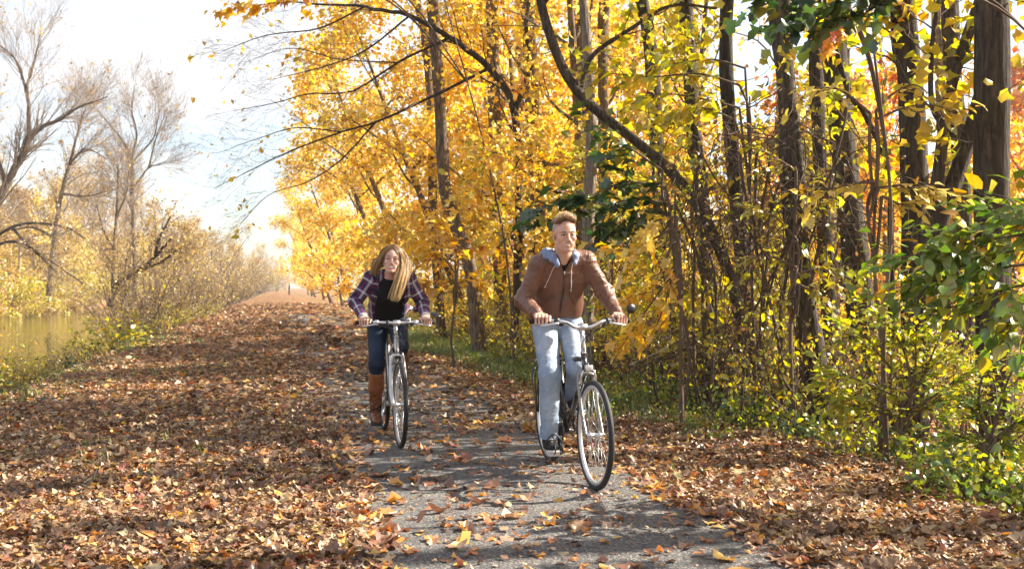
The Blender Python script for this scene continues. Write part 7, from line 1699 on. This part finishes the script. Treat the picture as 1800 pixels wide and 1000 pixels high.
bough_plant('shrub', 'leafy green and yellow bush on the near bank at the water\'s edge', 'shrub', 200, 23, [
    [(200, 640), (180, 600), (150, 570)], [(200, 640), (215, 595), (240, 570)], [(200, 650), (170, 640), (140, 650)], [(200, 640), (200, 590), (190, 560)], [(205, 640), (240, 610), (260, 600)], [(195, 640), (160, 610), (130, 600)]], 461, 0.12, LIM + YGR, 'ovate', spacing=0.08, tl=0.6, twigs=10)
GQ = 'slim trees on the near bank'
NT = [tree_proto('bank_tree', 'thin tan leaved tree on the near bank beyond the open water', GQ, 461, 7.5, 0.09, 16, 0.10, 3.0, 40, 1300, 0.115, TAN, 'kite', bark='barkbrown', twig='twigpale', sub=8, tw=7, sig=0.2, straight=False, wob=0.10, rmin=0.004),
      tree_proto('bank_tree', 'thin tan leaved tree on the near bank beyond the open water', GQ, 462, 6.5, 0.08, 16, 0.08, 2.8, 36, 1500, 0.115, TAN[:3] + BRN[:2], 'kite', bark='barkbrown', twig='twig', sub=8, tw=7, sig=0.2, straight=False, wob=0.10, rmin=0.004),
      tree_proto('bank_tree', 'thin tan leaved tree on the near bank beyond the open water', GQ, 463, 8.5, 0.10, 16, 0.12, 3.2, 42, 1300, 0.115, TAN + PALEY[:1], 'kite', bark='barkpale', twig='twigpale', sub=8, tw=7, sig=0.2, straight=False, wob=0.10, rmin=0.005)]
for q, (u, v, k, s) in enumerate([(-6.4, 38, 1, .55), (-6.8, 42, 0, .62), (-6.9, 47, 2, .62), (-6.3, 52, 1, .72), (-6.8, 58, 0, .8), (-6.3, 65, 2, .85), (-6.6, 72, 1, 1.0), (-6.9, 80, 2, .9), (-6.2, 88, 0, .85), (-6.5, 98, 2, .95), (-6.2, 110, 1, 1.1), (-6.3, 124, 0, .9), (-6.2, 140, 2, .95), (-6.2, 160, 1, 1.1), (-6.0, 182, 0, .9), (-6, 206, 2, .95), (-6, 235, 1, 1.1)]):
    put(NT[k], on(u, v), rp_.uniform(0, 6.28), s * 1.05, label='thin tan leaved tree on the near bank beyond the open water', group=GQ)
for q, (v, s) in enumerate([(58, .42), (74, .48), (96, .5), (120, .5), (150, .5)]): put(LP[q % 2], on(-7.0, v), rp_.uniform(0, 6.28), s, label='small bare tree rising above the shrubs of the near bank', group='bare trees on the near bank')
# ---- trees closing the view where the path ends
GZ = 'trees where the path vanishes'
for q in range(14):
    o = put(LY[q % 3] if q % 3 else MP[q % 2], on(rp_.uniform(-14, 16), 300 + rp_.uniform(0, 80)), rp_.uniform(0, 6.28), rp_.uniform(0.9, 1.3), label='small hazy tree where the path vanishes', group=GZ)
o = put(SP[3], on(-1.9, 235), 0.3, 1.3, label='dark narrow evergreen-looking tree at the vanishing end of the path'); del o['group']

# ---- someone walking far down the path
def walker():
    P = empty('person', on(0.25, 160)); P.rotation_euler = (0, 0, RAD(190)); tag(P, 'tiny distant figure in dark clothes walking on the far path', 'person')
    S = SDF(*sgrid((-0.4, -0.4, -0.02), (0.4, 0.4, 1.8), 0.02))
    S.ell((0, 0, 1.63), (0.095, 0.08, 0.12), 0.02); S.cap((0, 0, 1.38), (0, 0, 1.56), 0.055, 0.05); S.cap((0, 0, 0.98), (0, 0, 1.36), 0.11, 0.12, 0.03, YA, 1.4)
    for s in (-1, 1):
        S.cap((0, s * 0.09, 0.95), (0.06 * s, s * 0.09, 0.5), 0.085, 0.06); S.cap((0.06 * s, s * 0.09, 0.5), (0.10 * s - 0.03, s * 0.09, 0.07), 0.058, 0.04); S.cap((0.10 * s - 0.05, s * 0.09, 0.04), (0.10 * s + 0.12, s * 0.09, 0.035), 0.04, 0.03)
        S.cap((0, s * 0.19, 1.36), (-0.06 * s, s * 0.25, 1.1), 0.05, 0.04); S.cap((-0.06 * s, s * 0.25, 1.1), (0.05 - 0.06 * s, s * 0.24, 0.86), 0.04, 0.032); S.ell((0.06 - 0.06 * s, s * 0.24, 0.80), (0.03, 0.025, 0.06), 0.01)
    sdf_obj(S, 'body', M['skin'], P, (0.45, 0.28, 0.20))
    J = SDF(*sgrid((-0.4, -0.4, 0.8), (0.4, 0.4, 1.6), 0.02)); J.cap((0, 0, 0.95), (0, 0, 1.37), 0.14, 0.14, 0.03, YA, 1.4)
    for s in (-1, 1): J.cap((0, s * 0.18, 1.37), (-0.06 * s, s * 0.25, 1.1), 0.07, 0.06); J.cap((-0.06 * s, s * 0.25, 1.1), (0.04 - 0.06 * s, s * 0.24, 0.90), 0.06, 0.05)
    sdf_obj(J, 'coat', M['blackcloth'], P)
    D = SDF(*sgrid((-0.4, -0.4, 0.03), (0.4, 0.4, 1.1), 0.02))
    for s in (-1, 1): D.cap((0, s * 0.09, 0.95), (0.06 * s, s * 0.09, 0.5), 0.10, 0.075); D.cap((0.06 * s, s * 0.09, 0.5), (0.10 * s - 0.03, s * 0.09, 0.10), 0.07, 0.06)
    sdf_obj(D, 'trousers', M['darkdenim'], P, (0.03, 0.03, 0.05))
    H = SDF(*sgrid((-0.2, -0.2, 1.5), (0.2, 0.2, 1.85), 0.015)); H.ell((-0.015, 0, 1.67), (0.10, 0.088, 0.10), 0.02); sdf_obj(H, 'hair', M['hair'], P, (0.03, 0.02, 0.015))
walker()
for o in bpy.data.objects:
    if '_used' in o.keys(): del o['_used']
# ================================================================= the riders and their bicycles
HM = math.atan2(-0.972, 0.233); HW = math.atan2(-0.968, 0.25)
ML = (0.377, 6.893, 0.0); WL = (-1.04, 8.50, 0.0)
bm_, gm_, pm_ = make_bike('man', ML, HM)
tag(bm_, 'black bicycle with rear rack and small headlight, ridden by the man', 'bicycle', 'bicycles on the path')
bw_, gw_, pw_ = make_bike('woman', WL, HW)
tag(bw_, 'silver bicycle without rack, ridden by the woman', 'bicycle', 'bicycles on the path')
make_man(bm_, gm_, pm_, ML, HM)
make_woman(bw_, gw_, pw_, WL, HW)
# ================================================================= camera, sun and sky
SUN_AZ, SUN_EL = 76.5, 36.0        # degrees to the right of the view, degrees up
cd = bpy.data.cameras.new('camera'); cam = bpy.data.objects.new('camera', cd); COL.objects.link(cam)
cam.location = (0, 0, CAM_H); cam.rotation_euler = (RAD(90) + math.atan(4 / F_PX), 0, 0)
cd.sensor_width = 36; cd.lens = 35.0; cd.clip_end = 6000; cd.clip_start = 0.05
cd.dof.use_dof = True; cd.dof.focus_distance = 6.9; cd.dof.aperture_fstop = 4.5
scene.camera = cam
az = RAD(SUN_AZ); e_ = RAD(SUN_EL)
sdir = Vector((math.sin(az) * math.cos(e_), math.cos(az) * math.cos(e_), math.sin(e_)))
ld = bpy.data.lights.new('sun', 'SUN'); ld.energy = 5.0; ld.angle = RAD(0.53); ld.color = (1.0, 0.90, 0.76)
lo = bpy.data.objects.new('sun', ld); COL.objects.link(lo); lo.rotation_euler = sdir.to_track_quat('Z', 'Y').to_euler(); lo.location = (20, 10, 30)
w = bpy.data.worlds.new('World'); scene.world = w; w.use_nodes = True
nt = w.node_tree; nt.nodes.clear()
sky = nt.nodes.new('ShaderNodeTexSky'); sky.sky_type = 'NISHITA'; sky.sun_disc = False
sky.sun_elevation = e_; sky.sun_rotation = az; sky.air_density = 1.0; sky.dust_density = 1.6; sky.ozone_density = 1.0
tc = nt.nodes.new('ShaderNodeTexCoord'); mp = nt.nodes.new('ShaderNodeMapping'); mp.inputs['Scale'].default_value = (1.6, 1.6, 4.5); mp.inputs['Location'].default_value = (0.35, 0.1, 0.2)
no = nt.nodes.new('ShaderNodeTexNoise'); no.inputs['Scale'].default_value = 1.5; no.inputs['Detail'].default_value = 7; no.inputs['Roughness'].default_value = 0.52
nt.links.new(tc.outputs['Generated'], mp.inputs['Vector']); nt.links.new(mp.outputs['Vector'], no.inputs['Vector'])
rp = ramp(nt, [(0.40, (0, 0, 0)), (0.56, (1, 1, 1))]); nt.links.new(no.outputs['Fac'], rp.inputs['Fac'])
mx = nt.nodes.new('ShaderNodeMix'); mx.data_type = 'RGBA'; mx.inputs['B'].default_value = (4.3, 4.25, 4.2, 1)
fm = nt.nodes.new('ShaderNodeMath'); fm.operation = 'MULTIPLY'; fm.inputs[1].default_value = 0.8; nt.links.new(rp.outputs['Color'], fm.inputs[0])
nt.links.new(fm.outputs[0], mx.inputs['Factor']); nt.links.new(sky.outputs['Color'], mx.inputs['A'])
bg = nt.nodes.new('ShaderNodeBackground'); bg.inputs['Strength'].default_value = 0.086; nt.links.new(mx.outputs['Result'], bg.inputs['Color'])
ow = nt.nodes.new('ShaderNodeOutputWorld'); nt.links.new(bg.outputs['Background'], ow.inputs['Surface'])
scene.view_settings.view_transform = 'Standard'; scene.view_settings.look = 'None'; scene.view_settings.gamma = 1.0
scene.view_settings.use_curve_mapping = False; scene.view_settings.exposure = 1.78
scene.render.engine = 'CYCLES'
scene.cycles.max_bounces = 6; scene.cycles.diffuse_bounces = 3; scene.cycles.glossy_bounces = 2; scene.cycles.transmission_bounces = 4; scene.cycles.transparent_max_bounces = 6
scene.cycles.sample_clamp_indirect = 6.0; scene.cycles.use_denoising = True
try: scene.cycles.denoiser = 'OPENIMAGEDENOISE'
except Exception: pass
scene.cycles.use_adaptive_sampling = True; scene.cycles.adaptive_threshold = 0.02

# ---- autumn haze: one even volume round the place, the sky outside it
HAZE = 0.0007
hz = MB(); hz.add(*rbox((0, 320, 12.5), (2400, 2900, 33.0), 0.01)); m, nt, ns, lk = newmat('haze_air')
pv_ = N(nt, 'ShaderNodeVolumePrincipled'); pv_.inputs['Color'].default_value = (0.93, 0.91, 0.87, 1); pv_.inputs['Density'].default_value = HAZE; pv_.inputs['Anisotropy'].default_value = 0.35
o_ = N(nt, 'ShaderNodeOutputMaterial'); lk.new(pv_.outputs['Volume'], o_.inputs['Volume'])
tag(hz.build('haze', m), kind='stuff')
scene.cycles.volume_bounces = 0
